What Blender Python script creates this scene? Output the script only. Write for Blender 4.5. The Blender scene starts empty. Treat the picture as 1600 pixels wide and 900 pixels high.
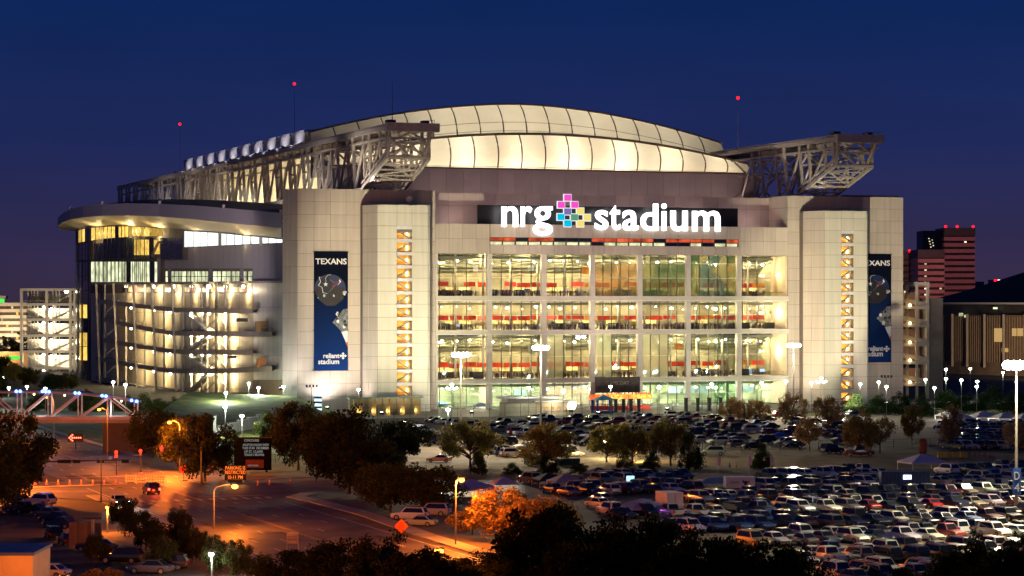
import bpy, math, random
from mathutils import Vector, Matrix, Quaternion
R = math.radians
random.seed(11)
scene = bpy.context.scene
col = scene.collection

# ------------------------------------------------------------------ camera, sky, sun, exposure
F, HC, HZ = 3800.0, 29.0, 470.0            # focal length in photo pixels, eye height (m), horizon row
cd = bpy.data.cameras.new('camera')
cam = bpy.data.objects.new('camera', cd); col.objects.link(cam)
cd.sensor_width = 36; cd.lens = F / 1600 * 36; cd.shift_y = (HZ - 450) / 1600
cd.clip_start = 1; cd.clip_end = 9000
cam.location = (0, 0, HC); cam.rotation_euler = (R(90), 0, 0)
scene.camera = cam

world = bpy.data.worlds.new('World'); scene.world = world; world.use_nodes = True
wn = world.node_tree; wn.nodes.clear()
wo = wn.nodes.new('ShaderNodeOutputWorld')
bg = wn.nodes.new('ShaderNodeBackground'); bg.inputs[1].default_value = 0.12
sky = wn.nodes.new('ShaderNodeTexSky'); sky.sky_type = 'NISHITA'; sky.sun_disc = False
sky.sun_elevation = R(-4.0); sky.sun_rotation = R(200); sky.ozone_density = 4.0; sky.dust_density = 1.0
wn.links.new(sky.outputs[0], bg.inputs[0])
# town light scattered in the low air: a faint purple brown glow all round the horizon
bg2 = wn.nodes.new('ShaderNodeBackground'); bg2.inputs[1].default_value = 1.0
tc = wn.nodes.new('ShaderNodeTexCoord'); sx = wn.nodes.new('ShaderNodeSeparateXYZ')
ramp = wn.nodes.new('ShaderNodeValToRGB')
wn.links.new(tc.outputs['Generated'], sx.inputs[0]); wn.links.new(sx.outputs['Z'], ramp.inputs[0])
er = ramp.color_ramp.elements
er[0].position = 0.0; er[0].color = (0.040, 0.026, 0.058, 1)
er[1].position = 1.0; er[1].color = (0.0015, 0.008, 0.05, 1)
for p, c in ((0.028, (0.027, 0.0225, 0.072, 1)), (0.065, (0.0135, 0.0225, 0.100, 1)), (0.12, (0.0042, 0.0190, 0.100, 1)), (0.3, (0.0025, 0.013, 0.075, 1))):
    e = er.new(p); e.color = c
cn = wn.nodes.new('ShaderNodeTexNoise'); cn.inputs['Scale'].default_value = 7.0; cn.inputs['Detail'].default_value = 4     # faint unevenness of thin high cloud
cm = wn.nodes.new('ShaderNodeMapping'); cm.inputs['Scale'].default_value = (1, 1, 5)
wn.links.new(tc.outputs['Generated'], cm.inputs['Vector']); wn.links.new(cm.outputs[0], cn.inputs['Vector'])
cr_ = wn.nodes.new('ShaderNodeMapRange'); cr_.inputs[1].default_value = .3; cr_.inputs[2].default_value = .7; cr_.inputs[3].default_value = .93; cr_.inputs[4].default_value = 1.09
wn.links.new(cn.outputs['Fac'], cr_.inputs[0])
cs = wn.nodes.new('ShaderNodeVectorMath'); cs.operation = 'SCALE'; wn.links.new(ramp.outputs[0], cs.inputs[0]); wn.links.new(cr_.outputs[0], cs.inputs['Scale'])
wn.links.new(cs.outputs[0], bg2.inputs[0])
add = wn.nodes.new('ShaderNodeAddShader')
wn.links.new(bg.outputs[0], add.inputs[0]); wn.links.new(bg2.outputs[0], add.inputs[1])
wn.links.new(add.outputs[0], wo.inputs[0])

sd = bpy.data.lights.new('afterglow', 'SUN'); sd.energy = 0.02; sd.angle = R(20); sd.color = (1.0, 0.75, 0.7)
so = bpy.data.objects.new('afterglow', sd); col.objects.link(so); so.rotation_euler = (R(78), 0, R(-20))

scene.view_settings.view_transform = 'Standard'; scene.view_settings.look = 'None'
scene.view_settings.exposure = 0.0; scene.view_settings.gamma = 1.0; scene.view_settings.use_curve_mapping = False
scene.render.engine = 'CYCLES'
cy = scene.cycles
cy.use_denoising = True; cy.max_bounces = 5; cy.diffuse_bounces = 2; cy.glossy_bounces = 2
cy.transmission_bounces = 3; cy.transparent_max_bounces = 12; cy.sample_clamp_indirect = 3.0
cy.caustics_reflective = False; cy.caustics_refractive = False
cy.use_light_tree = True

# ------------------------------------------------------------------ materials
MATS = {}
def mat(name, rgb, rough=0.6, metal=0.0, var=0.12, scale=0.6, orand=0.0, bump=0.0, bscale=8.0, objcol=False, coat=0.0, spec=None, streak=0.0):
    """Principled material; colour broken up by world-space noise and, if asked, per object."""
    if name in MATS: return MATS[name]
    m = bpy.data.materials.new(name); m.use_nodes = True
    nt = m.node_tree; b = nt.nodes['Principled BSDF']
    b.inputs['Roughness'].default_value = rough; b.inputs['Metallic'].default_value = metal
    if coat: b.inputs['Coat Weight'].default_value = coat; b.inputs['Coat Roughness'].default_value = 0.08
    if spec is not None: b.inputs['Specular IOR Level'].default_value = spec
    geo = nt.nodes.new('ShaderNodeNewGeometry')
    nz = nt.nodes.new('ShaderNodeTexNoise'); nz.inputs['Scale'].default_value = scale; nz.inputs['Detail'].default_value = 5
    nt.links.new(geo.outputs['Position'], nz.inputs['Vector'])
    mr = nt.nodes.new('ShaderNodeMapRange'); mr.inputs[1].default_value = 0.3; mr.inputs[2].default_value = 0.7
    mr.inputs[3].default_value = 1 - var; mr.inputs[4].default_value = 1 + var
    nt.links.new(nz.outputs['Fac'], mr.inputs[0])
    oi = nt.nodes.new('ShaderNodeObjectInfo')
    fac = mr.outputs[0]
    if orand:
        mr2 = nt.nodes.new('ShaderNodeMapRange'); mr2.inputs[3].default_value = 1 - orand; mr2.inputs[4].default_value = 1 + orand
        nt.links.new(oi.outputs['Random'], mr2.inputs[0])
        mm = nt.nodes.new('ShaderNodeMath'); mm.operation = 'MULTIPLY'
        nt.links.new(fac, mm.inputs[0]); nt.links.new(mr2.outputs[0], mm.inputs[1]); fac = mm.outputs[0]
    if streak:      # rain streaks running down the wall
        mp = nt.nodes.new('ShaderNodeMapping'); mp.inputs['Scale'].default_value = (1.3, 1.3, 0.045)
        ns = nt.nodes.new('ShaderNodeTexNoise'); ns.inputs['Scale'].default_value = 1.0; ns.inputs['Detail'].default_value = 4
        nt.links.new(geo.outputs['Position'], mp.inputs['Vector']); nt.links.new(mp.outputs[0], ns.inputs['Vector'])
        m3 = nt.nodes.new('ShaderNodeMapRange'); m3.inputs[1].default_value = 0.35; m3.inputs[2].default_value = 0.65; m3.inputs[3].default_value = 1 - streak; m3.inputs[4].default_value = 1.0
        nt.links.new(ns.outputs['Fac'], m3.inputs[0])
        m4_ = nt.nodes.new('ShaderNodeMath'); m4_.operation = 'MULTIPLY'; nt.links.new(fac, m4_.inputs[0]); nt.links.new(m3.outputs[0], m4_.inputs[1]); fac = m4_.outputs[0]
    vm = nt.nodes.new('ShaderNodeVectorMath'); vm.operation = 'SCALE'
    if objcol: nt.links.new(oi.outputs['Color'], vm.inputs[0])
    else: vm.inputs[0].default_value = rgb
    nt.links.new(fac, vm.inputs['Scale']); nt.links.new(vm.outputs[0], b.inputs['Base Color'])
    if bump:
        n2 = nt.nodes.new('ShaderNodeTexNoise'); n2.inputs['Scale'].default_value = bscale; n2.inputs['Detail'].default_value = 4
        nt.links.new(geo.outputs['Position'], n2.inputs['Vector'])
        bp = nt.nodes.new('ShaderNodeBump'); bp.inputs['Strength'].default_value = bump; bp.inputs['Distance'].default_value = 0.1
        nt.links.new(n2.outputs['Fac'], bp.inputs['Height']); nt.links.new(bp.outputs[0], b.inputs['Normal'])
    MATS[name] = m
    return m
def emat(name, rgb, strength, var=0.0, scale=0.5, orand=0.0):
    """lamps, screens, lit signs and lit windows"""
    if name in MATS: return MATS[name]
    m = bpy.data.materials.new(name); m.use_nodes = True
    nt = m.node_tree; nt.nodes.clear()
    o = nt.nodes.new('ShaderNodeOutputMaterial'); e = nt.nodes.new('ShaderNodeEmission')
    e.inputs[0].default_value = (*rgb, 1); e.inputs[1].default_value = strength
    if var or orand:
        geo = nt.nodes.new('ShaderNodeNewGeometry')
        nz = nt.nodes.new('ShaderNodeTexNoise'); nz.inputs['Scale'].default_value = scale; nz.inputs['Detail'].default_value = 3
        nt.links.new(geo.outputs['Position'], nz.inputs['Vector'])
        mr = nt.nodes.new('ShaderNodeMapRange'); mr.inputs[1].default_value = 0.3; mr.inputs[2].default_value = 0.7
        mr.inputs[3].default_value = strength * (1 - var); mr.inputs[4].default_value = strength * (1 + var)
        nt.links.new(nz.outputs['Fac'], mr.inputs[0])
        oi = nt.nodes.new('ShaderNodeObjectInfo'); mr2 = nt.nodes.new('ShaderNodeMapRange')
        mr2.inputs[3].default_value = 1 - orand; mr2.inputs[4].default_value = 1 + orand
        nt.links.new(oi.outputs['Random'], mr2.inputs[0])
        mm = nt.nodes.new('ShaderNodeMath'); mm.operation = 'MULTIPLY'
        nt.links.new(mr.outputs[0], mm.inputs[0]); nt.links.new(mr2.outputs[0], mm.inputs[1]); nt.links.new(mm.outputs[0], e.inputs[1])
    nt.links.new(e.outputs[0], o.inputs[0]); MATS[name] = m
    return m
def glassmat(name, tint=(0.9, 0.95, 0.93), gloss=0.10, film=None, film_amt=0.0, film2=None, fscale=0.12):
    """thin pane: see-through with a reflection; optionally a printed film"""
    m = bpy.data.materials.new(name); m.use_nodes = True
    nt = m.node_tree; nt.nodes.clear()
    o = nt.nodes.new('ShaderNodeOutputMaterial')
    tr = nt.nodes.new('ShaderNodeBsdfTransparent'); tr.inputs[0].default_value = (*tint, 1)
    gl = nt.nodes.new('ShaderNodeBsdfGlossy'); gl.inputs['Roughness'].default_value = 0.03
    mx = nt.nodes.new('ShaderNodeMixShader')
    lw = nt.nodes.new('ShaderNodeLayerWeight'); lw.inputs[0].default_value = 0.25
    mr = nt.nodes.new('ShaderNodeMapRange'); mr.inputs[3].default_value = gloss; mr.inputs[4].default_value = 0.8
    nt.links.new(lw.outputs['Fresnel'], mr.inputs[0]); nt.links.new(mr.outputs[0], mx.inputs[0])
    last = tr
    if film:
        tl = nt.nodes.new('ShaderNodeBsdfTranslucent'); df = nt.nodes.new('ShaderNodeBsdfDiffuse')
        geo = nt.nodes.new('ShaderNodeNewGeometry'); nz = nt.nodes.new('ShaderNodeTexNoise')
        nz.inputs['Scale'].default_value = fscale; nz.inputs['Detail'].default_value = 2
        nt.links.new(geo.outputs['Position'], nz.inputs['Vector'])
        rp = nt.nodes.new('ShaderNodeValToRGB'); rp.color_ramp.elements[0].position = 0.46; rp.color_ramp.elements[1].position = 0.55
        rp.color_ramp.elements[0].color = (*film, 1); rp.color_ramp.elements[1].color = (*(film2 or film), 1)
        nt.links.new(nz.outputs['Fac'], rp.inputs[0])
        nt.links.new(rp.outputs[0], tl.inputs[0]); nt.links.new(rp.outputs[0], df.inputs[0])
        m2 = nt.nodes.new('ShaderNodeMixShader'); m2.inputs[0].default_value = 0.35
        nt.links.new(tl.outputs[0], m2.inputs[1]); nt.links.new(df.outputs[0], m2.inputs[2])
        m3 = nt.nodes.new('ShaderNodeMixShader'); m3.inputs[0].default_value = film_amt
        nt.links.new(tr.outputs[0], m3.inputs[1]); nt.links.new(m2.outputs[0], m3.inputs[2]); last = m3
    nt.links.new(last.outputs[0], mx.inputs[1]); nt.links.new(gl.outputs[0], mx.inputs[2])
    nt.links.new(mx.outputs[0], o.inputs[0]); MATS[name] = m
    return m
def fabricmat(name, rgb):
    """coated roof fabric: lets lamp light through"""
    m = bpy.data.materials.new(name); m.use_nodes = True
    nt = m.node_tree; nt.nodes.clear()
    o = nt.nodes.new('ShaderNodeOutputMaterial')
    tl = nt.nodes.new('ShaderNodeBsdfTranslucent'); df = nt.nodes.new('ShaderNodeBsdfDiffuse')
    geo = nt.nodes.new('ShaderNodeNewGeometry'); nz = nt.nodes.new('ShaderNodeTexNoise'); nz.inputs['Scale'].default_value = 0.09; nz.inputs['Detail'].default_value = 6
    nt.links.new(geo.outputs['Position'], nz.inputs['Vector'])
    rp = nt.nodes.new('ShaderNodeValToRGB'); rp.color_ramp.elements[0].position = 0.3; rp.color_ramp.elements[1].position = 0.7
    rp.color_ramp.elements[0].color = (rgb[0] * .88, rgb[1] * .85, rgb[2] * .8, 1); rp.color_ramp.elements[1].color = (*rgb, 1)
    nt.links.new(nz.outputs['Fac'], rp.inputs[0])
    nt.links.new(rp.outputs[0], tl.inputs[0]); nt.links.new(rp.outputs[0], df.inputs[0])
    mx = nt.nodes.new('ShaderNodeMixShader'); mx.inputs[0].default_value = 0.45
    nt.links.new(tl.outputs[0], mx.inputs[1]); nt.links.new(df.outputs[0], mx.inputs[2]); nt.links.new(mx.outputs[0], o.inputs[0])
    MATS[name] = m
    return m

# ------------------------------------------------------------------ mesh helpers
class MB:
    def __init__(s): s.v = []; s.f = []; s.mi = []
    def quad(s, a, b, c, d, m=0):
        i = len(s.v); s.v += [tuple(a), tuple(b), tuple(c), tuple(d)]; s.f.append((i, i+1, i+2, i+3)); s.mi.append(m)
    def poly(s, pts, m=0):
        i = len(s.v); s.v += [tuple(p) for p in pts]; s.f.append(tuple(range(i, i+len(pts)))); s.mi.append(m)
    def prism(s, pts, z0, z1, m=0, mtop=None):
        """plan polygon (counter-clockwise) raised from z0 to z1"""
        n = len(pts); i = len(s.v)
        s.v += [(p[0], p[1], z0) for p in pts] + [(p[0], p[1], z1) for p in pts]
        for k in range(n):
            j = (k+1) % n; s.f.append((i+k, i+j, i+n+j, i+n+k)); s.mi.append(m)
        s.f.append(tuple(i+n+k for k in range(n))); s.mi.append(m if mtop is None else mtop)
        s.f.append(tuple(i+n-1-k for k in range(n))); s.mi.append(m)
    def box(s, x0, x1, y0, y1, z0, z1, m=0):
        s.prism([(x0, y0), (x1, y0), (x1, y1), (x0, y1)], z0, z1, m)
    def bar(s, p0, p1, w, h=None, m=0):
        p0 = Vector(p0); p1 = Vector(p1); h = h or w
        d = (p1 - p0).normalized(); up = Vector((0, 0, 1)) if abs(d.z) < 0.95 else Vector((0, 1, 0))
        a = d.cross(up).normalized() * (w / 2); b = a.cross(d).normalized() * (h / 2)
        i = len(s.v)
        for p in (p0, p1):
            for q in (-a - b, a - b, a + b, -a + b): s.v.append(tuple(p + q))
        for k in range(4):
            j = (k+1) % 4; s.f.append((i+k, i+j, i+4+j, i+4+k)); s.mi.append(m)
        s.f.append((i+3, i+2, i+1, i)); s.mi.append(m); s.f.append((i+4, i+5, i+6, i+7)); s.mi.append(m)
    def tube(s, pts, r, n=8, m=0, cap=True):
        """round tube through points; r a number or a list"""
        P = [Vector(p) for p in pts]; rings = []
        for k, p in enumerate(P):
            d = (P[min(k+1, len(P)-1)] - P[max(k-1, 0)]).normalized()
            up = Vector((0, 0, 1)) if abs(d.z) < 0.9 else Vector((0, 1, 0))
            a = d.cross(up).normalized(); b = a.cross(d).normalized()
            rr = r[k] if isinstance(r, (list, tuple)) else r
            i = len(s.v); rings.append(i)
            for q in range(n):
                t = 2 * math.pi * q / n; s.v.append(tuple(p + a * math.cos(t) * rr + b * math.sin(t) * rr))
        for k in range(len(P)-1):
            for q in range(n):
                j = (q+1) % n; s.f.append((rings[k]+q, rings[k]+j, rings[k+1]+j, rings[k+1]+q)); s.mi.append(m)
        if cap:
            s.f.append(tuple(rings[0]+n-1-q for q in range(n))); s.mi.append(m)
            s.f.append(tuple(rings[-1]+q for q in range(n))); s.mi.append(m)
    def ball(s, c, r, n=8, m=0, sz=1.0):
        k = n // 2; i = len(s.v)
        for a in range(1, k):
            th = math.pi * a / k
            for q in range(n):
                ph = 2 * math.pi * q / n
                s.v.append((c[0] + r*math.sin(th)*math.cos(ph), c[1] + r*math.sin(th)*math.sin(ph), c[2] + r*sz*math.cos(th)))
        t = len(s.v); s.v += [(c[0], c[1], c[2] + r*sz), (c[0], c[1], c[2] - r*sz)]
        for a in range(k-2):
            for q in range(n):
                j = (q+1) % n; s.f.append((i+a*n+q, i+(a+1)*n+q, i+(a+1)*n+j, i+a*n+j)); s.mi.append(m)
        for q in range(n):
            j = (q+1) % n
            s.f.append((i+q, i+j, t)); s.mi.append(m)
            s.f.append((i+(k-2)*n+j, i+(k-2)*n+q, t+1)); s.mi.append(m)
    def mesh(s, name, mats, smooth=False):
        me = bpy.data.meshes.new(name); me.from_pydata(s.v, [], s.f)
        if not isinstance(mats, (list, tuple)): mats = [mats]
        for m in mats: me.materials.append(m)
        if len(mats) > 1: me.polygons.foreach_set('material_index', s.mi)
        if smooth: me.polygons.foreach_set('use_smooth', [True] * len(s.f))
        me.update(); return me
    def build(s, name, mats, parent=None, smooth=False, loc=None):
        o = bpy.data.objects.new(name, s.mesh(name, mats, smooth)); col.objects.link(o)
        if parent: o.parent = parent
        if loc: o.location = loc
        return o
def empty(name, loc=(0, 0, 0), rz=0):
    o = bpy.data.objects.new(name, None); col.objects.link(o); o.location = loc; o.rotation_euler = (0, 0, rz); return o
def tag(o, label=None, cat=None, group=None, kind=None):
    if label: o['label'] = label
    if cat: o['category'] = cat
    if group: o['group'] = group
    if kind: o['kind'] = kind
    return o
def thing(name, label, cat, loc=(0, 0, 0), rz=0, group=None):
    return tag(empty(name, loc, rz), label, cat, group)
UB = {}
def unit_box(m):
    if m.name not in UB:
        b = MB(); b.box(-.5, .5, -.5, .5, -.5, .5); UB[m.name] = b.mesh('box_' + m.name, m)
    return UB[m.name]
def boxo(name, m, parent, x0, x1, y0, y1, z0, z1):
    """one box-shaped piece as an object of its own, sharing one mesh per material"""
    o = bpy.data.objects.new(name, unit_box(m)); col.objects.link(o); o.parent = parent
    o.location = ((x0+x1)/2, (y0+y1)/2, (z0+z1)/2); o.scale = (abs(x1-x0), abs(y1-y0), abs(z1-z0)); return o
def baro(name, m, parent, p0, p1, w, h=None):
    """one straight member from p0 to p1"""
    p0 = Vector(p0); p1 = Vector(p1); h = h or w; d = p1 - p0; L = d.length; d.normalize()
    up = Vector((0, 0, 1)) if abs(d.z) < 0.95 else Vector((0, 1, 0))
    a = d.cross(up).normalized(); b = a.cross(d).normalized()
    o = bpy.data.objects.new(name, unit_box(m)); col.objects.link(o); o.parent = parent
    o.rotation_mode = 'QUATERNION'
    o.rotation_quaternion = Matrix((a, d, b)).transposed().to_quaternion()
    o.location = (p0 + p1) / 2; o.scale = (w, L, h); return o
def copy_tree(o, parent=None):
    c = o.copy(); col.objects.link(c); c.parent = parent
    for ch in o.children: copy_tree(ch, c)
    return c
def light(kind, name, parent, loc, energy, color, size=0.3, aim=None, cone=None, blend=0.6, sizey=None):
    d = bpy.data.lights.new(name, kind); d.energy = energy; d.color = color
    if kind == 'AREA':
        d.size = size
        if sizey: d.shape = 'RECTANGLE'; d.size_y = sizey
    else: d.shadow_soft_size = size
    if kind == 'SPOT': d.spot_size = R(cone or 120); d.spot_blend = blend
    o = bpy.data.objects.new(name, d); col.objects.link(o); o.location = loc
    if parent: o.parent = parent
    if aim is not None:
        o.rotation_mode = 'QUATERNION'
        o.rotation_quaternion = (Vector(aim) - Vector(loc)).to_track_quat('-Z', 'Y')
    return o
FONT = None
def text_mesh(txt, size=1.0, extrude=0.05, offset=0.0, bold=0.0, space=1.0):
    """lettering as mesh, standing in the xz plane, left at x=0, baseline z=0; returns mesh, width"""
    c = bpy.data.curves.new('txt', 'FONT'); c.body = txt; c.size = size; c.extrude = extrude; c.offset = offset; c.space_character = space
    c.resolution_u = 4
    o = bpy.data.objects.new('txt', c); col.objects.link(o)
    dg = bpy.context.evaluated_depsgraph_get(); me = bpy.data.meshes.new_from_object(o.evaluated_get(dg))
    bpy.data.objects.remove(o)
    me.transform(Matrix.Rotation(R(90), 4, 'X'))
    xs = [v.co.x for v in me.vertices]
    w = (max(xs) - min(xs)) if xs else 0
    if xs: me.transform(Matrix.Translation((-min(xs), 0, 0)))
    return me, w
def text_obj(name, txt, m, parent, x, y, z, width, height=None, extrude=0.04, offset=0.0, space=1.0):
    """fit text to a width; height stretches it"""
    me, w = text_mesh(txt, 1.0, extrude, offset, space=space)
    me.materials.clear(); me.materials.append(m)
    zs = [v.co.z for v in me.vertices]; h = max(zs) - min(zs)
    k = width / w; kz = (height / h) if height else k
    me.transform(Matrix.Diagonal((k, 1, kz, 1)))
    o = bpy.data.objects.new(name, me); col.objects.link(o); o.parent = parent; o.location = (x, y, z); return o
ORD = 'first second third fourth fifth sixth seventh eighth ninth tenth eleventh twelfth thirteenth fourteenth fifteenth sixteenth seventeenth eighteenth nineteenth twentieth'.split()
ORD += ['twenty-' + w for w in ORD[:9]] + ['thirtieth'] + ['thirty-' + w for w in ORD[:9]] + ['fortieth']

# places on the ground read off the survey of the site: photo pixel -> metres at a known distance
def G(px, py):
    Y = F * HC / (py - HZ); return Vector(((px - 800) * Y / F, Y, 0))
def P(px, py, Y): return Vector(((px - 800) * Y / F, Y, HC + (HZ - py) * Y / F))
# stadium frame: s along the end front, t into the building, z up
TH = R(20.0); CT, ST = math.cos(TH), math.sin(TH)
OX, OY = -120 * 648.0 / F, 648.0
def S(px, t=0.0):
    k = (px - 800) / F
    return (k * (OY + t * CT) - OX + t * ST) / (CT - k * ST)
def YY(s, t): return OY + s * ST + t * CT
def Zs(py, s, t=0.0): return HC + (HZ - py) * YY(s, t) / F
def W(s, t, z=0.0): return Vector((OX + s * CT - t * ST, OY + s * ST + t * CT, z))
def ST_of(v):
    dx, dy = v[0] - OX, v[1] - OY; return (dx * CT + dy * ST, -dx * ST + dy * CT)
def PX(v):
    return (800 + F * v[0] / v[1], HZ - F * (v[2] - HC) / v[1])

# shared materials
M_panel = mat('cladding_panel', (0.56, 0.485, 0.415), 0.5, var=0.06, scale=0.15, orand=0.06, streak=.12)
M_cream = mat('stair_panel', (0.66, 0.63, 0.53), 0.5, var=0.05, scale=0.15, orand=0.04, streak=.09)
M_joint = mat('joint_backing', (0.19, 0.155, 0.13), 0.8)
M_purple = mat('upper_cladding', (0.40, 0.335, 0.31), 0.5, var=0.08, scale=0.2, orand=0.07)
M_conc = mat('concrete', (0.42, 0.39, 0.35), 0.8, var=0.12, scale=0.4, bump=0.1)
M_white = mat('white_paint', (0.75, 0.73, 0.69), 0.5, var=0.05)
M_steel = mat('truss_steel', (0.47, 0.42, 0.37), 0.55, 0.0, var=0.15, scale=0.8)
M_dark = mat('dark_metal', (0.035, 0.035, 0.038), 0.45, 0.4)
M_mull = mat('mullion', (0.10, 0.095, 0.085), 0.4, 0.5)
M_roofing = mat('roofing', (0.08, 0.075, 0.08), 0.85, var=0.2)
M_wallin = mat('interior_wall', (0.42, 0.37, 0.27), 0.7, var=0.35, scale=0.25)
M_ceil = mat('interior_ceiling', (0.10, 0.10, 0.075), 0.8, var=0.25, scale=0.5)
M_floorin = mat('interior_floor', (0.30, 0.27, 0.22), 0.5, var=0.1)
M_red = mat('red_fascia', (0.62, 0.045, 0.03), 0.5, var=0.12, scale=0.6)
M_orange = mat('orange_stair', (0.72, 0.36, 0.10), 0.6)
E_warm = emat('warm_lamp', (1.0, 0.84, 0.52), 14.0)
E_white = emat('white_lamp', (0.95, 1.0, 0.88), 18.0)
E_sodium = emat('sodium_lamp', (1.0, 0.30, 0.03), 14.0)
E_red = emat('red_beacon', (1.0, 0.006, 0.012), 4.0)
G_clear = glassmat('clear_pane')
G_dark = glassmat('dark_pane', (0.25, 0.32, 0.30), 0.18)
# ------------------------------------------------------------------ ground, roads, lots
def sheet(name, pts, z, m):
    b = MB(); b.poly([(p[0], p[1], z) for p in pts]); o = b.build(name, m); o['kind'] = 'structure'; return o
M_ground = mat('ground_asphalt', (0.055, 0.05, 0.047), 0.85, var=0.3, scale=0.08, bump=0.15, bscale=3)
M_lot = mat('lot_asphalt', (0.095, 0.075, 0.055), 0.85, var=0.35, scale=0.12, bump=0.15, bscale=4)
M_road = mat('road_asphalt', (0.09, 0.078, 0.07), 0.6, var=0.5, scale=0.22, bump=0.12, bscale=4)
M_plaza = mat('plaza_paving', (0.40, 0.37, 0.30), 0.8, var=0.2, scale=0.3)
M_kerb = mat('kerb_concrete', (0.36, 0.33, 0.29), 0.85, var=0.2)
M_walk = mat('pavement_concrete', (0.33, 0.30, 0.26), 0.85, var=0.2, scale=0.5)
M_paint = mat('road_paint', (0.62, 0.60, 0.55), 0.7, var=0.35, scale=1.5)
M_yellow = mat('yellow_paint', (0.62, 0.42, 0.06), 0.7, var=0.35, scale=1.5)
M_grass = mat('grass', (0.13, 0.145, 0.025), 0.95, var=0.5, scale=0.35, bump=0.6, bscale=6)
M_dirt = mat('dry_grass', (0.22, 0.145, 0.06), 0.95, var=0.35, scale=0.3, bump=0.5, bscale=5)
sheet('ground', [(-4000, -50), (4000, -50), (4000, 7000), (-4000, 7000)], 0.0, M_ground)
# near and upper parking lots and the dry strip between them (in the stadium's own grid)
def STquad(s0, s1, t0, t1): return [W(s0, t0), W(s1, t0), W(s1, t1), W(s0, t1)]
sheet('parking_lot', STquad(-150, 60, -420, -246), 0.004, M_lot)
sheet('upper_parking_lot', STquad(-75, 150, -190, -42), 0.004, M_lot)
sheet('dry_grass_strip', STquad(-85, 150, -246, -190), 0.004, M_dirt)
sheet('strip_path', STquad(-85, 150, -206, -197), 0.008, M_lot)
sheet('plaza', STquad(-60, 200, -42, 0), 0.008, M_plaza)
sheet('plaza_lawn', STquad(60, 190, -60, -46), 0.012, M_grass)
# main road: runs from the upper left towards the lower middle
RN = Vector((0.937, 0.35, 0)); RD = Vector((0.35, -0.937, 0))
def RP(n, d): return RN * n + RD * d                 # n across, d along (towards the viewer)
r0, r1 = 69.5, 92.5
sheet('road', [RP(r0, -640), RP(r0, -150), RP(r1, -150), RP(r1, -640)], 0.008, M_road)
sheet('cross_street', [(-160, 352, 0), (2, 358, 0), (2, 393, 0), (-160, 386, 0)], 0.012, M_road)
sheet('turning_apron', [G(300, 742), G(640, 742), G(640, 778), G(420, 800)], 0.016, M_road)
# lane markings: each dash is a piece of the road
road = bpy.data.objects['road']
def dash(n, d0, d1, w, m):
    a, b = RP(n, d0), RP(n, d1); q = RN * (w / 2)
    mb = MB(); mb.poly([(a - q)[:2] + (0.022,), (b - q)[:2] + (0.022,), (b + q)[:2] + (0.022,), (a + q)[:2] + (0.022,)][::1])
    return mb.build('lane_dash', m, road)
for n in (r0 + 4.0, r0 + 7.6, r1 - 7.6, r1 - 4.0):
    d = -540.0
    while d < -190:
        dash(n, d, d + 3.2, 0.16, M_paint); d += 11
for n in (81.2,): dash(n - .2, -600, -440, 0.14, M_yellow); dash(n + .2, -600, -440, 0.14, M_yellow); dash(n - .2, -385, -160, 0.14, M_yellow); dash(n + .2, -385, -160, 0.14, M_yellow)
dash(r0 + 0.5, -375, -160, 0.16, M_paint); dash(r1 - 0.5, -340, -160, 0.16, M_paint)
prn = random.Random(31)       # repair patches, drain covers and stop lines
for i in range(26):
    n, d = prn.uniform(r0+1, r1-4), prn.uniform(-480, -250); w_, l_ = prn.uniform(1.2, 3.4), prn.uniform(2, 12); z_ = .026 + .0012*i
    mb = MB(); mb.poly([(*(RP(n, d+l_))[:2], z_), (*(RP(n+w_, d+l_))[:2], z_), (*(RP(n+w_, d))[:2], z_), (*(RP(n, d))[:2], z_)])
    mb.build('asphalt_patch', mat('patch_dark', (.045, .04, .037), .8, var=.3) if i % 3 else mat('patch_pale', (.14, .125, .11), .8, var=.3), road)
for i in range(9):
    c_ = RP(prn.uniform(r0+2, r1-2), prn.uniform(-470, -260)); mb = MB(); mb.tube([(c_.x, c_.y, .02), (c_.x, c_.y, .065)], .42, 14); mb.build('drain_cover', mat('iron_cover', (.03, .028, .026), .6), road)
for (na, nb__, d) in ((r0+.6, 80.6, -398), (82.0, r1-.6, -352)):
    mb = MB(); mb.poly([(*(RP(na, d))[:2], .07), (*(RP(na, d-.5))[:2], .07), (*(RP(nb__, d-.5))[:2], .07), (*(RP(nb__, d))[:2], .07)][::-1]); mb.build('stop_line', M_paint, road)
for i in range(13):
    n = r0 + 1.2 + i*1.72; mb = MB(); mb.poly([(*(RP(n, -346))[:2], .072), (*(RP(n+.6, -346))[:2], .072), (*(RP(n+.6, -349))[:2], .072), (*(RP(n, -349))[:2], .072)]); mb.build('crossing_bar', M_paint, road)
# kerbs and pavements (0.14 m steps)
def strip(name, pts, w, z1, m):
    """a raised band to the left of a polyline"""
    b = MB(); P_ = [Vector((p[0], p[1], 0)) for p in pts]
    nrm = []
    for i in range(len(P_)):
        d = (P_[min(i+1, len(P_)-1)] - P_[max(i-1, 0)]).normalized(); nrm.append(Vector((-d.y, d.x, 0)))
    for i in range(len(P_)-1):
        a, c = P_[i], P_[i+1]; a2, c2 = a + nrm[i]*w, c + nrm[i+1]*w
        b.prism([a[:2], c[:2], c2[:2], a2[:2]], 0, z1)
    o = b.build(name, m); o['kind'] = 'structure'; return o
strip('pavement', [G(1020, 930), G(870, 895), G(740, 866), G(650, 838), G(560, 805), G(480, 784), G(447, 777), G(470, 771)][::-1], 2.6, 0.14, M_walk)
strip('pavement', [RP(r0 - .2, -360), RP(r0 - .2, -160)][::1], -2.2, 0.14, M_walk)
strip('kerb', [G(0, 764), G(90, 760), G(200, 757)], -0.5, 0.14, M_kerb)
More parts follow.
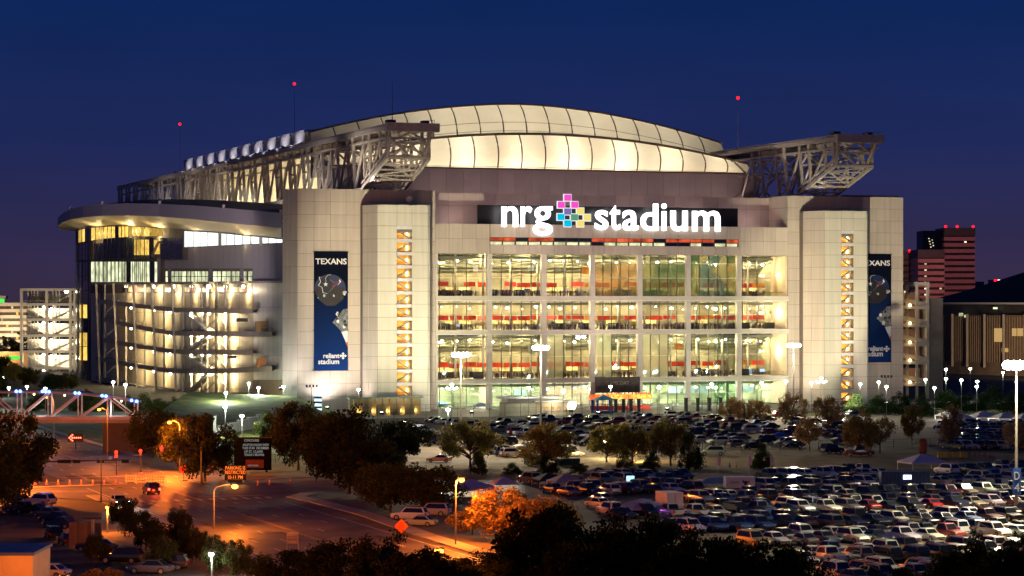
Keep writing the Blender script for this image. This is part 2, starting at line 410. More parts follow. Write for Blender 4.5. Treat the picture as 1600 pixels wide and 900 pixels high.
strip('kerb', [G(345, 752), G(420, 749), G(500, 746), G(600, 744)], 0.6, 0.14, M_kerb)
strip('kerb', [RP(r1 + .2, -620), RP(r1 + .2, -450)], 1.6, 0.14, M_kerb)
sheet('verge', [G(345, 751), G(600, 743), G(620, 712), G(345, 700)], 0.006, M_grass)
sheet('lawn', [G(60, 668), G(200, 668), G(250, 700), G(150, 688)], 0.02, M_grass)
sheet('side_lot', [G(-60, 770), G(60, 770), G(210, 905), G(-60, 930)], 0.010, M_lot)
# the grass bank beside the ramps
b = MB()
c0 = G(425, 716); hb = 5.5
pts = [(G(330, 700), 0), (G(470, 716), 0), (G(560, 705), 0), (W(-35, -20), 0.5), (W(-66, 5), 5.0), (W(-62, -14), 5.2), (W(-48, -28), 4.2)]
b.poly([G(380, 700)[:2] + (0.05,), G(520, 705)[:2] + (0.05,), W(-34, -32)[:2] + (0.05,), W(-44, -22)[:2] + (5.0,), W(-70, -14)[:2] + (6.2,), W(-85, -50)[:2] + (2.5,)])
o = b.build('grass_bank', M_grass); o['kind'] = 'structure'

# ------------------------------------------------------------------ stadium: end front
st = thing('stadium', 'large floodlit beige stadium with glazed front, curved lit roof and two long roof trusses', 'stadium', (OX, OY, 0), TH)
HT = 58.4; RH = 3.41
def wall_panels(name, m, parent, p0, p1, cuts, z_list, th=0.12, gap=0.075, skip=None):
    """separate cladding panels on the wall from plan point p0 to p1 (outside on the right-hand side going p0->p1)"""
    p0 = Vector((*p0, 0)); p1 = Vector((*p1, 0)); L = (p1-p0).length; d = (p1-p0).normalized()
    nrm = Vector((d.y, -d.x, 0)); q = Matrix((d, -nrm, Vector((0, 0, 1)))).transposed().to_quaternion()
    for i in range(len(cuts)-1):
        for j in range(len(z_list)-1):
            if skip and skip(i, j): continue
            a, c = cuts[i]*L + gap/2, cuts[i+1]*L - gap/2; z0, z1 = sorted((z_list[j], z_list[j+1])); z0 += gap/2; z1 -= gap/2
            if c - a < 0.1 or z1 - z0 < 0.1: continue
            o = bpy.data.objects.new(name, unit_box(m)); col.objects.link(o); o.parent = parent
            o.rotation_mode = 'QUATERNION'; o.rotation_quaternion = q
            cc = p0 + d*((a+c)/2) + nrm*(th/2); o.location = (cc.x, cc.y, (z0+z1)/2); o.scale = (c-a, th, z1-z0)
def rows(z1, z0, h=RH):
    r = [z1]
    while r[-1] - h > z0 + 0.4: r.append(r[-1] - h)
    r.append(z0); return r
def cuts_px(pxs, t=0.0):
    s = [S(p, t) for p in pxs]; L = s[-1]-s[0]; return [(x - s[0]) / L for x in s]
sA, sB, sC, sD = S(465), S(680), S(1231), S(1411)
cA = (S(442, 6), 6.0)
# left corner tower
b = MB(); b.prism([(sA, 0), (sB, 0), (sB, 34), (S(447, 34), 34), (S(443.5, 20), 20), cA], 0, HT-.02, 0, 1)
ctl = b.build('corner_tower', [M_joint, M_roofing], st)
rz = rows(HT, 0)
wall_panels('wall_panel', M_panel, ctl, (sA, 0), (sB, 0), cuts_px([465, 490.5, 516, 540.5, 567, 595, 622, 650, 673, 680]), rz,
            skip=lambda i, j: 4 <= i <= 7 and j >= 2)
wall_panels('wall_panel', M_panel, ctl, cA, (sA, 0), [0, .35, .6, 1], rz[::2] + [0] if (len(rz) % 2 == 0) else rz[::2])
# right corner tower
HR = Zs(307, S(1320)); rzr = rows(HR, 0)
b = MB(); b.prism([(sC, 0), (sD, 0), (sD, 34), (sC, 34)], 0, HR-.02, 0, 1)
ctr = b.build('corner_tower', [M_joint, M_roofing], st)
wall_panels('wall_panel', M_panel, ctr, (sC, 0), (sD, 0), cuts_px([1231, 1255, 1279, 1303, 1327, 1350, 1370, 1391, 1411]), rzr,
            skip=lambda i, j: 1 <= i <= 3 and j >= 2)
wall_panels('wall_panel', M_panel, ctr, (sC, 34), (sC, 0), [0, .25, .5, .75, 1], rzr, skip=lambda i, j: rzr[j] < 48)
# stair towers standing forward of the corner towers
M_span = mat('spandrel_white', (.66, .66, .68), .5)
def stair_tower(px, tf, ztop, nwin):
    x0, x1, x2, x3, x4 = [S(p, tf) for p in px[1:]]     # front: x0 chamfer end, window column x1..x2 , x3 front end
    ch = (S(px[0], -2.5), -2.5)
    rec = tf + 3.2
    b = MB()
    b.prism([(ch[0], 0), ch, (x0, tf), (x1, tf), (x1, 0)], 0, ztop-.02)
    b.prism([(x2, tf), (x3, tf), (x4, tf + 1.0), (x4, 0), (x2, 0)], 0, ztop-.02)
    b.prism([(x1, rec), (x2, rec), (x2, 0), (x1, 0)], 0, ztop-.02)
    b.box(x1, x2, tf + .1, rec, ztop - 2.1*RH, ztop-.02)
    o = b.build('stair_tower', [M_joint], st)
    rr = [ztop, ztop - 0.62*RH]
    while rr[-1] - RH > 0.4: rr.append(rr[-1] - RH)
    rr.append(0)
    wall_panels('stair_tower_panel', M_panel, o, ch, (x0, tf), [0, .4, 1], rr)
    wall_panels('stair_tower_panel', M_cream, o, (x0, tf), (x1, tf), [0, 1], rr)
    wall_panels('stair_tower_panel', M_cream, o, (x2, tf), (x3, tf), [0, 1], rr)
    wall_panels('stair_tower_panel', M_cream, o, (x3, tf), (x4, tf+1), [0, 1], rr)
    wall_panels('stair_tower_panel', M_cream, o, (x1, tf), (x2, tf), [0, 1], rr[:3])
    boxo('stair_shaft_wall', M_orange, o, x1+.02, x2-.02, rec-.12, rec-.02, 0.1, ztop-2.1*RH-.1)
    # stair landings, flights and panes behind each opening
    for k in range(2, len(rr)-1):
        z1, z0 = rr[k], rr[k+1]
        h = z1 - z0
        if h < 2: continue
        boxo('spandrel', M_span, o, x1+.03, x2-.03, tf-.12, tf+.35, z1 - 0.26*h, z1)
        lo = z0
        boxo('landing', M_white, o, x1+.05, x2-.05, tf+1.6, rec-.15, lo, lo+.25)
        if k % 2: baro('stair_flight', M_white, o, (x1+.3, tf+1.0, lo+.2), (x2-.6, tf+1.0, z1-.34*h), 1.1, 0.35)
        else: baro('stair_flight', M_white, o, (x1+.5, tf+1.0, z1-.30*h), (x2-.3, tf+1.0, lo+.1), 1.1, 0.35)
        baro('handrail', M_dark, o, (x1+.3, tf+.42, lo+.75), (x2-.3, tf+.42, lo+.85), 0.08)
        light('POINT', 'stair_light', o, ((x1+x2)/2, tf+2.2, lo+1.5), 150, (1, .56, .18), .3)
        boxo('stair_lamp', E_stair, o, x2-.55, x2-.25, rec-.5, rec-.2, lo+.6, z1-.5*h)
        boxo('pane', G_clear, o, x1+.05, x2-.05, tf+.2, tf+.23, lo+.02, z1-.26*h-.02)
        boxo('stair_mullion', M_cream, o, (x1*.28+x2*.72)-.07, (x1*.28+x2*.72)+.07, tf+.14, tf+.3, lo, z1-.26*h)
    return o
E_stair = emat('stair_tube', (1.0, 0.62, 0.24), 42.0)
ztl = Zs(320, S(630, -9), -9)
stl = stair_tower((567, 590, 620, 643.5, 668, 673.5), -9, ztl, 14)
ztr = Zs(329.5, S(1320, -9), -9)
strt = stair_tower((1255, 1288, 1314.5, 1333.5, 1354, 1358.5), -9, ztr, 14)
# white round dish on the left stair tower roof
b = MB(); b.tube([(S(640, -5), -5, ztl), (S(640, -5), -5, ztl+1.0)], .12); b.ball((S(640, -5), -5, ztl+1.6), 1.0, 12, 0, .9)
b.build('roof_dish', M_white, st, smooth=True)

# ---- glazed middle: columns, slabs, fascia, panes, concourses
ZB = [0.0, Zs(597, sB), Zs(520, sB), Zs(466.5, sB), Zs(396, sB), Zs(349, sB)]      # ground, three concourse floors, soffit, parapet
cxs = [S(p) for p in (765, 850, 926, 1000, 1075.5, 1155)]
DE = 10.0; DB = 19.0         # recess of the end bays, depth of the concourses
M_frame = mat('frame_white', (0.60, 0.56, 0.49), 0.5, var=0.06)
b = MB(); b.box(sB, sC, 0, DB+6, ZB[4], ZB[5]-.02); fas = b.build('fascia', [M_joint], st)
zf = [ZB[5], ZB[4]+ (ZB[5]-ZB[4])*.0]
nfc = 26
fc = [i/ nfc for i in range(nfc+1)]
sm0, sm1 = S(765), S(1153)
zs0, zs1 = Zs(384, S(955)), Zs(372.5, S(955))
zfr = [ZB[5], zs1, zs0, ZB[4]]
wall_panels('fascia_panel', M_panel, fas, (sB, 0), (sm0, 0), [0, .25, .5, .75, 1], [ZB[5], (ZB[5]+ZB[4])/2, ZB[4]])
wall_panels('fascia_panel', M_panel, fas, (sm1, 0), (sC, 0), [0, .25, .5, .75, 1], [ZB[5], (ZB[5]+ZB[4])/2, ZB[4]])
wall_panels('fascia_panel', M_panel, fas, (sm0, -.4), (sm1, -.4), [i/20 for i in range(21)], [ZB[5], zs1], th=.4)
wall_panels('fascia_panel', M_panel, fas, (sm0, -.4), (sm1, -.4), [i/20 for i in range(21)], [zs0, ZB[4]], th=.4)
# slot window with bar lights behind
M_slot = mat('slot_back', (0.5, 0.05, 0.03), 0.6, var=0.5, scale=0.3)
E_slotR = emat('slot_red_light', (1.0, 0.12, 0.03), 1.0, var=0.8, scale=0.35)
E_slotW = emat('slot_pale_light', (1.0, 0.85, 0.5), 1.3, var=0.5, scale=0.4)
random.seed(3)
for i in range(20):
    a, c = sm0 + (sm1-sm0)*i/20, sm0 + (sm1-sm0)*(i+1)/20
    boxo('slot_sign', E_slotR if random.random() < (.4 if i < 8 else .85) else M_dark, fas, a+.05, c-.05, -.08, -.03, (zs0*.45+zs1*.55), zs1-.05)
    boxo('slot_counter', E_slotW if random.random() < .85 else M_dark, fas, a+.05, c-.3, -.1, -.05, zs0+.05, (zs0*.58+zs1*.42))
    boxo('slot_mullion', M_mull, fas, a-.06, a+.06, -.45, -.1, zs0, zs1)
    boxo('slot_pane', G_clear, fas, a+.06, c-.06, -.40, -.37, zs0, zs1)
# slabs and columns
for k in (1, 2, 3):
    th = .62 if k < 3 else .7
    boxo('floor_slab', M_frame, st, sB, sC, -.35, DB, ZB[k]-th, ZB[k]+th)
for i, x in enumerate(cxs): boxo('column', M_frame, st, x-.68, x+.68, -.2, 1.2, 0, ZB[4])
boxo('column', M_frame, st, sB, sB+.7, -.25, 1.2, 0, ZB[4]); 
boxo('return_wall', mat('return_wall', (0.60, 0.50, 0.36), .6), st, sC-.3, sC, .3, DE+.4, 0, ZB[4])
for z in ZB[1:4]: boxo('frame_edge', M_white, st, sB, sC, -.50, -.36, z-.62, z-.40)
# wall lamps on the return wall
for k in (1, 2, 3):
    z = ZB[k] + (ZB[k+1]-ZB[k])*.55
    o = boxo('wall_lamp', E_warm, st, sC-.75, sC-.32, 5.0, 5.6, z-.3, z+.3)
    light('POINT', 'wall_lamp_light', st, (sC-1.4, 5.3, z), 420 if k == 3 else 600, (1, .62, .22) if k == 3 else (1, .85, .6), .3)
# panes
G_green = glassmat('mural_film', (0.8, 0.9, 0.8), 0.1, (0.09, 0.17, 0.09), .48, (0.42, 0.37, 0.17), .16)
G_blue = glassmat('mural_film_blue', (0.8, 0.9, 0.9), 0.1, (0.12, 0.21, 0.20), .48, (0.50, 0.46, 0.24), .14)
G_brown = glassmat('mural_film_brown', (0.9, 0.9, 0.8), 0.1, (0.17, 0.16, 0.10), .42, (0.46, 0.28, 0.11), .16)
G_frost = glassmat('frosted_film', (0.9, 0.95, 0.9), 0.1, (0.80, 0.80, 0.62), .5, (0.66, 0.74, 0.56), .12)
G_teal = glassmat('teal_pane', (0.80, 0.95, 0.86), 0.14)
nrow = {0: 2, 1: 2, 2: 2, 3: 3}
def glaze(x0, x1, t, k, ncol, film=None):
    z0 = ZB[k] + (.63 if k else .1); z1 = ZB[k+1] - (.63 if k < 3 else .02)
    n = nrow[k]
    for j in range(1, n):
        z = z0 + (z1-z0)*j/n if n != 3 else (z0 + (z1-z0)*(.44 if j == 1 else .80))
        boxo('transom', M_frame, st, x0, x1, t-.10, t+.05, z-.06, z+.06)
    zz = [z0] + ([z0+(z1-z0)*.44, z0+(z1-z0)*.80] if n == 3 else [z0+(z1-z0)*.5] ) + [z1]
    for i in range(ncol):
        a, c = x0 + (x1-x0)*i/ncol, x0 + (x1-x0)*(i+1)/ncol
        if i: boxo('mullion', M_mull, st, a-.09, a+.09, t-.16, t+.08, z0, z1)
        for j in range(n):
            g = film(i, j) if film else G_clear
            boxo('pane', g or G_clear, st, a+.09, c-.09, t-.02, t+.02, zz[j]+.06, zz[j+1]-.06)
bays = list(zip(cxs[:-1], cxs[1:]))
for bi, (a, c) in enumerate(bays):
    for k in range(4):
        f = None
        if k == 3 and bi == 2: f = lambda i, j: G_brown if j < 2 else None
        if k == 3 and bi == 3: f = lambda i, j: G_green if j < 2 else None
        if k == 3 and bi == 4: f = lambda i, j: (G_blue if i in (1, 2, 3) else G_green)
        if k == 1 and bi == 1: f = lambda i, j: G_frost if i < 2 else None
        if k == 1 and bi == 2: f = lambda i, j: G_frost if i < 2 else None
        if k == 1 and bi == 3: f = lambda i, j: G_frost if i < 3 else None
        if k == 0: f = lambda i, j: G_teal if bi in (0, 3, 4) else None
        glaze(a+.68, c-.68, .5, k, 5, f)
for k in range(4):
    f = (lambda i, j: G_teal) if k == 0 else None
    glaze(sB+.7, cxs[0]-.85+1.5, DE, k, 4, f)
    glaze(cxs[-1]-3.2, sC-.3, DE, k, 4, f)
# concourse interiors
E_tube = emat('concourse_lamp', (1.0, 0.95, 0.78), 22.0)
M_counter = mat('counter', (0.45, 0.38, 0.28), .6, var=.3, scale=.5, orand=.4)
M_menu = emat('menu_board', (1.0, 0.60, 0.18), 2.0, var=.6, scale=.8, orand=.4)
M_sign2 = emat('stand_sign', (1.0, 0.075, 0.02), 0.95, var=.4, scale=.5, orand=.2)
M_orsign = emat('orange_stand_sign', (1, .28, .03), 1.0, var=.5, scale=.6, orand=.4); M_tv = emat('concourse_tv', (.55, .75, 1), 1.3, orand=.6); M_wcol = mat('column_white', (.55, .5, .4), .6); M_yelbox = mat('yellow_stand', (.6, .4, .06), .6); M_whbox = mat('white_stand', (.7, .68, .6), .6); M_bluebox = mat('blue_stand', (.03, .06, .22), .6)
M_rake = mat('raker', (0.17, 0.165, 0.12), .8, var=.2, scale=.4)
boxo('concourse_back_wall', M_wallin, st, sB, sC, DB, DB+.6, 0, ZB[4])
boxo('concourse_side_wall', M_wallin, st, sB-.02, sB+.3, 1.3, DB, 0, ZB[4])
boxo('concourse_side_wall', M_wallin, st, sC-.3, sC-.02, DE+.5, DB, 0, ZB[4])
boxo('concourse_ceiling', M_ceil, st, sB, sC, 0, DB, ZB[4]-.02, ZB[4]+.1)
random.seed(5)
for k in range(4):
    z0 = ZB[k] + (.63 if k else .02); z1 = ZB[k+1] - .64
    if k == 3: z1 = ZB[4] - .1
    h = z1 - z0
    # beams under the seating, seen through the upper part of the glass
    if k in (1, 3):
        for q in range(5):
            boxo('raker_beam', M_rake, st, sB+.3, sC-.3, DB-2.0-q*1.7, DB-1.2-q*1.7, z1-.5-(4-q)*.95, z1-.05-(4-q)*.95)
    boxo('ceiling_duct', M_rake, st, sB+1, sC-1, 7.5, 8.3, z1-1.1, z1-.5)
    if k == 0:
        n = 22
        for q in range(n):
            a = sB + 1 + (sC-sB-2)*q/n; c = a + (sC-sB-2)/n
            r = random.random()
            if r < .45: boxo('lobby_screen', emat('lobby_light', (.9, 1, .9), 1.6, var=.3, orand=.5), st, a+.4, c-.6, DB-.3, DB-.2, z0+2.6, z0+4.6)
            elif r < .8: boxo('lobby_counter', M_counter, st, a+.3, c-.3, DB-4, DB-3, z0, z0+1.3)
    else:
        zr = z0 + (2.6 if k != 1 else 2.7)
        n = 26
        for q in range(n):
            a = sB + .5 + (sC-sB-1)*q/n; c = a + (sC-sB-1)/n
            rr_ = random.random(); dz_ = random.uniform(-.15, .25)
            if rr_ > (.02 if k == 2 else .10):
                boxo('stand_fascia', M_orsign if rr_ > .86 else M_sign2 if (q * 7 + k) % 5 else M_red, st, a+random.uniform(.02, .5), c-random.uniform(.02, .3), DB-5.2, DB-5.0, zr+dz_, zr+1.25+dz_)
            if q % 2 == 0:
                cm_ = MB(); cm_.tube([(a, 8.2, z0), (a, 8.2, z1)], .32, 8); cm_.build('interior_column', M_wcol, st, True)
            if random.random() < .5: boxo('display', random.choice((M_tv, M_yelbox, M_whbox, M_bluebox)), st, a+.8, a+random.uniform(1.6, 2.6), 10.2, 10.5, z0+random.uniform(.2, 1.0), z0+random.uniform(1.4, 2.3))
            if k != 2 and random.random() < .35: boxo('hanging_sign', random.choice((M_wcol, M_rake, M_orsign, M_whbox)), st, a+.5, a+random.uniform(1.8, 2.9), 6.4, 6.6, z1-random.uniform(4.2, 5.2), z1-random.uniform(2.6, 3.4))
            r = random.random()
            if r < .55: boxo('menu_board', M_menu, st, a+.3, c-.3, DB-1.2, DB-1.1, zr-1.15, zr-.1)
            boxo('stand_counter', M_counter, st, a+.05, c-.05, DB-5.0, DB-4.4, z0, z0+1.05)
            if r > .72: boxo('kiosk', mat('kiosk_dark', (.05, .05, .06), .6, orand=.6), st, a+.6, c-.9, 5.5, 7, z0, z0+1.8)
    # lamps: visible fixtures and the light they give
    nl = 26
    for q in range(nl):
        a = sB + (sC-sB)*(q+.5)/nl + random.uniform(-.8, .8); tq = 4.5 if cxs[0] < a < cxs[-1]-3 else DE+2
        zl = z1 - random.uniform(1.5, 2.4)
        mb_ = MB(); mb_.ball((a, tq, zl), random.choice((.28, .34, .5)), 8, 0, .6); mb_.build('concourse_lamp', E_tube if q % 3 else E_warm, st, True)
        boxo('lamp_stem', M_mull, st, a-.04, a+.04, tq-.04, tq+.04, zl+.2, z1)
    for q in range(9):
        a = sB + (sC-sB)*(q+.5)/9; e_ = (6400, 7400, 5000, 7600)[k]
        light('POINT', 'concourse_light', st, (a, 9.5 if 0 < q < 8 else 13.5, z1-2.3), e_*(.7+.6*random.random()), (1, .77, .38) if k else (1, .93, .66), .5)
# railing along each concourse front
for k in (1, 2, 3):
    boxo('railing', M_mull, st, sB+.7, sC-.4, 1.6, 1.66, ZB[k]+1.65, ZB[k]+1.72)
# crowd on the concourses: far-off people who read as one mass
b = MB(); random.seed(21)
def person_mesh(b, x, y, z, h, m, a):
    """small standing figure: legs, tapered trunk, arms, neck, head"""
    ca, sa = math.cos(a), math.sin(a)
    def q(u, v, w): return (x + u*ca - v*sa, y + u*sa + v*ca, z + w*h)
    for sg in (-1, 1):
        b.tube([q(.09*sg, .02*sg, 0), q(.09*sg, 0, .26), q(.10*sg, 0, .49)], [.05, .06, .085], 5, m+1)
        b.tube([q(.20*sg, 0, .81), q(.26*sg, .02, .62), q(.24*sg, -.08, .47)], [.055, .045, .035], 5, m)
    b.tube([q(0, 0, .46), q(0, 0, .55), q(0, 0, .72), q(0, 0, .82), q(0, 0, .86)], [.15, .14, .19, .17, .06], 7, m)
    b.ball(q(0, -.01, .93), .115, 6, 2, 1.2)
for k in (1, 2, 3):
    n = {1: 330, 2: 300, 3: 460}[k]
    for i in range(n):
        x = random.uniform(sB+1.2, sC-1.5); t = random.choice((2.0, 2.2, 2.6, 3.4, 5.0, 7.5))
        if k == 3 and random.random() < .35: x = random.uniform(sB+1, sB+14)
        if (x < cxs[0] or x > cxs[-1]-1) and t < DE+.5: t = DE + random.uniform(.5, 2)
        person_mesh(b, x, t, ZB[k]+.63, random.uniform(1.6, 1.85), random.choice((0, 3, 5, 7)), random.uniform(0, 6.3))
MP = [mat('shirt_navy', (.02, .03, .07)), mat('trousers_dark', (.03, .03, .035)), mat('skin', (.42, .26, .18)), mat('shirt_red', (.45, .03, .04)), mat('jeans', (.05, .07, .12)),
      mat('shirt_white', (.65, .63, .6)), mat('khaki', (.3, .24, .15)), mat('shirt_grey', (.2, .2, .2)), mat('trousers_black', (.015, .015, .015))]
o = b.build('concourse_crowd', MP); o.location = (OX, OY, 0); o.rotation_euler = (0, 0, TH)
tag(o, 'crowd of small standing figures on the lit concourses behind the glass', 'crowd', kind='stuff')

# ---- upper walls behind the fascia
t1 = 12.0
sW0, sW1 = S(676, t1), S(1232, t1)
zw = Zs(302, S(745, t1), t1)
b = MB(); b.box(sW0, sW1, t1, t1+8, ZB[5]-2, zw-.02); uw = b.build('upper_wall', [M_joint], st)
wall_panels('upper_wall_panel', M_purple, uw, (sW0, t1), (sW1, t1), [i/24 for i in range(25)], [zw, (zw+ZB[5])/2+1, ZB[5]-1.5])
boxo('terrace_roof', M_roofing, st, sB, sC, 0.05, t1-.2, ZB[5]-.6, ZB[5]-.3)
t2 = 51.0
sV0, sV1 = S(505, t2), S(1186, t2)
zv = Zs(267, S(900, t2), t2)
b = MB(); b.box(sV0, sV1, t2, t2+3, zw-6, zv-.02); b.box(S(690, 30), S(1200, 30), t1+8, t2, zw-4, zw-1.0); vw = b.build('roof_base_wall', [M_joint], st)
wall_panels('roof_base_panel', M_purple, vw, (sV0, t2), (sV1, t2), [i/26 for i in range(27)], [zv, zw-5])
# dark sign board
sb0, sb1 = S(746, t1-1.0), S(1153, t1-1.0)
sign_t = -1.2
# ---- lit sign over the front
bd = thing('stadium_sign', 'white glowing letters and coloured plus signs on dark board across the stadium front', 'sign', (OX, OY, 0), TH)
sgt = -1.0
M_board = mat('sign_board', (0.012, 0.010, 0.012), 0.35)
zb0, zb1 = ZB[5]-.9, Zs(323, S(955, 2), 2)
a0, a1 = S(746, 2), S(1153, 2)
nb = 9
for i in range(nb):
    x0, x1 = a0 + (a1-a0)*i/nb, a0 + (a1-a0)*(i+1)/nb
    boxo('backing_panel', M_board, bd, x0+.03, x1-.03, 2.0, 2.35, ZB[5]-.25, zb1)
for i in range(12): boxo('support_post', M_dark, bd, a0+.5+(a1-a0-1)*i/11-.12, a0+.5+(a1-a0-1)*i/11+.12, 2.4, 3.0, ZB[5]-.35, zb1-.4)
E_letter = emat('letter_light', (1.0, 0.98, 1.0), 3.2)
M_side = mat('letter_side', (.6, .6, .62), .5)
def sgx(px): return S(px, sgt)
def sgz(py, px=955): return Zs(py, S(px, sgt), sgt)
def letters(txt, xs, ybase, ytop_x, off):
    """one mesh per letter, fitted between the pixel columns xs"""
    for ch, (xa, xb, yt, yb) in zip(txt, xs):
        x0, x1 = sgx(xa), sgx(xb); z0, z1 = sgz(yb, xa), sgz(yt, xa)
        me, w = text_mesh(ch, 1.0, 0.06, off)
        zs_ = [v.co.z for v in me.vertices]; lo, hi = min(zs_), max(zs_)
        me.transform(Matrix.Translation((0, 0, -lo))); me.transform(Matrix.Diagonal(((x1-x0)/w, 6.0, (z1-z0)/(hi-lo), 1)))
        me.materials.clear(); me.materials.append(E_letter)
        o = bpy.data.objects.new('letter', me); col.objects.link(o); o.parent = bd; o.location = (x0, sgt, z0)
letters('nrg', [(784, 809, 322, 354), (814, 831, 322, 354), (833, 863, 322, 368)], 354, 322, .012)
letters('stadium', [(930, 950, 328, 359), (953, 969, 321, 359), (973, 997, 328, 360), (1001, 1028, 318, 360), (1034, 1041, 318, 360), (1048, 1074, 329, 361), (1082, 1125, 329, 361)], 359, 328, .012)
# coloured plus signs: square tiles
def tile(px, py, m, hw=6.0, hh=6.0):
    x0, x1 = sgx(px-hw), sgx(px+hw); z0, z1 = sgz(py+hh, px), sgz(py-hh, px)
    mb = MB(); mb.box(x0, x1, sgt-.2, sgt+.2, z0, z1); mb.build('logo_tile', m, bd)
    mb = MB(); mb.box(x0-.22, x1+.22, sgt+.1, sgt+.5, z0-.22, z1+.22); mb.build('logo_tile_rim', emat('tile_rim', (1, 1, 1), .9), bd)
E_pink = emat('pink_tile', (.95, .08, .62), 1.0); E_vio = emat('violet_tile', (.20, .16, .48), 1.0); E_cyan = emat('cyan_tile', (.0, .55, .85), 1.0)
E_grn = emat('green_tile', (.10, .34, .18), 1.0); E_yel = emat('yellow_tile', (.95, .75, .18), 1.0)
for (x, y, m) in ((887, 309, E_pink), (877, 320, E_pink), (898, 320, E_pink), (887, 330.5, E_vio), (876.5, 339, E_cyan), (887, 349, E_cyan), (897.5, 339.5, E_grn), (907, 330, E_yel), (917.5, 340, E_yel), (907, 349.5, E_yel)):
    tile(x, y, m, 5.2, 4.8)
for x in (790, 850, 940, 1000, 1060, 1120): boxo('sign_strut', M_dark, bd, sgx(x)-.1, sgx(x)+.1, sgt+.3, 2.0, sgz(345)-.1, sgz(345)+.1)

# ---- banners on the corner towers
M_bann = None
def banner(name, pxl, pxr, pyt, pyb, label):
    m = bpy.data.materials.get('banner_print')
    if not m:
        m = bpy.data.materials.new('banner_print'); m.use_nodes = True; nt = m.node_tree; bs = nt.nodes['Principled BSDF']; bs.inputs['Roughness'].default_value = .9; bs.inputs['Specular IOR Level'].default_value = .1
        tcn = nt.nodes.new('ShaderNodeTexCoord'); sp = nt.nodes.new('ShaderNodeSeparateXYZ'); rp = nt.nodes.new('ShaderNodeValToRGB')
        nt.links.new(tcn.outputs['Generated'], sp.inputs[0]); nt.links.new(sp.outputs['Z'], rp.inputs[0])
        rp.color_ramp.elements[0].color = (.006, .030, .15, 1); rp.color_ramp.elements[1].color = (.002, .004, .014, 1); rp.color_ramp.elements[1].position = .75  # print gradient; its lighter bottom partly stands in for floodlight on the cloth
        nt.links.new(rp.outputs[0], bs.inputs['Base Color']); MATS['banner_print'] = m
    s0, s1 = S(pxl), S(pxr); z1, z0 = Zs(pyt, s0), Zs(pyb, s0); wd, ht = s1-s0, z1-z0
    o = thing(name, label, 'banner', W((s0+s1)/2, -.35, z0), TH, 'printed banners on the corner towers')
    mb = MB(); mb.box(-wd/2, wd/2, -.05, .05, 0, ht); mb.build('cloth', m, o)
    for z in (0, ht*.34, ht*.66, ht): boxo('batten', M_dark, o, -wd/2-.3, wd/2+.3, -.02, .2, z-.09, z+.09)
    def flat(nm, pts, mm, y, close=True):
        k = MB(); k.poly([(-wd/2 + u*wd, y, v*ht) for u, v in pts]); return k.build(nm, mm, o)
    def disc(nm, u, v, ru, rv, mm, y, n=20, a0=0, a1=6.2832):
        return flat(nm, [(u + ru*math.cos(a0+(a1-a0)*i/n), v + rv*math.sin(a0+(a1-a0)*i/n)) for i in range(n)], mm, y)
    pw = mat('print_white', (.72, .73, .75), .6); pn = mat('print_navy', (.008, .010, .022), .6); pr = mat('print_red', (.14, .01, .018), .6)
    pb = mat('print_blue', (.008, .018, .075), .5); pg = mat('print_grey', (.14, .15, .17), .6, var=.7, scale=1.2); po = mat('print_orange', (.6, .15, .04), .6)
    pd = mat('print_black', (.012, .010, .012), .6, var=.5, scale=1.5)
    text_obj('word', 'TEXANS', pw, o, -wd/2+.04*wd, -.10, ht*.895, wd*.92, 1.55, .02, .02)
    # helmet with the bull-head mark
    disc('helmet', .47, .695, .46, .115, pb, -.07, 26)
    disc('helmet_shade', .47, .675, .44, .10, pd, -.085, 26, math.pi*.97, math.pi*2.03)
    flat('helmet_side', [(.05, .70), (.9, .70), (.86, .60), (.62, .545), (.35, .545), (.12, .60)], pd, -.08)
    bull = [(.16, .785), (.20, .745), (.14, .715), (.24, .700), (.27, .655), (.40, .648), (.52, .685), (.60, .715), (.70, .722), (.78, .745), (.74, .768), (.70, .742), (.56, .742), (.46, .765), (.44, .790), (.50, .805), (.40, .800), (.34, .775), (.36, .745), (.30, .752), (.24, .782)]
    flat('mark_outline', [(u*1.06-.03, v*1.03-.0215) for u, v in bull], pw, -.10)
    flat('mark', bull[:9] + bull[11:], pn, -.115)
    flat('mark_horn', [(.52, .69), (.60, .715), (.70, .722), (.76, .745), (.72, .755), (.68, .737), (.55, .735)], pr, -.12)
    flat('mark_star', [(.34 + (.075 if i % 2 == 0 else .03)*math.sin(i*math.pi/5), .725 + (.0215 if i % 2 == 0 else .009)*math.cos(i*math.pi/5)) for i in range(10)], pw, -.13)
    for (u, v, r_) in ((.90, .655, .085), (.30, .63, .06), (.58, .63, .05), (.12, .61, .03)):
        flat('print_highlight', [(u + r_*random.uniform(.4, 1)*math.cos(a*.8), v + r_*.33*random.uniform(.4, 1)*math.sin(a*.8)) for a in range(8)], mat('print_light', (.35, .36, .40), .6, var=.8, scale=1.5), -.09)
    # player with glove, cut by the right edge
    flat('player', [(.995, .52), (.86, .515), (.76, .475), (.54, .405), (.62, .385), (.78, .335), (.995, .31)], pg, -.08)
    for i in range(7):
        u, v = random.uniform(.66, .95), random.uniform(.35, .49)
        flat('player_detail', [(u + .06*random.uniform(.5, 1)*math.cos(a*.9), v + .02*random.uniform(.5, 1)*math.sin(a*.9)) for a in range(7)], pw if i % 2 else pd, -.09)
    flat('sleeve', [(.995, .335), (.80, .325), (.995, .20)], pw, -.085); flat('sleeve_band', [(.995, .24), (.93, .235), (.995, .195)], po, -.09)
    text_obj('word', 'reliant', pw, o, -wd/2+.27*wd, -.10, ht*.105, wd*.48, None, .02, .025)
    text_obj('word', 'stadium', pw, o, -wd/2+.12*wd, -.10, ht*.055, wd*.62, None, .02, .025)
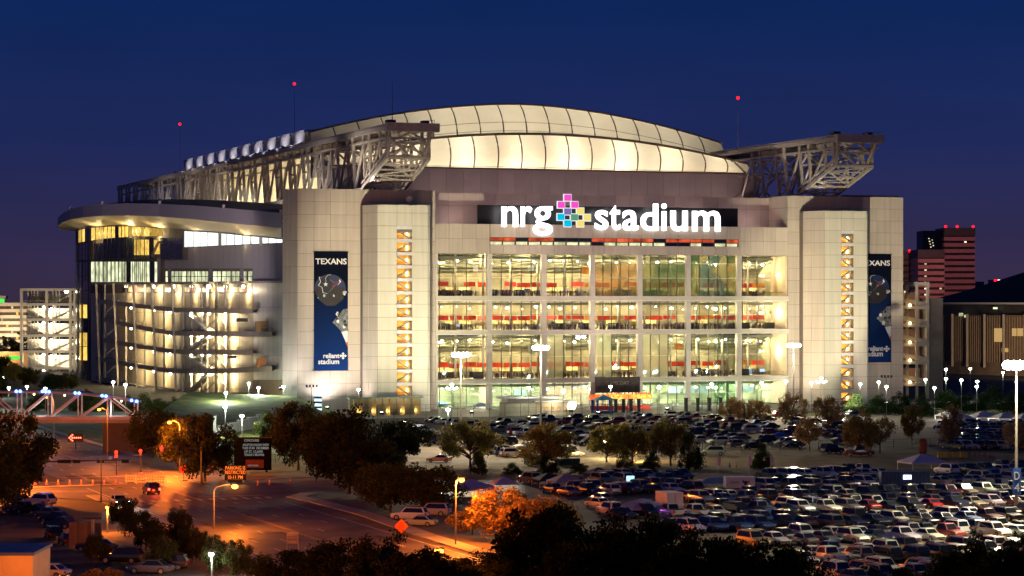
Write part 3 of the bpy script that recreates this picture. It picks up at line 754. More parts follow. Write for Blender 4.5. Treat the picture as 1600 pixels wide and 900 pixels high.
    for (du, dv) in ((0, .018), (0, -.018), (.065, 0), (-.065, 0), (0, 0)):
        flat('diamond_mark', [(.855+du, .122+dv+.012), (.855+du-.045, .122+dv), (.855+du, .122+dv-.012), (.855+du+.045, .122+dv)], pw, -.10)
    return o
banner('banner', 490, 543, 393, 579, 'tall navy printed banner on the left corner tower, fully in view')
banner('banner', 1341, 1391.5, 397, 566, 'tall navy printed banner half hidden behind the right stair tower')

# ------------------------------------------------------------------ roof
FAB = fabricmat('roof_fabric', (0.90, 0.82, 0.66))
sc = S(955)                                   # centre line of the building
HW = 66.0; tf = 51.5
zr0 = zv + .1
def lowtop(u): return 78.0 - 7.4*abs(u)**2.0    # arch of the lower front tier
def uptop(u): return 88.2 - 10.0*abs(u)**1.8    # arch of the upper tier, set back
nseg = 18
TB = 240.0
roof = MB(); roof.box(sc-HW+10, sc+HW-2, t2+3, TB, zv-9.0, zv-8.5); rf = roof.build('added_roof_floor', M_roofing, st)  # hidden floor added to keep roof lamp light from leaking down
M_rib = mat('roof_rib', (0.20, 0.13, 0.08), .6)
def panel_patch(f, u0, u1, n=6, k=3):
    mb = MB()
    for i in range(k):
        for j in range(n):
            ua, ub = u0 + (u1-u0)*i/k, u0 + (u1-u0)*(i+1)/k; va, vb = j/n, (j+1)/n
            mb.quad(f(ua, va), f(ub, va), f(ub, vb), f(ua, vb))
    return mb
def sag(u):     # fabric draws in between the ribs
    q = ((u+1)/2*nseg) % 1.0; return math.sin(q*math.pi)
def f_low(u, v):
    z1 = lowtop(u); return (sc + HW*u, tf - 1.7*math.sin(v*math.pi*.8) + 3.0*v*v + .28*sag(u)*math.sin(v*math.pi), zr0 + (z1-zr0)*v)
def f_up(u, v):
    z1 = uptop(u); zb = lowtop(u) - 6.0
    return (sc + HW*u, tf + 15.0 + 6.5*v*v*v - .8*math.sin(v*math.pi*.7) + .28*sag(u)*math.sin(v*math.pi), zb + (z1-zb)*(v**.92))
def f_mid(u, v):
    a, b_ = f_low(u, 1), f_up(u, .34); return (a[0], a[1] + (b_[1]-a[1])*v, a[2] - .5 - 1.2*v)
for i in range(nseg):
    u0, u1 = -1 + 2*i/nseg, -1 + 2*(i+1)/nseg
    panel_patch(f_low, u0+.0012, u1-.0012, 6, 4).build('roof_panel', FAB, rf, True)
    panel_patch(f_up, u0+.0012, u1-.0012, 8, 4).build('roof_panel', FAB, rf, True)
    panel_patch(f_mid, u0+.0012, u1-.0012, 1, 2).build('tier_deck', mat('tier_deck', (.3, .27, .24), .8), rf)
    if i:
        for f in (f_low, f_up):
            mb = MB(); mb.tube([Vector(f(u0, j/8)) + Vector((0, -.12, .05)) for j in range(9)], .2, 5); mb.build('roof_rib', M_rib, rf)
for f, v, r_ in ((f_low, 1, .42), (f_low, 0, .32), (f_up, 1, .3), (f_low, .06, .07), (f_up, .62, .07), (f_up, .45, .07)):
    mb = MB(); mb.tube([Vector(f(-1+2*i/72, v)) + Vector((0, -.15, .05)) for i in range(73)], r_, 6); mb.build('roof_rib', M_rib, rf)
for sg in (-1, 1):      # rounded ends of the two tiers
    mb = MB()
    for f, z_ in ((f_low, zr0-.2), (f_up, zr0)):
        for j in range(8): mb.poly([f(sg, j/8), f(sg, (j+1)/8), (sc+sg*HW, tf+18, f(sg, (j+1)/8)[2]), (sc+sg*HW, tf+18, f(sg, j/8)[2])])
    mb.build('roof_gable', mat('gable', (.42, .36, .36), .7), rf)
def f_back(u, v): return (sc + HW*u, tf + 21.5 + (TB-tf-21.5)*v, uptop(u) - .4*v)
mb = MB()
for i in range(24):
    for j in range(10):
        ua, ub = -1+2*i/24, -1+2*(i+1)/24; mb.quad(f_back(ua, j/10), f_back(ub, j/10), f_back(ub, (j+1)/10), f_back(ua, (j+1)/10))
mb.build('roof_vault', mat('vault_fabric', (.6, .56, .55), .7), rf, True)
# row of trapezoid vent panels along the left eave
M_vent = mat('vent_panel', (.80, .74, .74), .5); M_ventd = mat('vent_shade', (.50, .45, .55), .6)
ze = 75.4; nb_ = 10
for i in range(nb_):
    ta = tf + 22 + (TB-tf-22)*i/nb_; L = (TB-tf-22)/nb_; tb = ta + L; x = sc-HW-.5
    k = MB(); k.poly([(x, ta+L*.01, ze), (x, ta+L*.09, ze+2.6), (x+.5, ta+L*.18, ze+3.9), (x+.5, ta+L*.62, ze+3.9), (x, ta+L*.71, ze+2.6), (x, ta+L*.79, ze)][::-1]); 
    k.poly([(x+.5, ta+L*.20, ze+3.9), (x+.5, ta+L*.52, ze+3.9), (x+5, ta+L*.52, ze+4.1), (x+5, ta+L*.20, ze+4.1)]); k.build('vent_panel', M_vent, rf)
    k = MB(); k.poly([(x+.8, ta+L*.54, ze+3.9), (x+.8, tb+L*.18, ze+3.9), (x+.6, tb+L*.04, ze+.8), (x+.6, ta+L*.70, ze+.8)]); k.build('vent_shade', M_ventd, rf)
    boxo('vent_walkway', M_purple, rf, x-1.0, x+.4, ta, tb-.1, ze-2.2, ze-.05)
    light('SPOT', 'vent_light', rf, (x-5, ta+L*.4, ze-.5), 1100, (.92, .9, 1), .4, (x, ta+L*.4, ze+2.5), 110, .9)
    boxo('vent_lamp', M_dark, rf, x-5.3, x-4.7, ta+L*.4-.3, ta+L*.4+.3, ze-1.4, ze-.9)
# lit fabric wall along the inner side of the left truss
for i in range(24):
    ta, tb = 72 + (TB-72)*i/24, 72 + (TB-72)*(i+1)/24; x = sc-54.0
    mb = MB(); mb.quad((x, ta, 57.5), (x, tb-.3, 57.5), (x, tb-.3, 75.2), (x, ta, 75.2)); mb.build('side_panel', FAB, rf)
mb = MB(); mb.quad((sc-54, 72, 75.2), (sc-54, TB, 75.2), (sc-42, TB, 75.2), (sc-42, 72, 75.2)); mb.quad((sc-42, 72, 56), (sc-42, TB, 56), (sc-42, TB, 75.2), (sc-42, 72, 75.2)); mb.quad((sc-54, 72, 57.4), (sc-42, 72, 57.4), (sc-42, 72, 75.2), (sc-54, 72, 75.2)); mb.quad((sc-54, 72, 57.4), (sc-54, TB, 57.4), (sc-42, TB, 57.4), (sc-42, 72, 57.4)); mb.build('gallery_lining', M_white, rf)
mb = MB(); mb.quad((sc+HW, tf, zv-8), (sc+HW, TB, zv-8), (sc+HW, TB, 77.6), (sc+HW, tf+20, 77.6)); mb.quad((sc-HW, TB, zv-8), (sc+HW, TB, zv-8), (sc+HW, TB, 77.6), (sc-HW, TB, 77.6)); mb.build('roof_side_wall', M_purple, rf)
# lamps hung inside the roof
LC = (1, .91, .72)
for i in range(8):
    u = -.86 + 1.72*i/7
    light('POINT', 'roof_lamp', rf, (sc + HW*u, tf+6.2, zr0+2.4), (3800, 4600, 5400, 5000, 6200, 5800, 4600, 3000)[i], LC, .8)
for i in range(5):
    u = -.7 + 1.4*i/4
    light('POINT', 'roof_lamp', rf, (sc + HW*u, tf+32, zr0+6), (9000, 12500, 13500, 11500, 7500)[i], LC, 1.5)
for i in range(9): light('POINT', 'gallery_lamp', rf, (sc-48.5, 80+18*i, 63), 7000, (1, .84, .52), .8)

# ------------------------------------------------------------------ long roof trusses
def truss(s_out, s_in, tn, tfar, zt, zb, tskip):
    """box truss: two side planes of leaning double posts between twin chords; lower chord lifts at the near end"""
    o = empty('roof_truss'); o.parent = st
    bay = 15.6; lift = 26.0
    def zlow(t): return zb + max(0, (lift - (t - tn)) / lift) * (8.5)
    for si, s in enumerate((s_out, s_in)):
        baro('top_chord', M_steel, o, (s, tn, zt), (s, tfar, zt), 1.1, 1.2)
        baro('top_rail', M_steel, o, (s, tn, zt-2.6), (s, tfar, zt-2.6), .5, .5)
        baro('bottom_chord', M_steel, o, (s, tn+lift, zb), (s, tfar, zb), 1.0, 1.1)
        baro('bottom_chord', M_steel, o, (s, tn+3, zlow(tn+3)), (s, tn+lift, zb), .8, .9)
        baro('bottom_rail', M_steel, o, (s, tn+3, zlow(tn+3)+1.7), (s, tn+lift, zb+1.7), .45, .45)
        t = tn + 3.4; k = 0
        while t < min(tfar - 4, tskip):
            for dt in ((0, 5.6) if si == 0 or k < 3 else (0,)):
                ta = t + dt
                if ta > tfar: break
                lean = min(3.0, 3.0*(ta-tn)/30)
                baro('post', M_steel, o, (s, ta, zt-.7), (s, ta-lean, zlow(ta-lean)+.3), .75, .6)
            baro('brace', M_steel, o, (s, t+5.6, zt-3), (s, t+bay-3.0, zlow(t+bay-3)+.8), .5)
            if si and k > 3: t += bay; k += 1; continue
            baro('brace', M_steel, o, (s, t+.2, zt-3.2), (s, t+4.6, (zt+zlow(t))/2), .42)
            baro('brace', M_steel, o, (s, t-.4, (zt+zlow(t))/2), (s, t+4.4, (zt+zlow(t))/2), .45)
            baro('brace', M_steel, o, (s, t-.6, (zt+zlow(t))/2-1), (s, t+3.6, zlow(t+3)+.8), .42)
            t += bay; k += 1
    # cross frames: diagonals from side to side at every bay
    t = tn + 3.4; k = 0
    while t < min(tfar - 4, 75):
        z0 = zlow(t)
        baro('cross_brace', M_steel, o, (s_out, t, zt-2.6), (s_in, t, zt-2.6), .5)
        baro('cross_brace', M_steel, o, (s_out, t-1, z0+.2), (s_in, t-1, z0+.2), .5)
        baro('cross_brace', M_steel, o, (s_out, t+2, zt-3), (s_in, t, z0+1), .45)
        if k < 5: baro('cross_brace', M_steel, o, (s_in, t+3, zt-3), (s_out, t+1, z0+1), .45); baro('cross_brace', M_steel, o, (s_out, t-.4, (zt+z0)/2), (s_in, t-.4, (zt+z0)/2), .45)
        t += bay; k += 1
    # near end frame
    baro('end_beam', M_steel, o, (s_out-1.2, tn, zt), (s_in+1.6, tn, zt), 2.2, 2.2)
    zl = zlow(tn+3)
    sm = (s_out+s_in)/2
    baro('end_post', M_steel, o, (s_in, tn+.6, zt-1), (s_in-1.6, tn+3, zl+.2), .75)
    baro('end_post', M_steel, o, (s_out, tn+.6, zt-1), (s_out+.2, tn+3, zl+.2), .75)
    baro('end_brace', M_steel, o, (sm, tn+.6, zt-1), (s_in-1.2, tn+2.4, (zt+zl)/2), .5); baro('end_brace', M_steel, o, (s_out+.6, tn+1.2, (zt+zl)/2+1), (sm+.5, tn+3, zl+.2), .5)
    baro('end_brace', M_steel, o, (sm, tn+.6, zt-1), (s_out+.4, tn+1.8, (zt+zl)/2), .5)
    baro('end_brace', M_steel, o, (s_out, tn+1.8, (zt+zl)/2), (s_in-.8, tn+1.8, (zt+zl)/2), .5)
    baro('end_brace', M_steel, o, (s_out, tn+3, zl+.2), (s_in-1.6, tn+3, zl+.2), .7); baro('end_brace', M_steel, o, (sm, tn+2, (zt+zl)/2), (s_in-1.6, tn+3, zl+.2), .45)
    mb = None
    for q in range(7):
        f0_ = q/6; ta_ = tn+3+(lift-3)*f0_; z_ = zlow(ta_)-.3; baro('soffit_bar', M_steel, o, (s_out, ta_, z_), (s_in-1.6*(1-f0_), ta_, z_), .35)
        if q < 6: tb_ = tn+3+(lift-3)*(q+1)/6; baro('soffit_bar', M_steel, o, (s_out if q % 2 else s_in-1.4, ta_, z_), (s_in-1.4 if q % 2 else s_out, tb_, zlow(tb_)-.3), .3)
    # rail deck on top with handrail and winch boxes
    boxo('rail_deck', M_steel, o, s_out-.6, s_in+.6, tn+1.2, tfar, zt+.78, zt+1.0)
    boxo('handrail', M_dark, o, s_in+.4, s_in+.48, tn, tn+60, zt+2.0, zt+2.08)
    for q in range(14): boxo('handrail_post', M_dark, o, s_in+.4, s_in+.48, tn+q*4.4, tn+q*4.4+.1, zt+1, zt+2.0)
    for (ds, dt, w, h) in ((.9, 2, 1.6, 1.0), (.2, 6, 2.2, 1.3)):
        x = s_out + (s_in-s_out)*ds; boxo('winch_box', M_dark, o, x-w/2, x+w/2, tn+dt, tn+dt+2.5, zt+1.0, zt+1.0+h)
    return o
TN = -17.0
so_, si_ = S(610, TN), S(683, TN)
zt_ = Zs(195, so_, TN)
truss(so_, si_-1.2, TN, 352, zt_-.5, 58.6, 400)
so2, si2 = S(1312, TN), S(1377, TN)
zt2_ = Zs(213, so2, TN)
truss(so2, si2-1.2, TN, 345, zt2_-.5, HR+.3, 36)
# left roof terrace between side wing and truss
# masts with red aircraft beacons on the roof
def beacon_mast(px, ptop, pbase, Y, label):
    a, c = P(px, pbase, Y), P(px, ptop, Y)
    o = thing('beacon_mast', label, 'mast', a, 0, 'red beacon masts above the roof')
    h = c.z - a.z
    mb = MB(); mb.tube([(0, 0, -4), (0, 0, h)], [.10, .04], 6); mb.build('pole', mat('mast_grey', (.2, .2, .24), .6), o)
    mb = MB(); mb.ball((0, 0, h), .5, 8); mb.build('lamp', E_red, o, True)
beacon_mast(460, 131, 222, 830, 'thin mast with red beacon above the left roof truss, the tallest one')
beacon_mast(281, 194, 285, 960, 'thin mast with red beacon at the far left end of the roof')
beacon_mast(1153, 153, 235, 720, 'thin mast with red beacon at the right end of the curved roof')
mb = MB(); a = P(613, 192, 640); h = P(613, 128, 640).z - a.z; mb.tube([(0, 0, -1), (0, 0, h)], [.10, .04], 6)
tag(mb.build('antenna_mast', M_dark, loc=a), 'thin bare antenna rising from the near end of the left truss', 'mast')
boxo('roof_curb', M_dark, st, S(1320), S(1409), 2, 2.2, HR, HR+.5)

# ------------------------------------------------------------------ floodlights on the front
def flood(pos, aim, e, colr, cone, label, blend=.8, n=1):
    o = thing('floodlight', label, 'floodlight', W(*pos), TH, 'ground floodlights in front of the stadium')
    mb = MB(); mb.box(-.5, .5, -.35, .35, .5, 1.1); mb.bar((-.35, 0, 0), (-.35, 0, .7), .1); mb.bar((.35, 0, 0), (.35, 0, .7), .1); mb.build('housing', M_dark, o)
    mb = MB(); mb.quad((-.42, -.25, 1.112), (.42, -.25, 1.112), (.42, .25, 1.112), (-.42, .25, 1.112)); mb.build('lens', emat('flood_lens', (1, .95, .85), 25), o)
    a = Vector(aim) - Vector(pos)
    light('SPOT', 'flood_light', o, (0, 0, 1.3), e, colr, .4, (a.x, a.y, a.z), cone, blend)
    return o
WARMW = (1.0, .90, .68); COOL = (1.0, .93, .86)
flood((S(503), -5, .3), (S(510), 0, 22), 11000, COOL, 130, 'floodlight at the foot of the left banner')
flood((S(545), -7, .3), (S(555), 0, 26), 4500, (1, .86, .74), 120, 'floodlight between the left banner and the left stair tower')
flood((S(632, -85), -85, .3), (S(632, -9), -9, 33), 470000, (1, .88, .60), 46, 'floodlight in the upper lot far in front of the left stair tower')
flood((S(600, -40), -38, .3), (S(600, -9), -9, 42), 16000, WARMW, 52, 'floodlight left of the one facing the left stair tower')
flood((S(1324, -85), -85, .3), (S(1322, -9), -9, 32), 470000, (1, .88, .60), 46, 'floodlight in the upper lot far in front of the right stair tower')
flood((S(1385, -30), -30, .3), (S(1388), 0, 24), 17000, (1, .82, .66), 80, 'floodlight facing the right banner')
flood((S(1243, -12), -12, .3), (S(1243), 0, 22), 8000, WARMW, 110, 'floodlight at the inner edge of the right tower')
flood((S(480, -30), -34, .3), (S(500), 0, 40), 52000, (1, .74, .54), 60, 'floodlight lighting the upper left tower from the lawn')
flood((S(900, -40), -55, .3), (S(955), 0, 46), 150000, (1, .78, .66), 62, 'floodlight aimed at the band below the sign')
for i, px in enumerate((735, 890, 1040, 1180)):
    flood((S(px, -40), -41, .3), (S(px), 0, 18), 46000, (1, .90, .66), 80, 'floodlight on the plaza facing the glazed front, %s from the left' % ORD[i])
flood((*ST_of((-92, 590)), .3), (*ST_of((-98, 760)), 62), 460000, (1, .82, .84), 40, 'added floodlight on the lawn standing in for city glow on the brim roof')  # added flood; the brim itself only catches city glow
# added ledge lamps, an invented source brightening the upper walls
for i in range(6):
    x = S(720 + 92*i, 6)
    b_ = boxo('added_ledge_lamp', M_dark, st, x-.4, x+.4, 4.6, 5.2, ZB[5]-.3, ZB[5]+.1)
    light('AREA', 'added_ledge_light', st, (x, 5, ZB[5]+.3), 650, (1, .70, .62), 2.0, (x, t1+4, ZB[5]+9))

for i in range(8):      # more added lamps, brightening the dark wall under the roof
    x = S(700 + 66*i, 38)
    boxo('added_ledge_lamp', M_dark, st, x-.4, x+.4, 39.6, 40.2, zw-1.0, zw-.5)
    light('SPOT', 'added_ledge_light', st, (x, 40, zw-.2), 1500, (1, .70, .62), .5, (x, 51, zv-2), 150, .9)
# lamps on the roof terraces lighting the trusses
for i in range(7):
    tq = -8 + 42*i
    boxo('terrace_floodlight', M_dark, st, so_-10.4, so_-9.6, tq+8, tq+8.6, 54.0, 54.9) if i else None
    light('SPOT', 'terrace_light', st, (so_-10, tq+8.3 if i else 10, 55.2 if i else 59.6), 9000, (1, .86, .74), .5, (so_, tq+14, 67), 120, .8)
for (x, tq) in ((S(585, 1), 1.0), (S(1285, 1), 1.0)):
    zq = HT if x < sc else HR
    boxo('terrace_floodlight', M_dark, st, x-.4, x+.4, tq, tq+.6, zq, zq+.5)
    light('SPOT', 'terrace_light', st, (x, tq+.3, zq+.9), 900, (1, .88, .78), .4, (x + (1 if x < sc else -2), -3, zq+12), 130, .8)
# ------------------------------------------------------------------ side wing with brim roof, rotunda and ramps (left)
def interp(tab, x):
    if x <= tab[0][0]: return tab[0][1]
    for (a, va), (b, vb) in zip(tab, tab[1:]):
        if x <= b: return va + (vb-va)*(x-a)/(b-a)
    return tab[-1][1]
def loc_st(v):
    s, t = ST_of(v); return Vector((s, t, v[2]))
WING = [(118, 948), (121, 920), (126, 900), (140, 880), (160, 866), (190, 850), (220, 836), (255, 815), (290, 786), (330, 752), (395, 698), (420, 679), (442, 664)]
wing = empty('side_wing'); wing.parent = st
def WP(px, py, off=0.0):
    Y = interp(WING, px)
    v = P(px, py, Y)
    k = 1 - off / Y
    return loc_st((v.x*k, v.y*k, v.z))
def wq(name, m, pa, pb, ta, tb, ba, bb, off=.3, parent=None, depth=None, n=None):
    """a slab of wall between two survey columns; follows the curved plan"""
    parent = parent or wing
    n = n or max(1, int(abs(pb-pa)/12)); depth = off + .2 if depth is None else depth
    mb = MB()
    for i in range(n):
        f0, f1 = i/n, (i+1)/n; p0, p1 = pa+(pb-pa)*f0, pa+(pb-pa)*f1
        T0, T1 = ta+(tb-ta)*f0, ta+(tb-ta)*f1; B0, B1 = ba+(bb-ba)*f0, ba+(bb-ba)*f1
        A = [WP(p0, B0, off), WP(p1, B1, off), WP(p1, T1, off), WP(p0, T0, off)]
        q0, q1 = WP(p0, T0, off-depth), WP(p1, T1, off-depth)
        D = [Vector((q0.x, q0.y, A[0].z)), Vector((q1.x, q1.y, A[1].z)), Vector((q1.x, q1.y, A[2].z)), Vector((q0.x, q0.y, A[3].z))]
        mb.quad(*A); mb.quad(D[1], D[0], D[3], D[2]); mb.quad(A[3], A[2], D[2], D[3]); mb.quad(D[0], D[1], A[1], A[0])
        if i == 0: mb.quad(D[0], A[0], A[3], D[3])
        if i == n-1: mb.quad(A[1], D[1], D[2], A[2])
    return mb.build(name, m, parent)
M_grey = mat('grey_cladding', (0.36, 0.34, 0.37), .45, var=.06, orand=.07)
M_white2 = mat('pale_cladding', (0.62, 0.60, 0.56), .5, var=.06, orand=.05)
M_brim = mat('brim_metal', (0.48, 0.43, 0.46), .45, var=.05)
M_soff = mat('brim_soffit', (0.52, 0.44, 0.28), .6, var=.08)
M_cream2 = mat('cream_wall', (0.66, 0.56, 0.38), .65, var=.1, scale=.2, orand=.06)
M_beam = mat('ramp_beam', (0.40, 0.34, 0.27), .8, var=.15)
M_deck = mat('ramp_deck', (0.45, 0.41, 0.34), .8, var=.15)
E_coolwin = emat('cool_window', (0.92, 1.0, 0.98), 1.5, var=.15, scale=.2, orand=.3)
E_yelwin = emat('amber_window', (1.0, 0.62, 0.12), 0.95, var=.45, scale=.7, orand=.5)
E_palewin = emat('pale_window', (0.86, 0.90, 0.55), 0.85, var=.5, scale=.35, orand=.4)
G_black = mat('black_glass', (0.012, 0.020, 0.018), 0.12, var=.3, scale=.3, spec=.8)
TOPW = [(118, 362), (125, 358), (140, 355.5), (170, 353.5), (208, 353), (257, 357), (290, 360), (340, 363), (440, 373)]
# core wall behind everything
for a, c in ((118, 160), (160, 250), (250, 345), (345, 442)):
    wq('core_wall', M_joint, a, c, interp(TOPW, a)-2, interp(TOPW, c)-2, 640, 640, 0, depth=.4, n=8)
# rotunda: amber clubroom windows
edges = [122, 128, 133, 137, 142, 149, 155, 162, 168, 174, 180, 185, 190, 195, 201, 207, 213, 219, 226, 234, 257]
for i in range(len(edges)-1):
    a, c = edges[i], edges[i+1]
    lo = lambda x: interp([(122, 379), (160, 373), (208, 369), (257, 369)], x)
    m = G_black if i in (2, 3, 10) else E_yelwin
    wq('club_window', m, a+.6, c-.6, interp(TOPW, a)+.8, interp(TOPW, c)+.8, lo(a), lo(c), .35, n=1)
    wq('club_mullion', M_mull, a-.5, a+.5, interp(TOPW, a), interp(TOPW, a), 440, 440, .6, n=1)
# dark glass band with two lit openings
for i, (a, c) in enumerate([(118, 126), (126, 138), (138, 150), (150, 162), (162, 174), (174, 186), (186, 198), (198, 209), (233, 240), (250, 262), (262, 274), (274, 285)]):
    for j, (y0, y1) in enumerate([(380, 389), (389, 398), (398, 406)] if a < 160 else [(371, 382), (382, 394), (394, 404)]):
        wq('dark_pane', G_black, a+.3, c-.3, y0+.3, y0+.3, y1-.2, y1-.2, .3, n=1)
wq('dark_glass_edge', M_mull, 118, 285, 406, 404, 408, 406, .7)
for (a, c) in ((209.5, 217), (217.5, 225), (225.5, 232.5)):
    wq('lit_pane', E_yelwin, a, c, 374.5, 374.5, 398.5, 398.5, .4, n=1)
wq('lit_pane', E_yelwin, 240.5, 249.5, 375, 375, 397, 397, .4, n=1)
mb = MB(); mb.bar(WP(250, 375, .8), WP(238, 400, .8), .9); mb.build('stair_string', M_joint, wing)
# cool white window strip under the brim
wp_edges = [(288, 302), (302.5, 313), (313.5, 324), (325, 341), (346, 354), (355, 366), (367, 378), (379, 391), (393, 405), (410, 419), (420, 431), (432, 441)]
for a, c in wp_edges:
    wq('strip_window', E_coolwin, a, c, interp(TOPW, a)+1.2, interp(TOPW, c)+1.2, 386-(a-290)*.047, 386-(c-290)*.047, .35, n=1)
for a in (343.5, 407): wq('pier', M_white2, a-2.2, a+2.2, interp(TOPW, a), interp(TOPW, a), 384, 384, 1.0, n=1)
for a in (302.2, 313.2, 324.5, 354.5, 366.5, 378.5, 392, 419.5, 431.5): wq('window_mullion', M_mull, a-.35, a+.35, interp(TOPW, a), interp(TOPW, a), 386, 382, .5, n=1)
# grey metal wall panels
x = 257.0
while x < 441:
    c = min(x + 9.2, 442)
    wq('metal_panel', M_grey, x+.12, c-.12, 387.5-(max(x, 290)-290)*.047 if x > 285 else 406.5, 387.5-(max(c, 290)-290)*.047 if x > 285 else 406.5, 419.5 if x < 394 else 440, 419.5 if x < 394 else 440, .5, n=1)
    x = c
# lower glazing of the rotunda and the window strip
xs_ = [142 + 6.2*i for i in range(18)]
for i, a in enumerate(xs_[:-1]):
    wq('tall_pane', E_palewin if i not in (9, 15) else G_black, a+.5, a+5.7, 409, 409, 440.5, 440.5, .35, n=1)
    wq('glass_mullion', M_mull, a-.3, a+.4, 408, 408, 441, 441, .6, n=1)
wq('pier', M_grey, 245.5, 251, 404, 404, 441, 441, 1.2, n=1)
for k, (a, c) in enumerate([(253, 257.5), (258.5, 263), (267, 272), (273, 278), (279, 284), (285, 290.5), (292, 297), (298.5, 303), (304, 308), (309, 314), (315, 320), (321, 325), (333, 339), (340, 345), (347, 353), (354, 360), (362, 367), (368, 374), (381, 385), (388, 394)]):
    wq('strip_pane', E_palewin, a, c, 424, 424, 440.5, 440.5, .3, n=1)
for a in (265, 329, 378): wq('pier', M_grey, a-3, a+3, 420, 420, 441, 441, 1.0, n=1)
for a in range(255, 394, 12): wq('strip_transom', M_mull, a, a+12, 431.6, 431.6, 432.6, 432.6, .5, n=1)
# left dark curtain wall below the rotunda
for i, (a, c) in enumerate([(118.3, 124), (124.3, 130), (130.3, 136), (136.3, 141.5)]):
    for j in range(9):
        y0 = 410 + j*22
        wq('curtain_pane', E_yelwin if (j in (3, 5, 6) and i in (1, 2)) else G_black, a, c, y0, y0, y0+21, y0+21, .3, n=1)
# thin canopy slab below the upper mass
wq('canopy_slab', M_beam, 142, 300, 441.5, 440.5, 445.5, 444.5, 9.0, depth=9.0); wq('canopy_slab', M_beam, 300, 442, 440.5, 438.5, 444.5, 441.5, 5.0, depth=5.0)
# lower walls
for i in range(12):
    a = 142 + i*21.1
    for j in range(6): wq('cream_panel', M_cream2, a+.15, a+20.9, 458+j*30, 458+j*30, 487.6+j*30, 487.6+j*30, .3, n=1)
for i in range(20):
    a = 190 + i*10.2
    wq('bar_window', M_cream2 if i % 4 == 1 else M_red if i % 4 == 2 else M_dark, a+.4, a+9.6, 449, 449, 456, 456, .3, n=1)
for i in range(6):
    a = 395.5 + i*7.7
    for j in range(5): wq('pale_panel', M_white2 if j < 4 else mat('tan_panel', (.42, .31, .19), .7), a+.1, a+7.6, 442+j*38, 442+j*38, 479.6+j*38, 479.6+j*38, .6, n=1)
# brim roof
BR = [(440, 650, 333, 356.5), (400, 680, 329, 352.5), (350, 716, 325, 347.5), (300, 751, 321, 342.5), (250, 786, 318.5, 338.5), (200, 812, 317.5, 336.5), (160, 831, 318.8, 337), (130, 850, 322, 339.5), (110, 870, 327, 343), (98, 893, 333, 347), (91, 925, 340, 352), (90, 960, 345, 356), (97, 1000, 350, 360)]
fa, so_f, rf_, cop = MB(), MB(), MB(), MB()
for (p0, p1) in zip(BR, BR[1:]):
    pts = []
    for (px, Y, yt, yb) in (p0, p1):
        tp, bt = loc_st(P(px, yt, Y)), loc_st(P(px, yb, Y))
        wx = min(max(px*1.0 + (118-90)*max(0, (200-px)/110) if px < 200 else px, 118.0), 442)
        if Y > 925: wx = 118
        wv = WP(wx, interp(TOPW, wx)-1.2, 0.3)
        inn = tp + Vector((16, 10, 2.0))
        pts.append((tp, bt, wv, inn))
    (t0_, b0_, w0_, i0_), (t1_, b1_, w1_, i1_) = pts
    fa.quad(t0_, b0_, b1_, t1_); so_f.quad(b0_, w0_, w1_, b1_); rf_.quad(t1_, i1_, i0_, t0_)
    fa2 = MB(); fa2.quad(t0_, b0_, b1_, t1_); n_ = (b0_-t0_).cross(t1_-t0_).normalized()*.15
    if n_.y > 0: n_ = -n_
    fa2.quad(*(q + n_ for q in (t0_, b0_, b1_, t1_))); fa2.build('brim_panel', M_brim, wing)
so_f.build('brim_soffit', M_soff, wing); rf_.build('brim_roof', M_roofing, wing)
boxo('roof_terrace', M_roofing, wing, S(205, 300), so_-2, 8, 300, 53.0, 54.0)
for px, Y, yt, yb in BR[:9:2]:
    v = loc_st(P(px, yt, Y)); boxo('roof_bollard', M_brim, wing, v.x-.4, v.x+.4, v.y, v.y+.8, v.z-.2, v.z+1.0)
# soffit lamps
for (px, py, e) in ((150, 366, 2600), (200, 362, 3000), (245, 366, 2600), (300, 372, 900), (380, 374, 1100)):
    v = WP(px, py, 4.0); light('POINT', 'brim_light', wing, v, e, (1, .72, .34), .5)
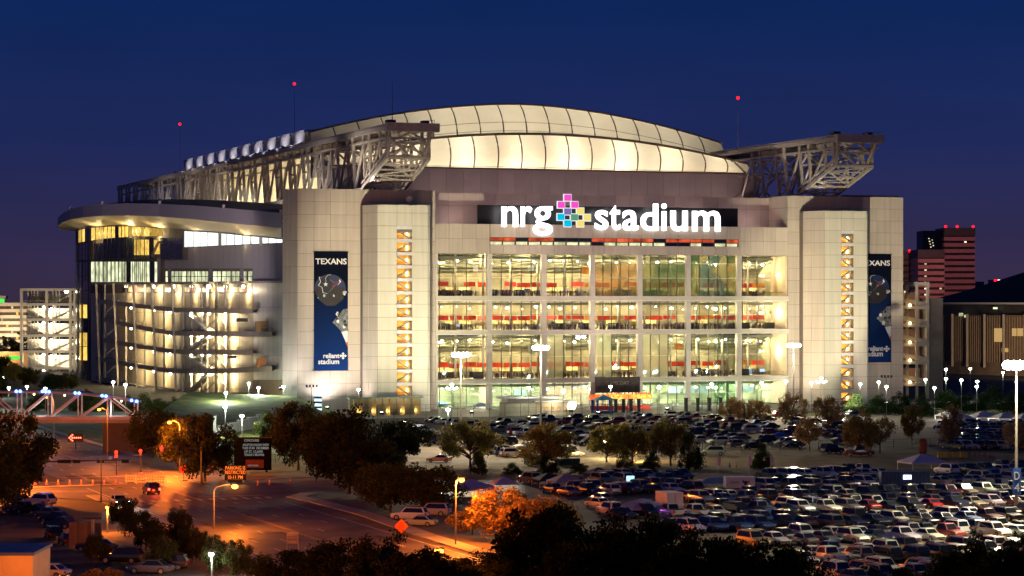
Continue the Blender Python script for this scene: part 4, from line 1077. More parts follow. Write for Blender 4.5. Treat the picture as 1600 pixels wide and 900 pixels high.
# ramps: sloping decks with edge beams, leaning columns, lamps
RY = [(140, 862), (180, 838), (270, 788), (340, 728), (395, 682), (425, 661)]
def RPt(px, py, off=0.0):
    Y = interp(RY, px) - off; return loc_st(P(px, py, Y))
LV = [[(152, 470.5), (200, 476), (270, 484), (395, 486)], [(163, 500), (215, 511), (270, 521), (425, 522)], [(160, 531), (215, 541), (270, 549.5), (395, 551)],
      [(150, 560), (215, 572), (270, 580), (340, 580), (425, 576)], [(150, 590), (215, 606), (270, 616), (400, 617)]]
E_ramp = emat('ramp_lamp', (1.0, 0.90, 0.66), 22.0)
for li, lv in enumerate(LV):
    pxs = [lv[0][0] + (lv[-1][0]-lv[0][0])*i/10 for i in range(11)]
    dk, ed, rl = MB(), MB(), MB()
    for p0, p1 in zip(pxs, pxs[1:]):
        z0, z1 = interp(lv, p0), interp(lv, p1)
        A, B = RPt(p0, z0), RPt(p1, z1)
        C, D = WP(min(p1+6, 441), 500, .2), WP(min(p0+6, 441), 500, .2); C.z = B.z; D.z = A.z
        up = Vector((0, 0, .35)); dn = Vector((0, 0, -.55))
        dk.quad(A+up, B+up, C+up, D+up); dk.quad(D+dn, C+dn, B+dn, A+dn)
        A2, B2 = RPt(p0, z0, .5), RPt(p1, z1, .5)
        ed.quad(A2+Vector((0, 0, -.75)), B2+Vector((0, 0, -.75)), B2+Vector((0, 0, .75)), A2+Vector((0, 0, .75)))
        ed.quad(A+Vector((0, 0, .75)), B+Vector((0, 0, .75)), B+Vector((0, 0, -.75)), A+Vector((0, 0, -.75)))
        ed.quad(A2+Vector((0, 0, .75)), B2+Vector((0, 0, .75)), B+Vector((0, 0, .75)), A+Vector((0, 0, .75)))
        ed.quad(A+Vector((0, 0, -.75)), B+Vector((0, 0, -.75)), B2+Vector((0, 0, -.75)), A2+Vector((0, 0, -.75)))
        for h in (1.3, 1.8): rl.bar(A+Vector((0, 0, h)), B+Vector((0, 0, h)), .07)
        rl.bar(A+Vector((0, 0, .7)), A+Vector((0, 0, 1.8)), .08)
    dk.build('ramp_deck', M_deck, wing); ed.build('ramp_beam', M_beam, wing); rl.build('ramp_railing', M_steel, wing)
    # lamps under the deck
    ys = lambda px: interp(lv, px) + 4.5
    for i, px in enumerate((205, 240, 266, 299, 316, 327, 352)):
        if px > lv[-1][0]: continue
        v = RPt(px, ys(px) - (26 if li == 0 and False else 0), -4.0)
        mb = MB(); mb.ball((0, 0, 0), .42, 8); mb.build('ramp_lamp', E_ramp, wing, True, loc=v)
        if px in (240, 299, 327, 352, 205): light('POINT', 'ramp_light', wing, v + Vector((0, -.2, -1.0)), 2900, (1, .76, .40), .35)
    if li < 4: baro('ramp_stair', M_white, wing, RPt(292 if li % 2 == 0 else 330, interp(lv, 300)+3, -7), RPt(331 if li % 2 == 0 else 296, interp(LV[li+1], 320)-3, -7), 2.2, .6)
for px in (197, 240, 271, 299, 327, 352, 380):       # lamps under the top canopy
    v = WP(px, 448, 7.5); mb = MB(); mb.ball((0, 0, 0), .5, 8); mb.build('canopy_lamp', E_ramp, wing, True, loc=v)
    light('POINT', 'canopy_light', wing, v + Vector((0, 0, -1.1)), 2600, (1, .78, .44), .4)
for (a, c) in ((150, 158), (177, 187), (208, 216), (237, 246), (269, 277)):
    baro('ramp_column', M_steel, wing, RPt(a, 443, 1.2), RPt(c, 650, 1.2), .7)
baro('ramp_column', M_dark, wing, RPt(338, 441, 1.2), RPt(338, 650, 1.2), .75)
for a in (164, 197, 226, 256, 286, 299, 315, 324, 352): baro('ramp_column', M_conc, wing, RPt(a, 444, -6), RPt(a, 650, -6), .6)
for li in range(5):
    y = (484, 521, 550, 580, 617)[li]
    baro('cross_brace', M_steel, wing, RPt(338, y+4, .8), RPt(354, y+26, .8), .25); baro('cross_brace', M_steel, wing, RPt(338, y+14, .8), RPt(322, y+30, .8), .25)
    baro('diagonal_strut', M_white, wing, RPt(165, y+12-8, -2), RPt(186, y-14, -2), .4)
# doors and kiosks on the landings
boxv = lambda nm, m, px, y0, y1, w: (lambda a: boxo(nm, m, wing, a.x-w/2, a.x+w/2, a.y-.6, a.y+.6, P(px, y1, interp(RY, px)).z, P(px, y0, interp(RY, px)).z))(RPt(px, y1, -2))
boxv('landing_kiosk', mat('wood_brown', (.30, .18, .08), .6), 409, 502, 519, 3.4); boxv('landing_door', mat('rust_door', (.42, .16, .05), .6), 408, 560, 574, 2.4)
boxv('vent_grille', M_dark, 378, 497, 503, 3.2); boxv('vent_grille', M_dark, 363, 556, 560, 2.2)
# floodlight washing the pale wall beside the left tower
flood((S(250, -40), -45, .3), (S(260, 120), 120, 22), 170000, (1, .76, .44), 60, 'added floodlight on the lawn brightening the ramps of the side wing')  # invented flood, added to lift the dark deck edges
flood((S(430), -6, 5.5), (S(415, 20), 20, 30), 9000, COOL, 110, 'floodlight on the bank below the pale side wall')

# ------------------------------------------------------------------ ramp tower beyond, hotel
rt = thing('ramp_tower', 'open concrete ramp tower with bright lamps left of the glass rotunda', 'ramp tower', (P(75, 470, 1000).x, 1000, 0))
k = 1000 / F
def rx(px): return (px-75)*k
def rzz(py): return HC + (HZ-py)*k
lev = [452.5, 475.5, 499.5, 524.5, 549.5, 575, 600]
for i, y in enumerate(lev[:-1]):
    z = rzz(y)
    boxo('deck', M_conc, rt, rx(33), rx(118), 0, 16, z-.5, z+.2)
    boxo('edge_beam', M_conc, rt, rx(33), rx(118), -.4, .3, z-.55 if i else z-.5, z+.5)
    if 0 < i: baro('handrail', M_steel, rt, (rx(33), 0, z+1.4), (rx(118), 0, z+1.4), .12)
    for px in (66, 70, 76, 81, 84, 97):
        if i in (0,): continue
        v = (rx(px), 3 + (px-66)*.3, z-1.3+ (px-66)*-.07)
        mb = MB(); mb.ball((0, 0, 0), .55 if px < 80 else .4, 8); mb.build('lamp', E_ramp, rt, True, loc=v)
        if px in (70, 97): light('POINT', 'deck_light', rt, (v[0], v[1]+2, v[2]-1.3), 6500, (1, .86, .56), .4)
    if i: baro('ramp_flight', M_deck, rt, (rx(78), 8, z+.3), (rx(114), 8, z+4.9), 5.0, .5); baro('ramp_flight', M_deck, rt, (rx(36), 10, z+4.6), (rx(70), 10, z+.3), 5.0, .5)
    for px in (40, 45, 50, 55, 79, 84, 89):
        if i < len(lev)-1: boxo('baluster_post', M_steel, rt, rx(px)-.18, rx(px)+.18, 5, 5.4, rzz(lev[i+1])+.2, z-.5)
    boxo('added_pale_screen', M_white2, rt, rx(36), rx(116), 13.2, 13.5, rzz(lev[i+1])+.3, z-1.6)  # extra wall added to catch lamp light and brighten the tower
for px in (33.5, 73, 110, 117): boxo('column', M_conc, rt, rx(px)-.55, rx(px)+.55, -.3, .8, 0, rzz(451)); boxo('column', M_conc, rt, rx(px)-.45, rx(px)+.45, 15, 16, 0, rzz(451))
boxo('lit_panel', emat('lit_panel', (1, .95, .8), 2.0), rt, rx(87), rx(95), 2, 2.3, rzz(603), rzz(592))
mb = MB(); mb.ball((rx(103), 1, rzz(455)), .9, 8); mb.build('lamp', E_ramp, rt, True)
boxo('added_flood_housing', M_dark, rt, 4.4, 5.6, -50.6, -49.8, 0, 1.4); light('SPOT', 'added_tower_flood', rt, (5, -50, 2), 95000, (1, .80, .50), 1, (4, 0, 22), 70, .9)  # invented flood and housing, added to brighten the tower front
ht = thing('hotel_building', 'pale hotel block with stacked balconies at the far left edge', 'hotel', (P(10, 470, 1250).x, 1250, 0))
k2 = 1250 / F
for i in range(9):
    z = HC + (HZ-(473+i*9.6))*k2
    boxo('balcony_band', mat('hotel_wall', (.55, .47, .38), .7), ht, -12, 10.5, -.6, 12, z-1.7, z)
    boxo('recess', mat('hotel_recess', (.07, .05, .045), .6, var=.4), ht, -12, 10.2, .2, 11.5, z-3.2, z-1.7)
    for q in range(7):
        if (q*3+i*5) % 4 == 0: boxo('lit_window', E_yelwin if q % 2 else E_palewin, ht, -8+q*2.6, -6.9+q*2.6, .1, .18, z-3.0, z-1.8)
boxo('podium', mat('hotel_wall2', (.35, .30, .22), .7), ht, -12, 10.5, 0, 12, 0, HC + (HZ-558)*k2)
boxo('roof_box', mat('hotel_wall3', (.4, .34, .3), .7), ht, -12, -.8, 1, 8, HC+1.0, HC+(HZ-462)*k2)
boxo('roof_sign', emat('green_sign', (.08, .9, .10), 1.2), ht, -8, -1.2, .8, 1.0, HC+(HZ-473)*k2, HC+(HZ-467)*k2)
light('POINT', 'forecourt_light', ht, (2, -14, 14), 22000, (1, .75, .45), 1)
for (px, Y) in ((5, 1150), (18, 1180), (30, 1160)):
    pass

# ------------------------------------------------------------------ right background: ramp, arena, office towers
def xr(px, Y): return (px-800)*Y/F
def zy(py, Y): return HC + (HZ-py)*Y/F
Yr = 720
rr = thing('ramp_tower', 'narrow open ramp tower with orange lamps behind the right corner of the stadium', 'ramp tower', (xr(1430, Yr), Yr, 0))
rq = lambda px: (px-1430)*Yr/F
for i, y in enumerate((443, 480, 508, 538, 566, 600)):
    z = zy(y, Yr)
    boxo('deck', M_deck, rr, rq(1405), rq(1452), 0, 14, z-.45, z+.15); boxo('edge_beam', M_conc, rr, rq(1405), rq(1452), -.3, .2, z-.6, z+.4)
    if i: 
        boxo('back_wall', mat('ramp_back', (.28, .16, .13), .8), rr, rq(1405), rq(1449), 13.6, 14, z+.2, z+4.4)
        mb = MB(); mb.ball((0, 0, 0), .42, 8); mb.build('lamp', emat('amber_lamp', (1, .62, .25), 16), rr, True, loc=(rq(1421), -1, z+.6))
        light('POINT', 'deck_light', rr, (rq(1426), 5, z+3.2), 900, (1, .72, .4), .3)
        baro('parapet', M_deck, rr, (rq(1408), .6, z+2.2), (rq(1448), .6, z+.8), .4, 1.3)
for px in (1418, 1433, 1450): boxo('column', M_conc, rr, rq(px)-.4, rq(px)+.4, .4, 1.2, 0, zy(440, Yr))
boxo('stair_core', mat('core_grey', (.14, .12, .12), .8), rr, rq(1452), rq(1476), 3, 18, 0, zy(466, Yr))
# domed arena
Ya = 960; Ra = 100.0
cx = xr(1465, Ya) + Ra
ar = thing('domed_arena', 'older domed arena with tall pale vertical ribs at the right edge', 'arena', (cx, Ya + 45, 0))
zt0, zb0_ = zy(474, Ya), zy(572, Ya)
mb = MB(); n = 72
ring = lambda r, z, n=72: [(r*math.cos(2*math.pi*i/n), r*math.sin(2*math.pi*i/n), z) for i in range(n)]
def lathe(mb, prof, n=72, a0=0, a1=2*math.pi):
    for (ra, za), (rb, zb_) in zip(prof, prof[1:]):
        for i in range(n):
            t0, t1_ = a0+(a1-a0)*i/n, a0+(a1-a0)*(i+1)/n
            mb.quad((ra*math.cos(t0), ra*math.sin(t0), za), (ra*math.cos(t1_), ra*math.sin(t1_), za), (rb*math.cos(t1_), rb*math.sin(t1_), zb_), (rb*math.cos(t0), rb*math.sin(t0), zb_))
lathe(mb, [(Ra, 0), (Ra, zt0-4.5)])
mb.build('drum_wall', mat('arena_wall', (.24, .17, .11), .8, var=.2, scale=.3), ar)
mb = MB(); lathe(mb, [(Ra-1.5, zt0-4.5), (Ra-1.5, zt0)]); mb.build('clerestory', mat('arena_dark', (.05, .045, .045), .5), ar)
mb = MB(); lathe(mb, [(Ra+.6, zt0-.35), (Ra+.6, zt0+.35), (Ra-3, zt0+.4)]); mb.build('roof_edge', M_white2, ar)
mb = MB(); lathe(mb, [(Ra-1, zt0), (Ra-20, zt0+5), (Ra-45, zt0+13), (Ra-70, zt0+19), (Ra-90, zt0+21), (0.1, zt0+22)]); mb.build('dome', mat('dome_grey', (.06, .055, .055), .95, spec=.1), ar, True)
for i in range(64):
    a = math.pi + (i-6) * .0982 * 1.0
    if not (math.pi - .3 < a < math.pi*1.75): continue
    c_, s_ = math.cos(a), math.sin(a)
    baro('rib', mat('arena_rib', (.42, .35, .27), .8), ar, ((Ra+.7)*c_, (Ra+.7)*s_, 3), ((Ra+.7)*c_, (Ra+.7)*s_, zt0-4.2), .9)
    for q in range(1, 8):
        a2 = a + q*.0982/8; 
        if a2 < math.pi*1.6: baro('fin', mat('arena_fin', (.30, .21, .13), .8), ar, ((Ra+.15)*math.cos(a2), (Ra+.15)*math.sin(a2), 5), ((Ra+.15)*math.cos(a2), (Ra+.15)*math.sin(a2), zt0-5), .35)
def on_drum(px, y0, y1, w, m, nm):
    # find angle whose photo column is px
    best = min((abs(PX((ar.location.x + Ra*math.cos(a/500), ar.location.y + Ra*math.sin(a/500), 20))[0]-px), a/500) for a in range(int(math.pi*500), int(math.pi*1.6*500)))[1]
    x, y = (Ra+.4)*math.cos(best), (Ra+.4)*math.sin(best); YY_ = ar.location.y + y
    o = boxo(nm, m, ar, -w/2, w/2, -.15, .15, zy(y1, YY_), zy(y0, YY_)); o.location.x = x; o.location.y = y; o.rotation_euler = (0, 0, best + math.pi/2)
for (px, y0, y1, w) in ((1561, 513, 534, 4.2), (1586, 513, 525, 2), (1595, 513, 525, 2.6), (1571, 544, 550, 3.0)): on_drum(px, y0, y1, w, emat('arena_window', (1, .62, .22), .55), 'lit_window')
for (px, y0, y1, w) in ((1503, 489, 494, 2.4), (1510, 492, 496, 1.5), (1556, 480, 483, 2.0)): on_drum(px, y0, y1, w, E_palewin, 'lit_window')
boxo('added_flood_housing', M_dark, ar, -70.6, -69.4, -141, -140.3, 0, 1.3); light('SPOT', 'added_arena_flood', ar, (-70, -140, 1.5), 120000, (1, .72, .45), 1, (-75, -60, 24), 90, .9)  # flood and housing added to brighten the arena drum
# office towers
def office(px0, px1, py, Y, label, fl, lit, name='office_tower', depth=30, bandm=None):
    o = thing(name, label, 'office tower', (xr((px0+px1)/2, Y), Y, 0), 0, 'office towers on the right skyline')
    w = (px1-px0)*Y/F; zt = zy(py, Y); h = fl
    boxo('core', mat('tower_dark_glass', (.018, .012, .014), .25), o, -w/2, w/2, 0, depth, 0, zt)
    z = zt - h*1.8; kk = 0
    while z > 15:
        boxo('floor_band', bandm, o, -w/2-.3, w/2+.3, -.4, depth, z-h*.30, z+h*.30); z -= h; kk += 1
        for q in range(int(w/3.2)):
            if (hash((kk, q*7, px0)) % 100) / 100 < lit[0] or (lit[1] and abs(-w/2 + 3.2*q+1.6 - lit[1]) < 1.7 and kk > 0):
                boxo('lit_window', emat('tower_window', (1, .85, .6), 1.2, orand=.6), o, -w/2+3.2*q+.6, -w/2+3.2*q+2.0, -.12, -.02, z+h*.36, z+h*.6)
    boxo('crown', mat('tower_crown', (.05, .035, .04), .5), o, -w/2-.4, w/2+.4, -.5, depth+.4, zt-h*1.3, zt)
    return o
M_band = mat('tower_band', (.46, .20, .19), .7, var=.1)
Yo = 1600
o = office(1475, 1523, 356, Yo, 'tallest brown office tower with banded floors and red roof beacons', 4.0, (.03, 11.0), bandm=M_band)
for px in (1478, 1496, 1521): 
    mb = MB(); mb.ball((xr(px, Yo)-o.location.x, 1, zy(354, Yo)), .9, 8); mb.build('beacon', E_red, o, True)
boxo('side_wing', mat('tower_crown', (.05, .035, .04), .5), o, xr(1444, Yo)-o.location.x, xr(1475, Yo)-o.location.x, 6, 30, 0, zy(360, Yo))
for i in range(7): boxo('lit_window', emat('tower_window', (1, .85, .6), 1.2, orand=.6), o, xr(1453+(i*5) % 9, Yo)-o.location.x, xr(1454+(i*5) % 9, Yo)-o.location.x+.3, 5.8, 5.95, zy(373+i*2.2, Yo), zy(371.8+i*2.2, Yo))
office(1435, 1475, 390, Yo-60, 'lower banded office tower in front of the tallest one', 3.9, (.01, -2.0), bandm=M_band)
o = office(1411, 1435, 392, Yo-20, 'dark narrow office tower beside the stadium corner', 4.2, (.05, 0), bandm=mat('tower_band_dark', (.12, .07, .075), .7))
mb = MB(); mb.ball((xr(1413, Yo)-o.location.x, -1, zy(393, Yo)), .9, 8); mb.build('beacon', E_red, o, True)
o = office(1553, 1574, 437, 2600, 'small far tower with red, white and blue lit crown', 4.5, (.05, 0), bandm=mat('far_band', (.4, .14, .15), .7))
for a, c, m in ((1553, 1559, E_red), (1559, 1567, emat('white_crown', (1, .95, .95), 3)), (1567, 1574, emat('blue_crown', (.1, .2, 1), 4))):
    boxo('crown_light', m, o, xr(a, 2600)-o.location.x, xr(c, 2600)-o.location.x, -1.5, -.7, zy(440, 2600), zy(437, 2600))
office(1524, 1537, 440, 2500, 'small far reddish tower left of the domed arena roof', 4.5, (.08, 0), bandm=mat('far_band', (.4, .14, .15), .7))
q = thing('floodlight', 'added floodlight standing in for street glow on the office towers', 'floodlight', (xr(1480, 1350), 1350, 0)); boxo('housing', M_dark, q, -.8, .8, -.9, -.1, 0, 1.4); light('SPOT', 'added_street_glow', q, (0, 0, 2), 700000, (1, .45, .38), 3, (0, Yo-1350, 70), 90, .9)  # spot with a housing, added to redden and brighten the towers
# ------------------------------------------------------------------ street lamps, masts, signals, signs
M_pole = mat('galvanised_pole', (.22, .21, .20), .6, .3)
SOD = (1.0, .21, .018); MERC = (.85, 1.0, .80)
def street_lamp(px, py, bx, by, label, colr=SOD, e=9000, em=None, r=.34, group='orange street lamps', h=None, poler=.11):
    base = G(bx, by); Y = base.y; z = P(px, py, Y).z; dx = (px-bx)*Y/F
    o = thing('street_lamp', label, 'street lamp', base, 0, group)
    mb = MB()
    if abs(dx) > .3: mb.tube([(0, 0, 0), (0, 0, z*.9), (dx*.12, 0, z*.985), (dx*.5, 0, z+.22), (dx*.94, 0, z+.3)], [poler, poler*.75, poler*.6, poler*.5, poler*.45], 7)
    else: mb.tube([(0, 0, 0), (0, 0, z+.1)], [poler, poler*.6], 7)
    mb.build('pole', M_pole, o)
    mb = MB(); mb.box(dx-.42, dx+.42, -.2, .2, z+.18, z+.36); mb.build('lamp_head', M_dark, o)
    mb = MB(); mb.ball((dx, -.05, z), r, 10, 0, .75); mb.build('lamp_bulb', em or E_sodium, o, True)
    light('POINT', 'lamp_light', o, (dx, -.3, z-.5), e, colr, .22)
    return o
street_lamp(367, 760, 334, 826, 'orange street lamp with bent arm on near side of the junction', e=7000, r=.42)
street_lamp(265, 660, 281, 740, 'orange street lamp in front of the dark trees by the message sign', e=30000)
street_lamp(155, 640, 168, 722, 'orange street lamp in front of the footbridge', e=5000, r=.3)
street_lamp(74, 621, 84, 690, 'small orange street lamp seen through the footbridge truss', e=5000, r=.26)
street_lamp(721, 750, 712, 852, 'orange street lamp beside the glowing orange tree', e=19000, r=.36)
street_lamp(688, 861, 676, 925, 'orange street lamp at the bottom edge, right of the junction', e=10000, r=.34)
street_lamp(168, 793, 168, 832, 'short orange lamp beside the small parking area', e=3000, r=.26)
street_lamp(100, 905, 118, 990, 'orange street lamp just below the frame by the small parking area', e=40000)
street_lamp(390, 905, 360, 985, 'orange street lamp just below the frame by the near kerb', e=6000)
street_lamp(-12, 700, -30, 770, 'orange street lamp just left of the frame by the road', e=90000)
YEL = (1.0, .72, .25)
E_yellow = emat('yellow_lamp', (1, .78, .3), 18)
street_lamp(945, 690, 946, 716, 'yellow lamp among trees between the lots, left of two', YEL, 4000, E_yellow, .32, 'yellow lamps between the lots')
street_lamp(995, 695, 994, 722, 'yellow lamp among trees between the lots, right of two', YEL, 4500, E_yellow, .34, 'yellow lamps between the lots')
street_lamp(330, 866, 331, 905, 'small bluish white lamp near the bottom edge', (.85, 1, 1), 900, E_white, .3, 'small white lamps')
def mast(px, py, by, label, e, n=4, bx=None, r=.62):
    base = G(bx or px, by); z = P(px, py, base.y).z
    o = thing('light_mast', label, 'light mast', base, 0, 'tall car park light masts')
    mb = MB(); mb.tube([(0, 0, 0), (0, 0, z)], [.26, .13], 8); mb.build('pole', M_pole, o)
    mb = MB(); mb.bar((-1.3, 0, z), (1.3, 0, z), .14); mb.build('cross_arm', M_pole, o)
    for i in range(n):
        x = -1.2 + 2.4*i/(n-1)
        mb = MB(); mb.box(x-.3, x+.3, -.4, .1, z+.05, z+.5); mb.build('lamp_head', M_dark, o)
        mb = MB(); mb.ball((x, -.42, z+.22), r, 8, 0, .8); mb.build('lamp_bulb', E_mast, o, True)
    light('SPOT', 'mast_light', o, (0, -.9, z-.4), e, (1, .82, .52), .5, (0, -14, 0), 155, .5)
    return o
E_mast = emat('mast_bulb', (1, .97, .86), 40)
mast(720, 556, 702, 'tall light mast before the left glazed bay', 60000)
mast(845, 545, 690, 'tall light mast before the second glazed bay', 60000)
mast(1240, 541, 652, 'tall light mast at the inner edge of the right tower', 60000)
m4 = mast(1588, 573, 802, 'tall bright light mast at the right edge with blue row sign', 130000, r=.85)
mast(1668, 560, 770, 'tall light mast in the near lot beyond the right edge of the frame', 95000)
mast(1760, 520, 850, 'tall light mast in the near lot far right of the frame', 110000)
boxo('row_sign', mat('row_sign_blue', (.02, .10, .42), .5), m4, -.55, .55, -.4, -.3, 2.6, 6.2); 
text_obj('sign_letter', 'D', M_white, m4, -.35, -.42, 4.6, .7, 1.1, .01); text_obj('sign_letter', '4', M_white, m4, -.35, -.42, 3.0, .7, 1.1, .01)
mast(1395, 430, 900, 'tall light mast of the near lot, lamps above the frame line', 1, n=2) if False else None
# small mercury lamps round the stadium foot
small = [(497, 611, 652, 'at the foot of the left banner'), (560, 609, 655, 'right of the left banner'), (378, 650, 700, 'on the path below the ramps'), (404, 606, 650, 'below the pale side wall'),
         (443, 604, 650, 'at the left corner tower edge'), (389, 599, 640, 'before the ramp landing'), (353, 614, 655, 'before the dark ramp column'), (352, 636, 690, 'on the bank above the message board'),
         (1228, 596, 650, 'left of the right tower mast'), (1268, 598, 646, 'at the right stair tower chamfer'), (1344, 600, 648, 'below the right stair tower window strip'), (1373, 597, 645, 'below the right banner'),
         (1385, 604, 650, 'right of the lamp under the right banner'), (1446, 593, 640, 'left lamp of the right lawn'), (1478, 577, 628, 'tall one near the arena foot'), (1478, 592, 640, 'under the tall one near the arena foot'),
         (1502, 594, 648, 'mid lawn before the arena'), (1516, 576, 620, 'far lawn before the arena ribs'), (1527, 596, 642, 'right of the mid lawn'), (1526, 604, 650, 'lowest right of the mid lawn'), (1567, 582, 626, 'near the right edge lawn'), (1460, 606, 655, 'low at the ramp foot'),
         (14, 606, 640, 'far left before the hotel'), (5, 590, 622, 'farthest left by the frame edge'), (42, 604, 640, 'before the far ramp tower'), (71, 607, 648, 'under the far ramp tower'), (196, 601, 650, 'by the footbridge end'), (177, 597, 645, 'above the footbridge rail'),
         (826, 606, 650, 'behind the second mast'), (880, 612, 650, 'before the entrance stairs'), (954, 604, 652, 'before the dark hanging banner'), (1030, 604, 648, 'behind the row of dark posts'), (1112, 600, 650, 'before the teal entrance glass'), (1190, 598, 648, 'before the right glazed bay'), (700, 640, 690, 'low by the plaza fence')]
E_merc = emat('mercury_lamp', (.82, 1, .80), 20)
for i, (px, py, by, where) in enumerate(small):
    street_lamp(px, py, px, by, 'small white lamp on slim pole ' + where, MERC, 8000 if px in (378, 352, 389, 404, 353) else 2600 if px < 400 else 850 if i % 2 == 0 else 450, E_merc, .44, 'small white lamps round the stadium', poler=.07)
# cluster lamps
for (px, py, by, where) in ((706, 606, 652, 'left of the glazed front'), (1283, 596, 650, 'before the right stair tower')):
    base = G(px, by); z = P(px, py, base.y).z
    o = thing('cluster_lamp', 'lamp post with a ring of globe lamps ' + where, 'lamp post', base, 0, 'globe cluster lamps')
    mb = MB(); mb.tube([(0, 0, 0), (0, 0, z)], .09, 7); mb.tube([(-1.2, 0, z-.3), (0, 0, z), (1.2, 0, z-.3)], .05, 6); mb.build('post', M_pole, o)
    for dx, dz in ((-1.2, 0), (-.6, -.25), (.6, -.25), (1.2, 0), (0, .7)):
        mb = MB(); mb.ball((dx, 0, z+dz), .26 if dx else .45, 8); mb.build('globe', E_merc, o, True)
# unlit speaker poles
for (px, py, by, where) in ((487, 605, 650, 'with four dark heads below the left banner'), (1385, 590, 640, 'with four dark heads at the right tower')):
    base = G(px, by); z = P(px, py, base.y).z
    o = thing('speaker_pole', 'unlit pole ' + where, 'pole', base)
    mb = MB(); mb.tube([(0, 0, 0), (0, 0, z)], .08, 7); mb.bar((-1.4, 0, z), (1.4, 0, z), .1); mb.build('pole', M_dark, o)
    for i in range(4): mb = MB(); mb.box(-1.5+.85*i, -1.0+.85*i, -.3, .3, z+.05, z+.65); mb.build('speaker_head', M_dark, o)
# ---- traffic signals
def signal(o, x, y, z, lit, face=-1):
    mb = MB(); mb.box(x-.22, x+.22, y-.2, y+.2, z-.55, z+.55); mb.build('signal_housing', M_dark, o)
    if lit:
        mb = MB(); mb.ball((x, y-.22, z+.25), .27, 10, 0, 1); mb.build('red_lens', emat('red_signal', (1, .015, .008), 7), o, True)
base = G(315, 756); Y = base.y
o = thing('signal_mast', 'traffic signal mast arm with red lights beyond the junction', 'traffic signal', base, 0, 'signal mast arms')
kk = Y/F; zA = P(315, 701, Y).z
mb = MB(); mb.tube([(0, 0, 0), (0, 0, zA+.3)], [.22, .16], 8); mb.tube([(0, 0, zA), (-(315-250)*kk, 0, zA+.3), (-(315-225)*kk, 0, zA-.05)], [.13, .09, .06], 7); mb.build('pole', M_dark, o)
signal(o, -(315-253)*kk, -.3, zA-.1, True); signal(o, -(315-277)*kk, -.3, zA, False)
light('POINT', 'signal_light', o, (-(315-253)*kk, -1, zA), 500, (1, .05, .02), .2)
for (px, py, by, where) in ((182, 706, 742, 'left of two short ones'), (220, 704, 738, 'right of two short ones')):
    base = G(px, by); z = P(px, py, base.y).z
    q = thing('signal_post', 'short signal post with red light, ' + where, 'traffic signal', base, 0, 'short signal posts')
    mb = MB(); mb.tube([(0, 0, 0), (0, 0, z)], .09, 7); mb.build('pole', M_dark, q); signal(q, 0, -.2, z-.3, True)
    if px == 182: mb = MB(); mb.ball((0, -.3, z-.7), .27, 10); mb.build('second_red_lens', emat('red_signal', (1, .015, .008), 7), q, True)
    light('POINT', 'signal_light', q, (0, -1, z), 600, (1, .05, .02), .2)
base = G(46, 775); Y = base.y; kk = Y/F; zA = P(46, 722, Y).z
o = thing('signal_mast', 'dark signal mast arm reaching over the road from the left', 'traffic signal', base, 0, 'signal mast arms')
mb = MB(); mb.tube([(0, 0, 0), (0, 0, zA+.2)], [.2, .15], 8); mb.tube([(0, 0, zA), ((205-46)*kk, 0, zA+.35)], [.13, .06], 7); mb.build('pole', M_dark, o)
for px in (96, 105, 120, 157, 196):
    mb = MB(); x = (px-46)*kk; mb.box(x-.55, x+.55, -.2, .2, zA-.15, zA+.35); mb.build('signal_housing', M_dark, o)
base = G(158, 785); z = P(158, 716, base.y).z
o = thing('signal_post', 'thin dark pole standing before the mast arm', 'pole', base); mb = MB(); mb.tube([(0, 0, 0), (0, 0, z)], [.1, .06], 7); mb.build('pole', M_dark, o)
# ---- marquee board
base = G(395, 738); Y = base.y; kk = Y/F
mq = thing('marquee_board', 'black event board with rows of pale lettering behind the trees', 'sign board', base)
x0, x1 = (366-395)*kk, (424-395)*kk; z0, z1 = P(0, 733, Y).z*0 + .4, P(0, 684.5, Y).z
mb = MB(); mb.box(x0, x1, -.35, .35, z0, z1); mb.build('cabinet', mat('marquee_black', (.006, .006, .007), .95, spec=0), mq)
mb = MB(); mb.box(x0-.08, x1+.08, -.42, .42, z1, z1+.15); mb.build('cap', M_dark, mq)
E_mtext = emat('marquee_text', (.75, .72, .66), .35)
zr_ = lambda py: P(0, py, Y).z
for txt, xa, xb, py in (('CONCOURSE', 382, 405, 689), ('HOUSTON HOLIDAY SHOW', 380, 420.5, 696), ('TUES STAR  DECEMBER', 379, 420.5, 701), ('OF ST. CLAIRE', 382, 411, 706.5), ('TEXANS V BROWNS', 382, 413, 711.5)):
    text_obj('lettering', txt, E_mtext, mq, (xa-395)*kk, -.38, zr_(py+.6), (xb-xa)*kk, .40, .01, .01)
boxo('red_panel', mat('marquee_red', (.10, .01, .012), .5), mq, (384-395)*kk, (412.5-395)*kk, -.40, -.36, zr_(731), zr_(718))
text_obj('lettering', 'EVENT PARKING', E_mtext, mq, (388-395)*kk, -.43, zr_(728.5), 16*kk, .3, .01)
boxo('post', M_dark, mq, x0+.6, x0+1.0, -.2, .2, 0, z0); boxo('post', M_dark, mq, x1-1.0, x1-.6, -.2, .2, 0, z0)
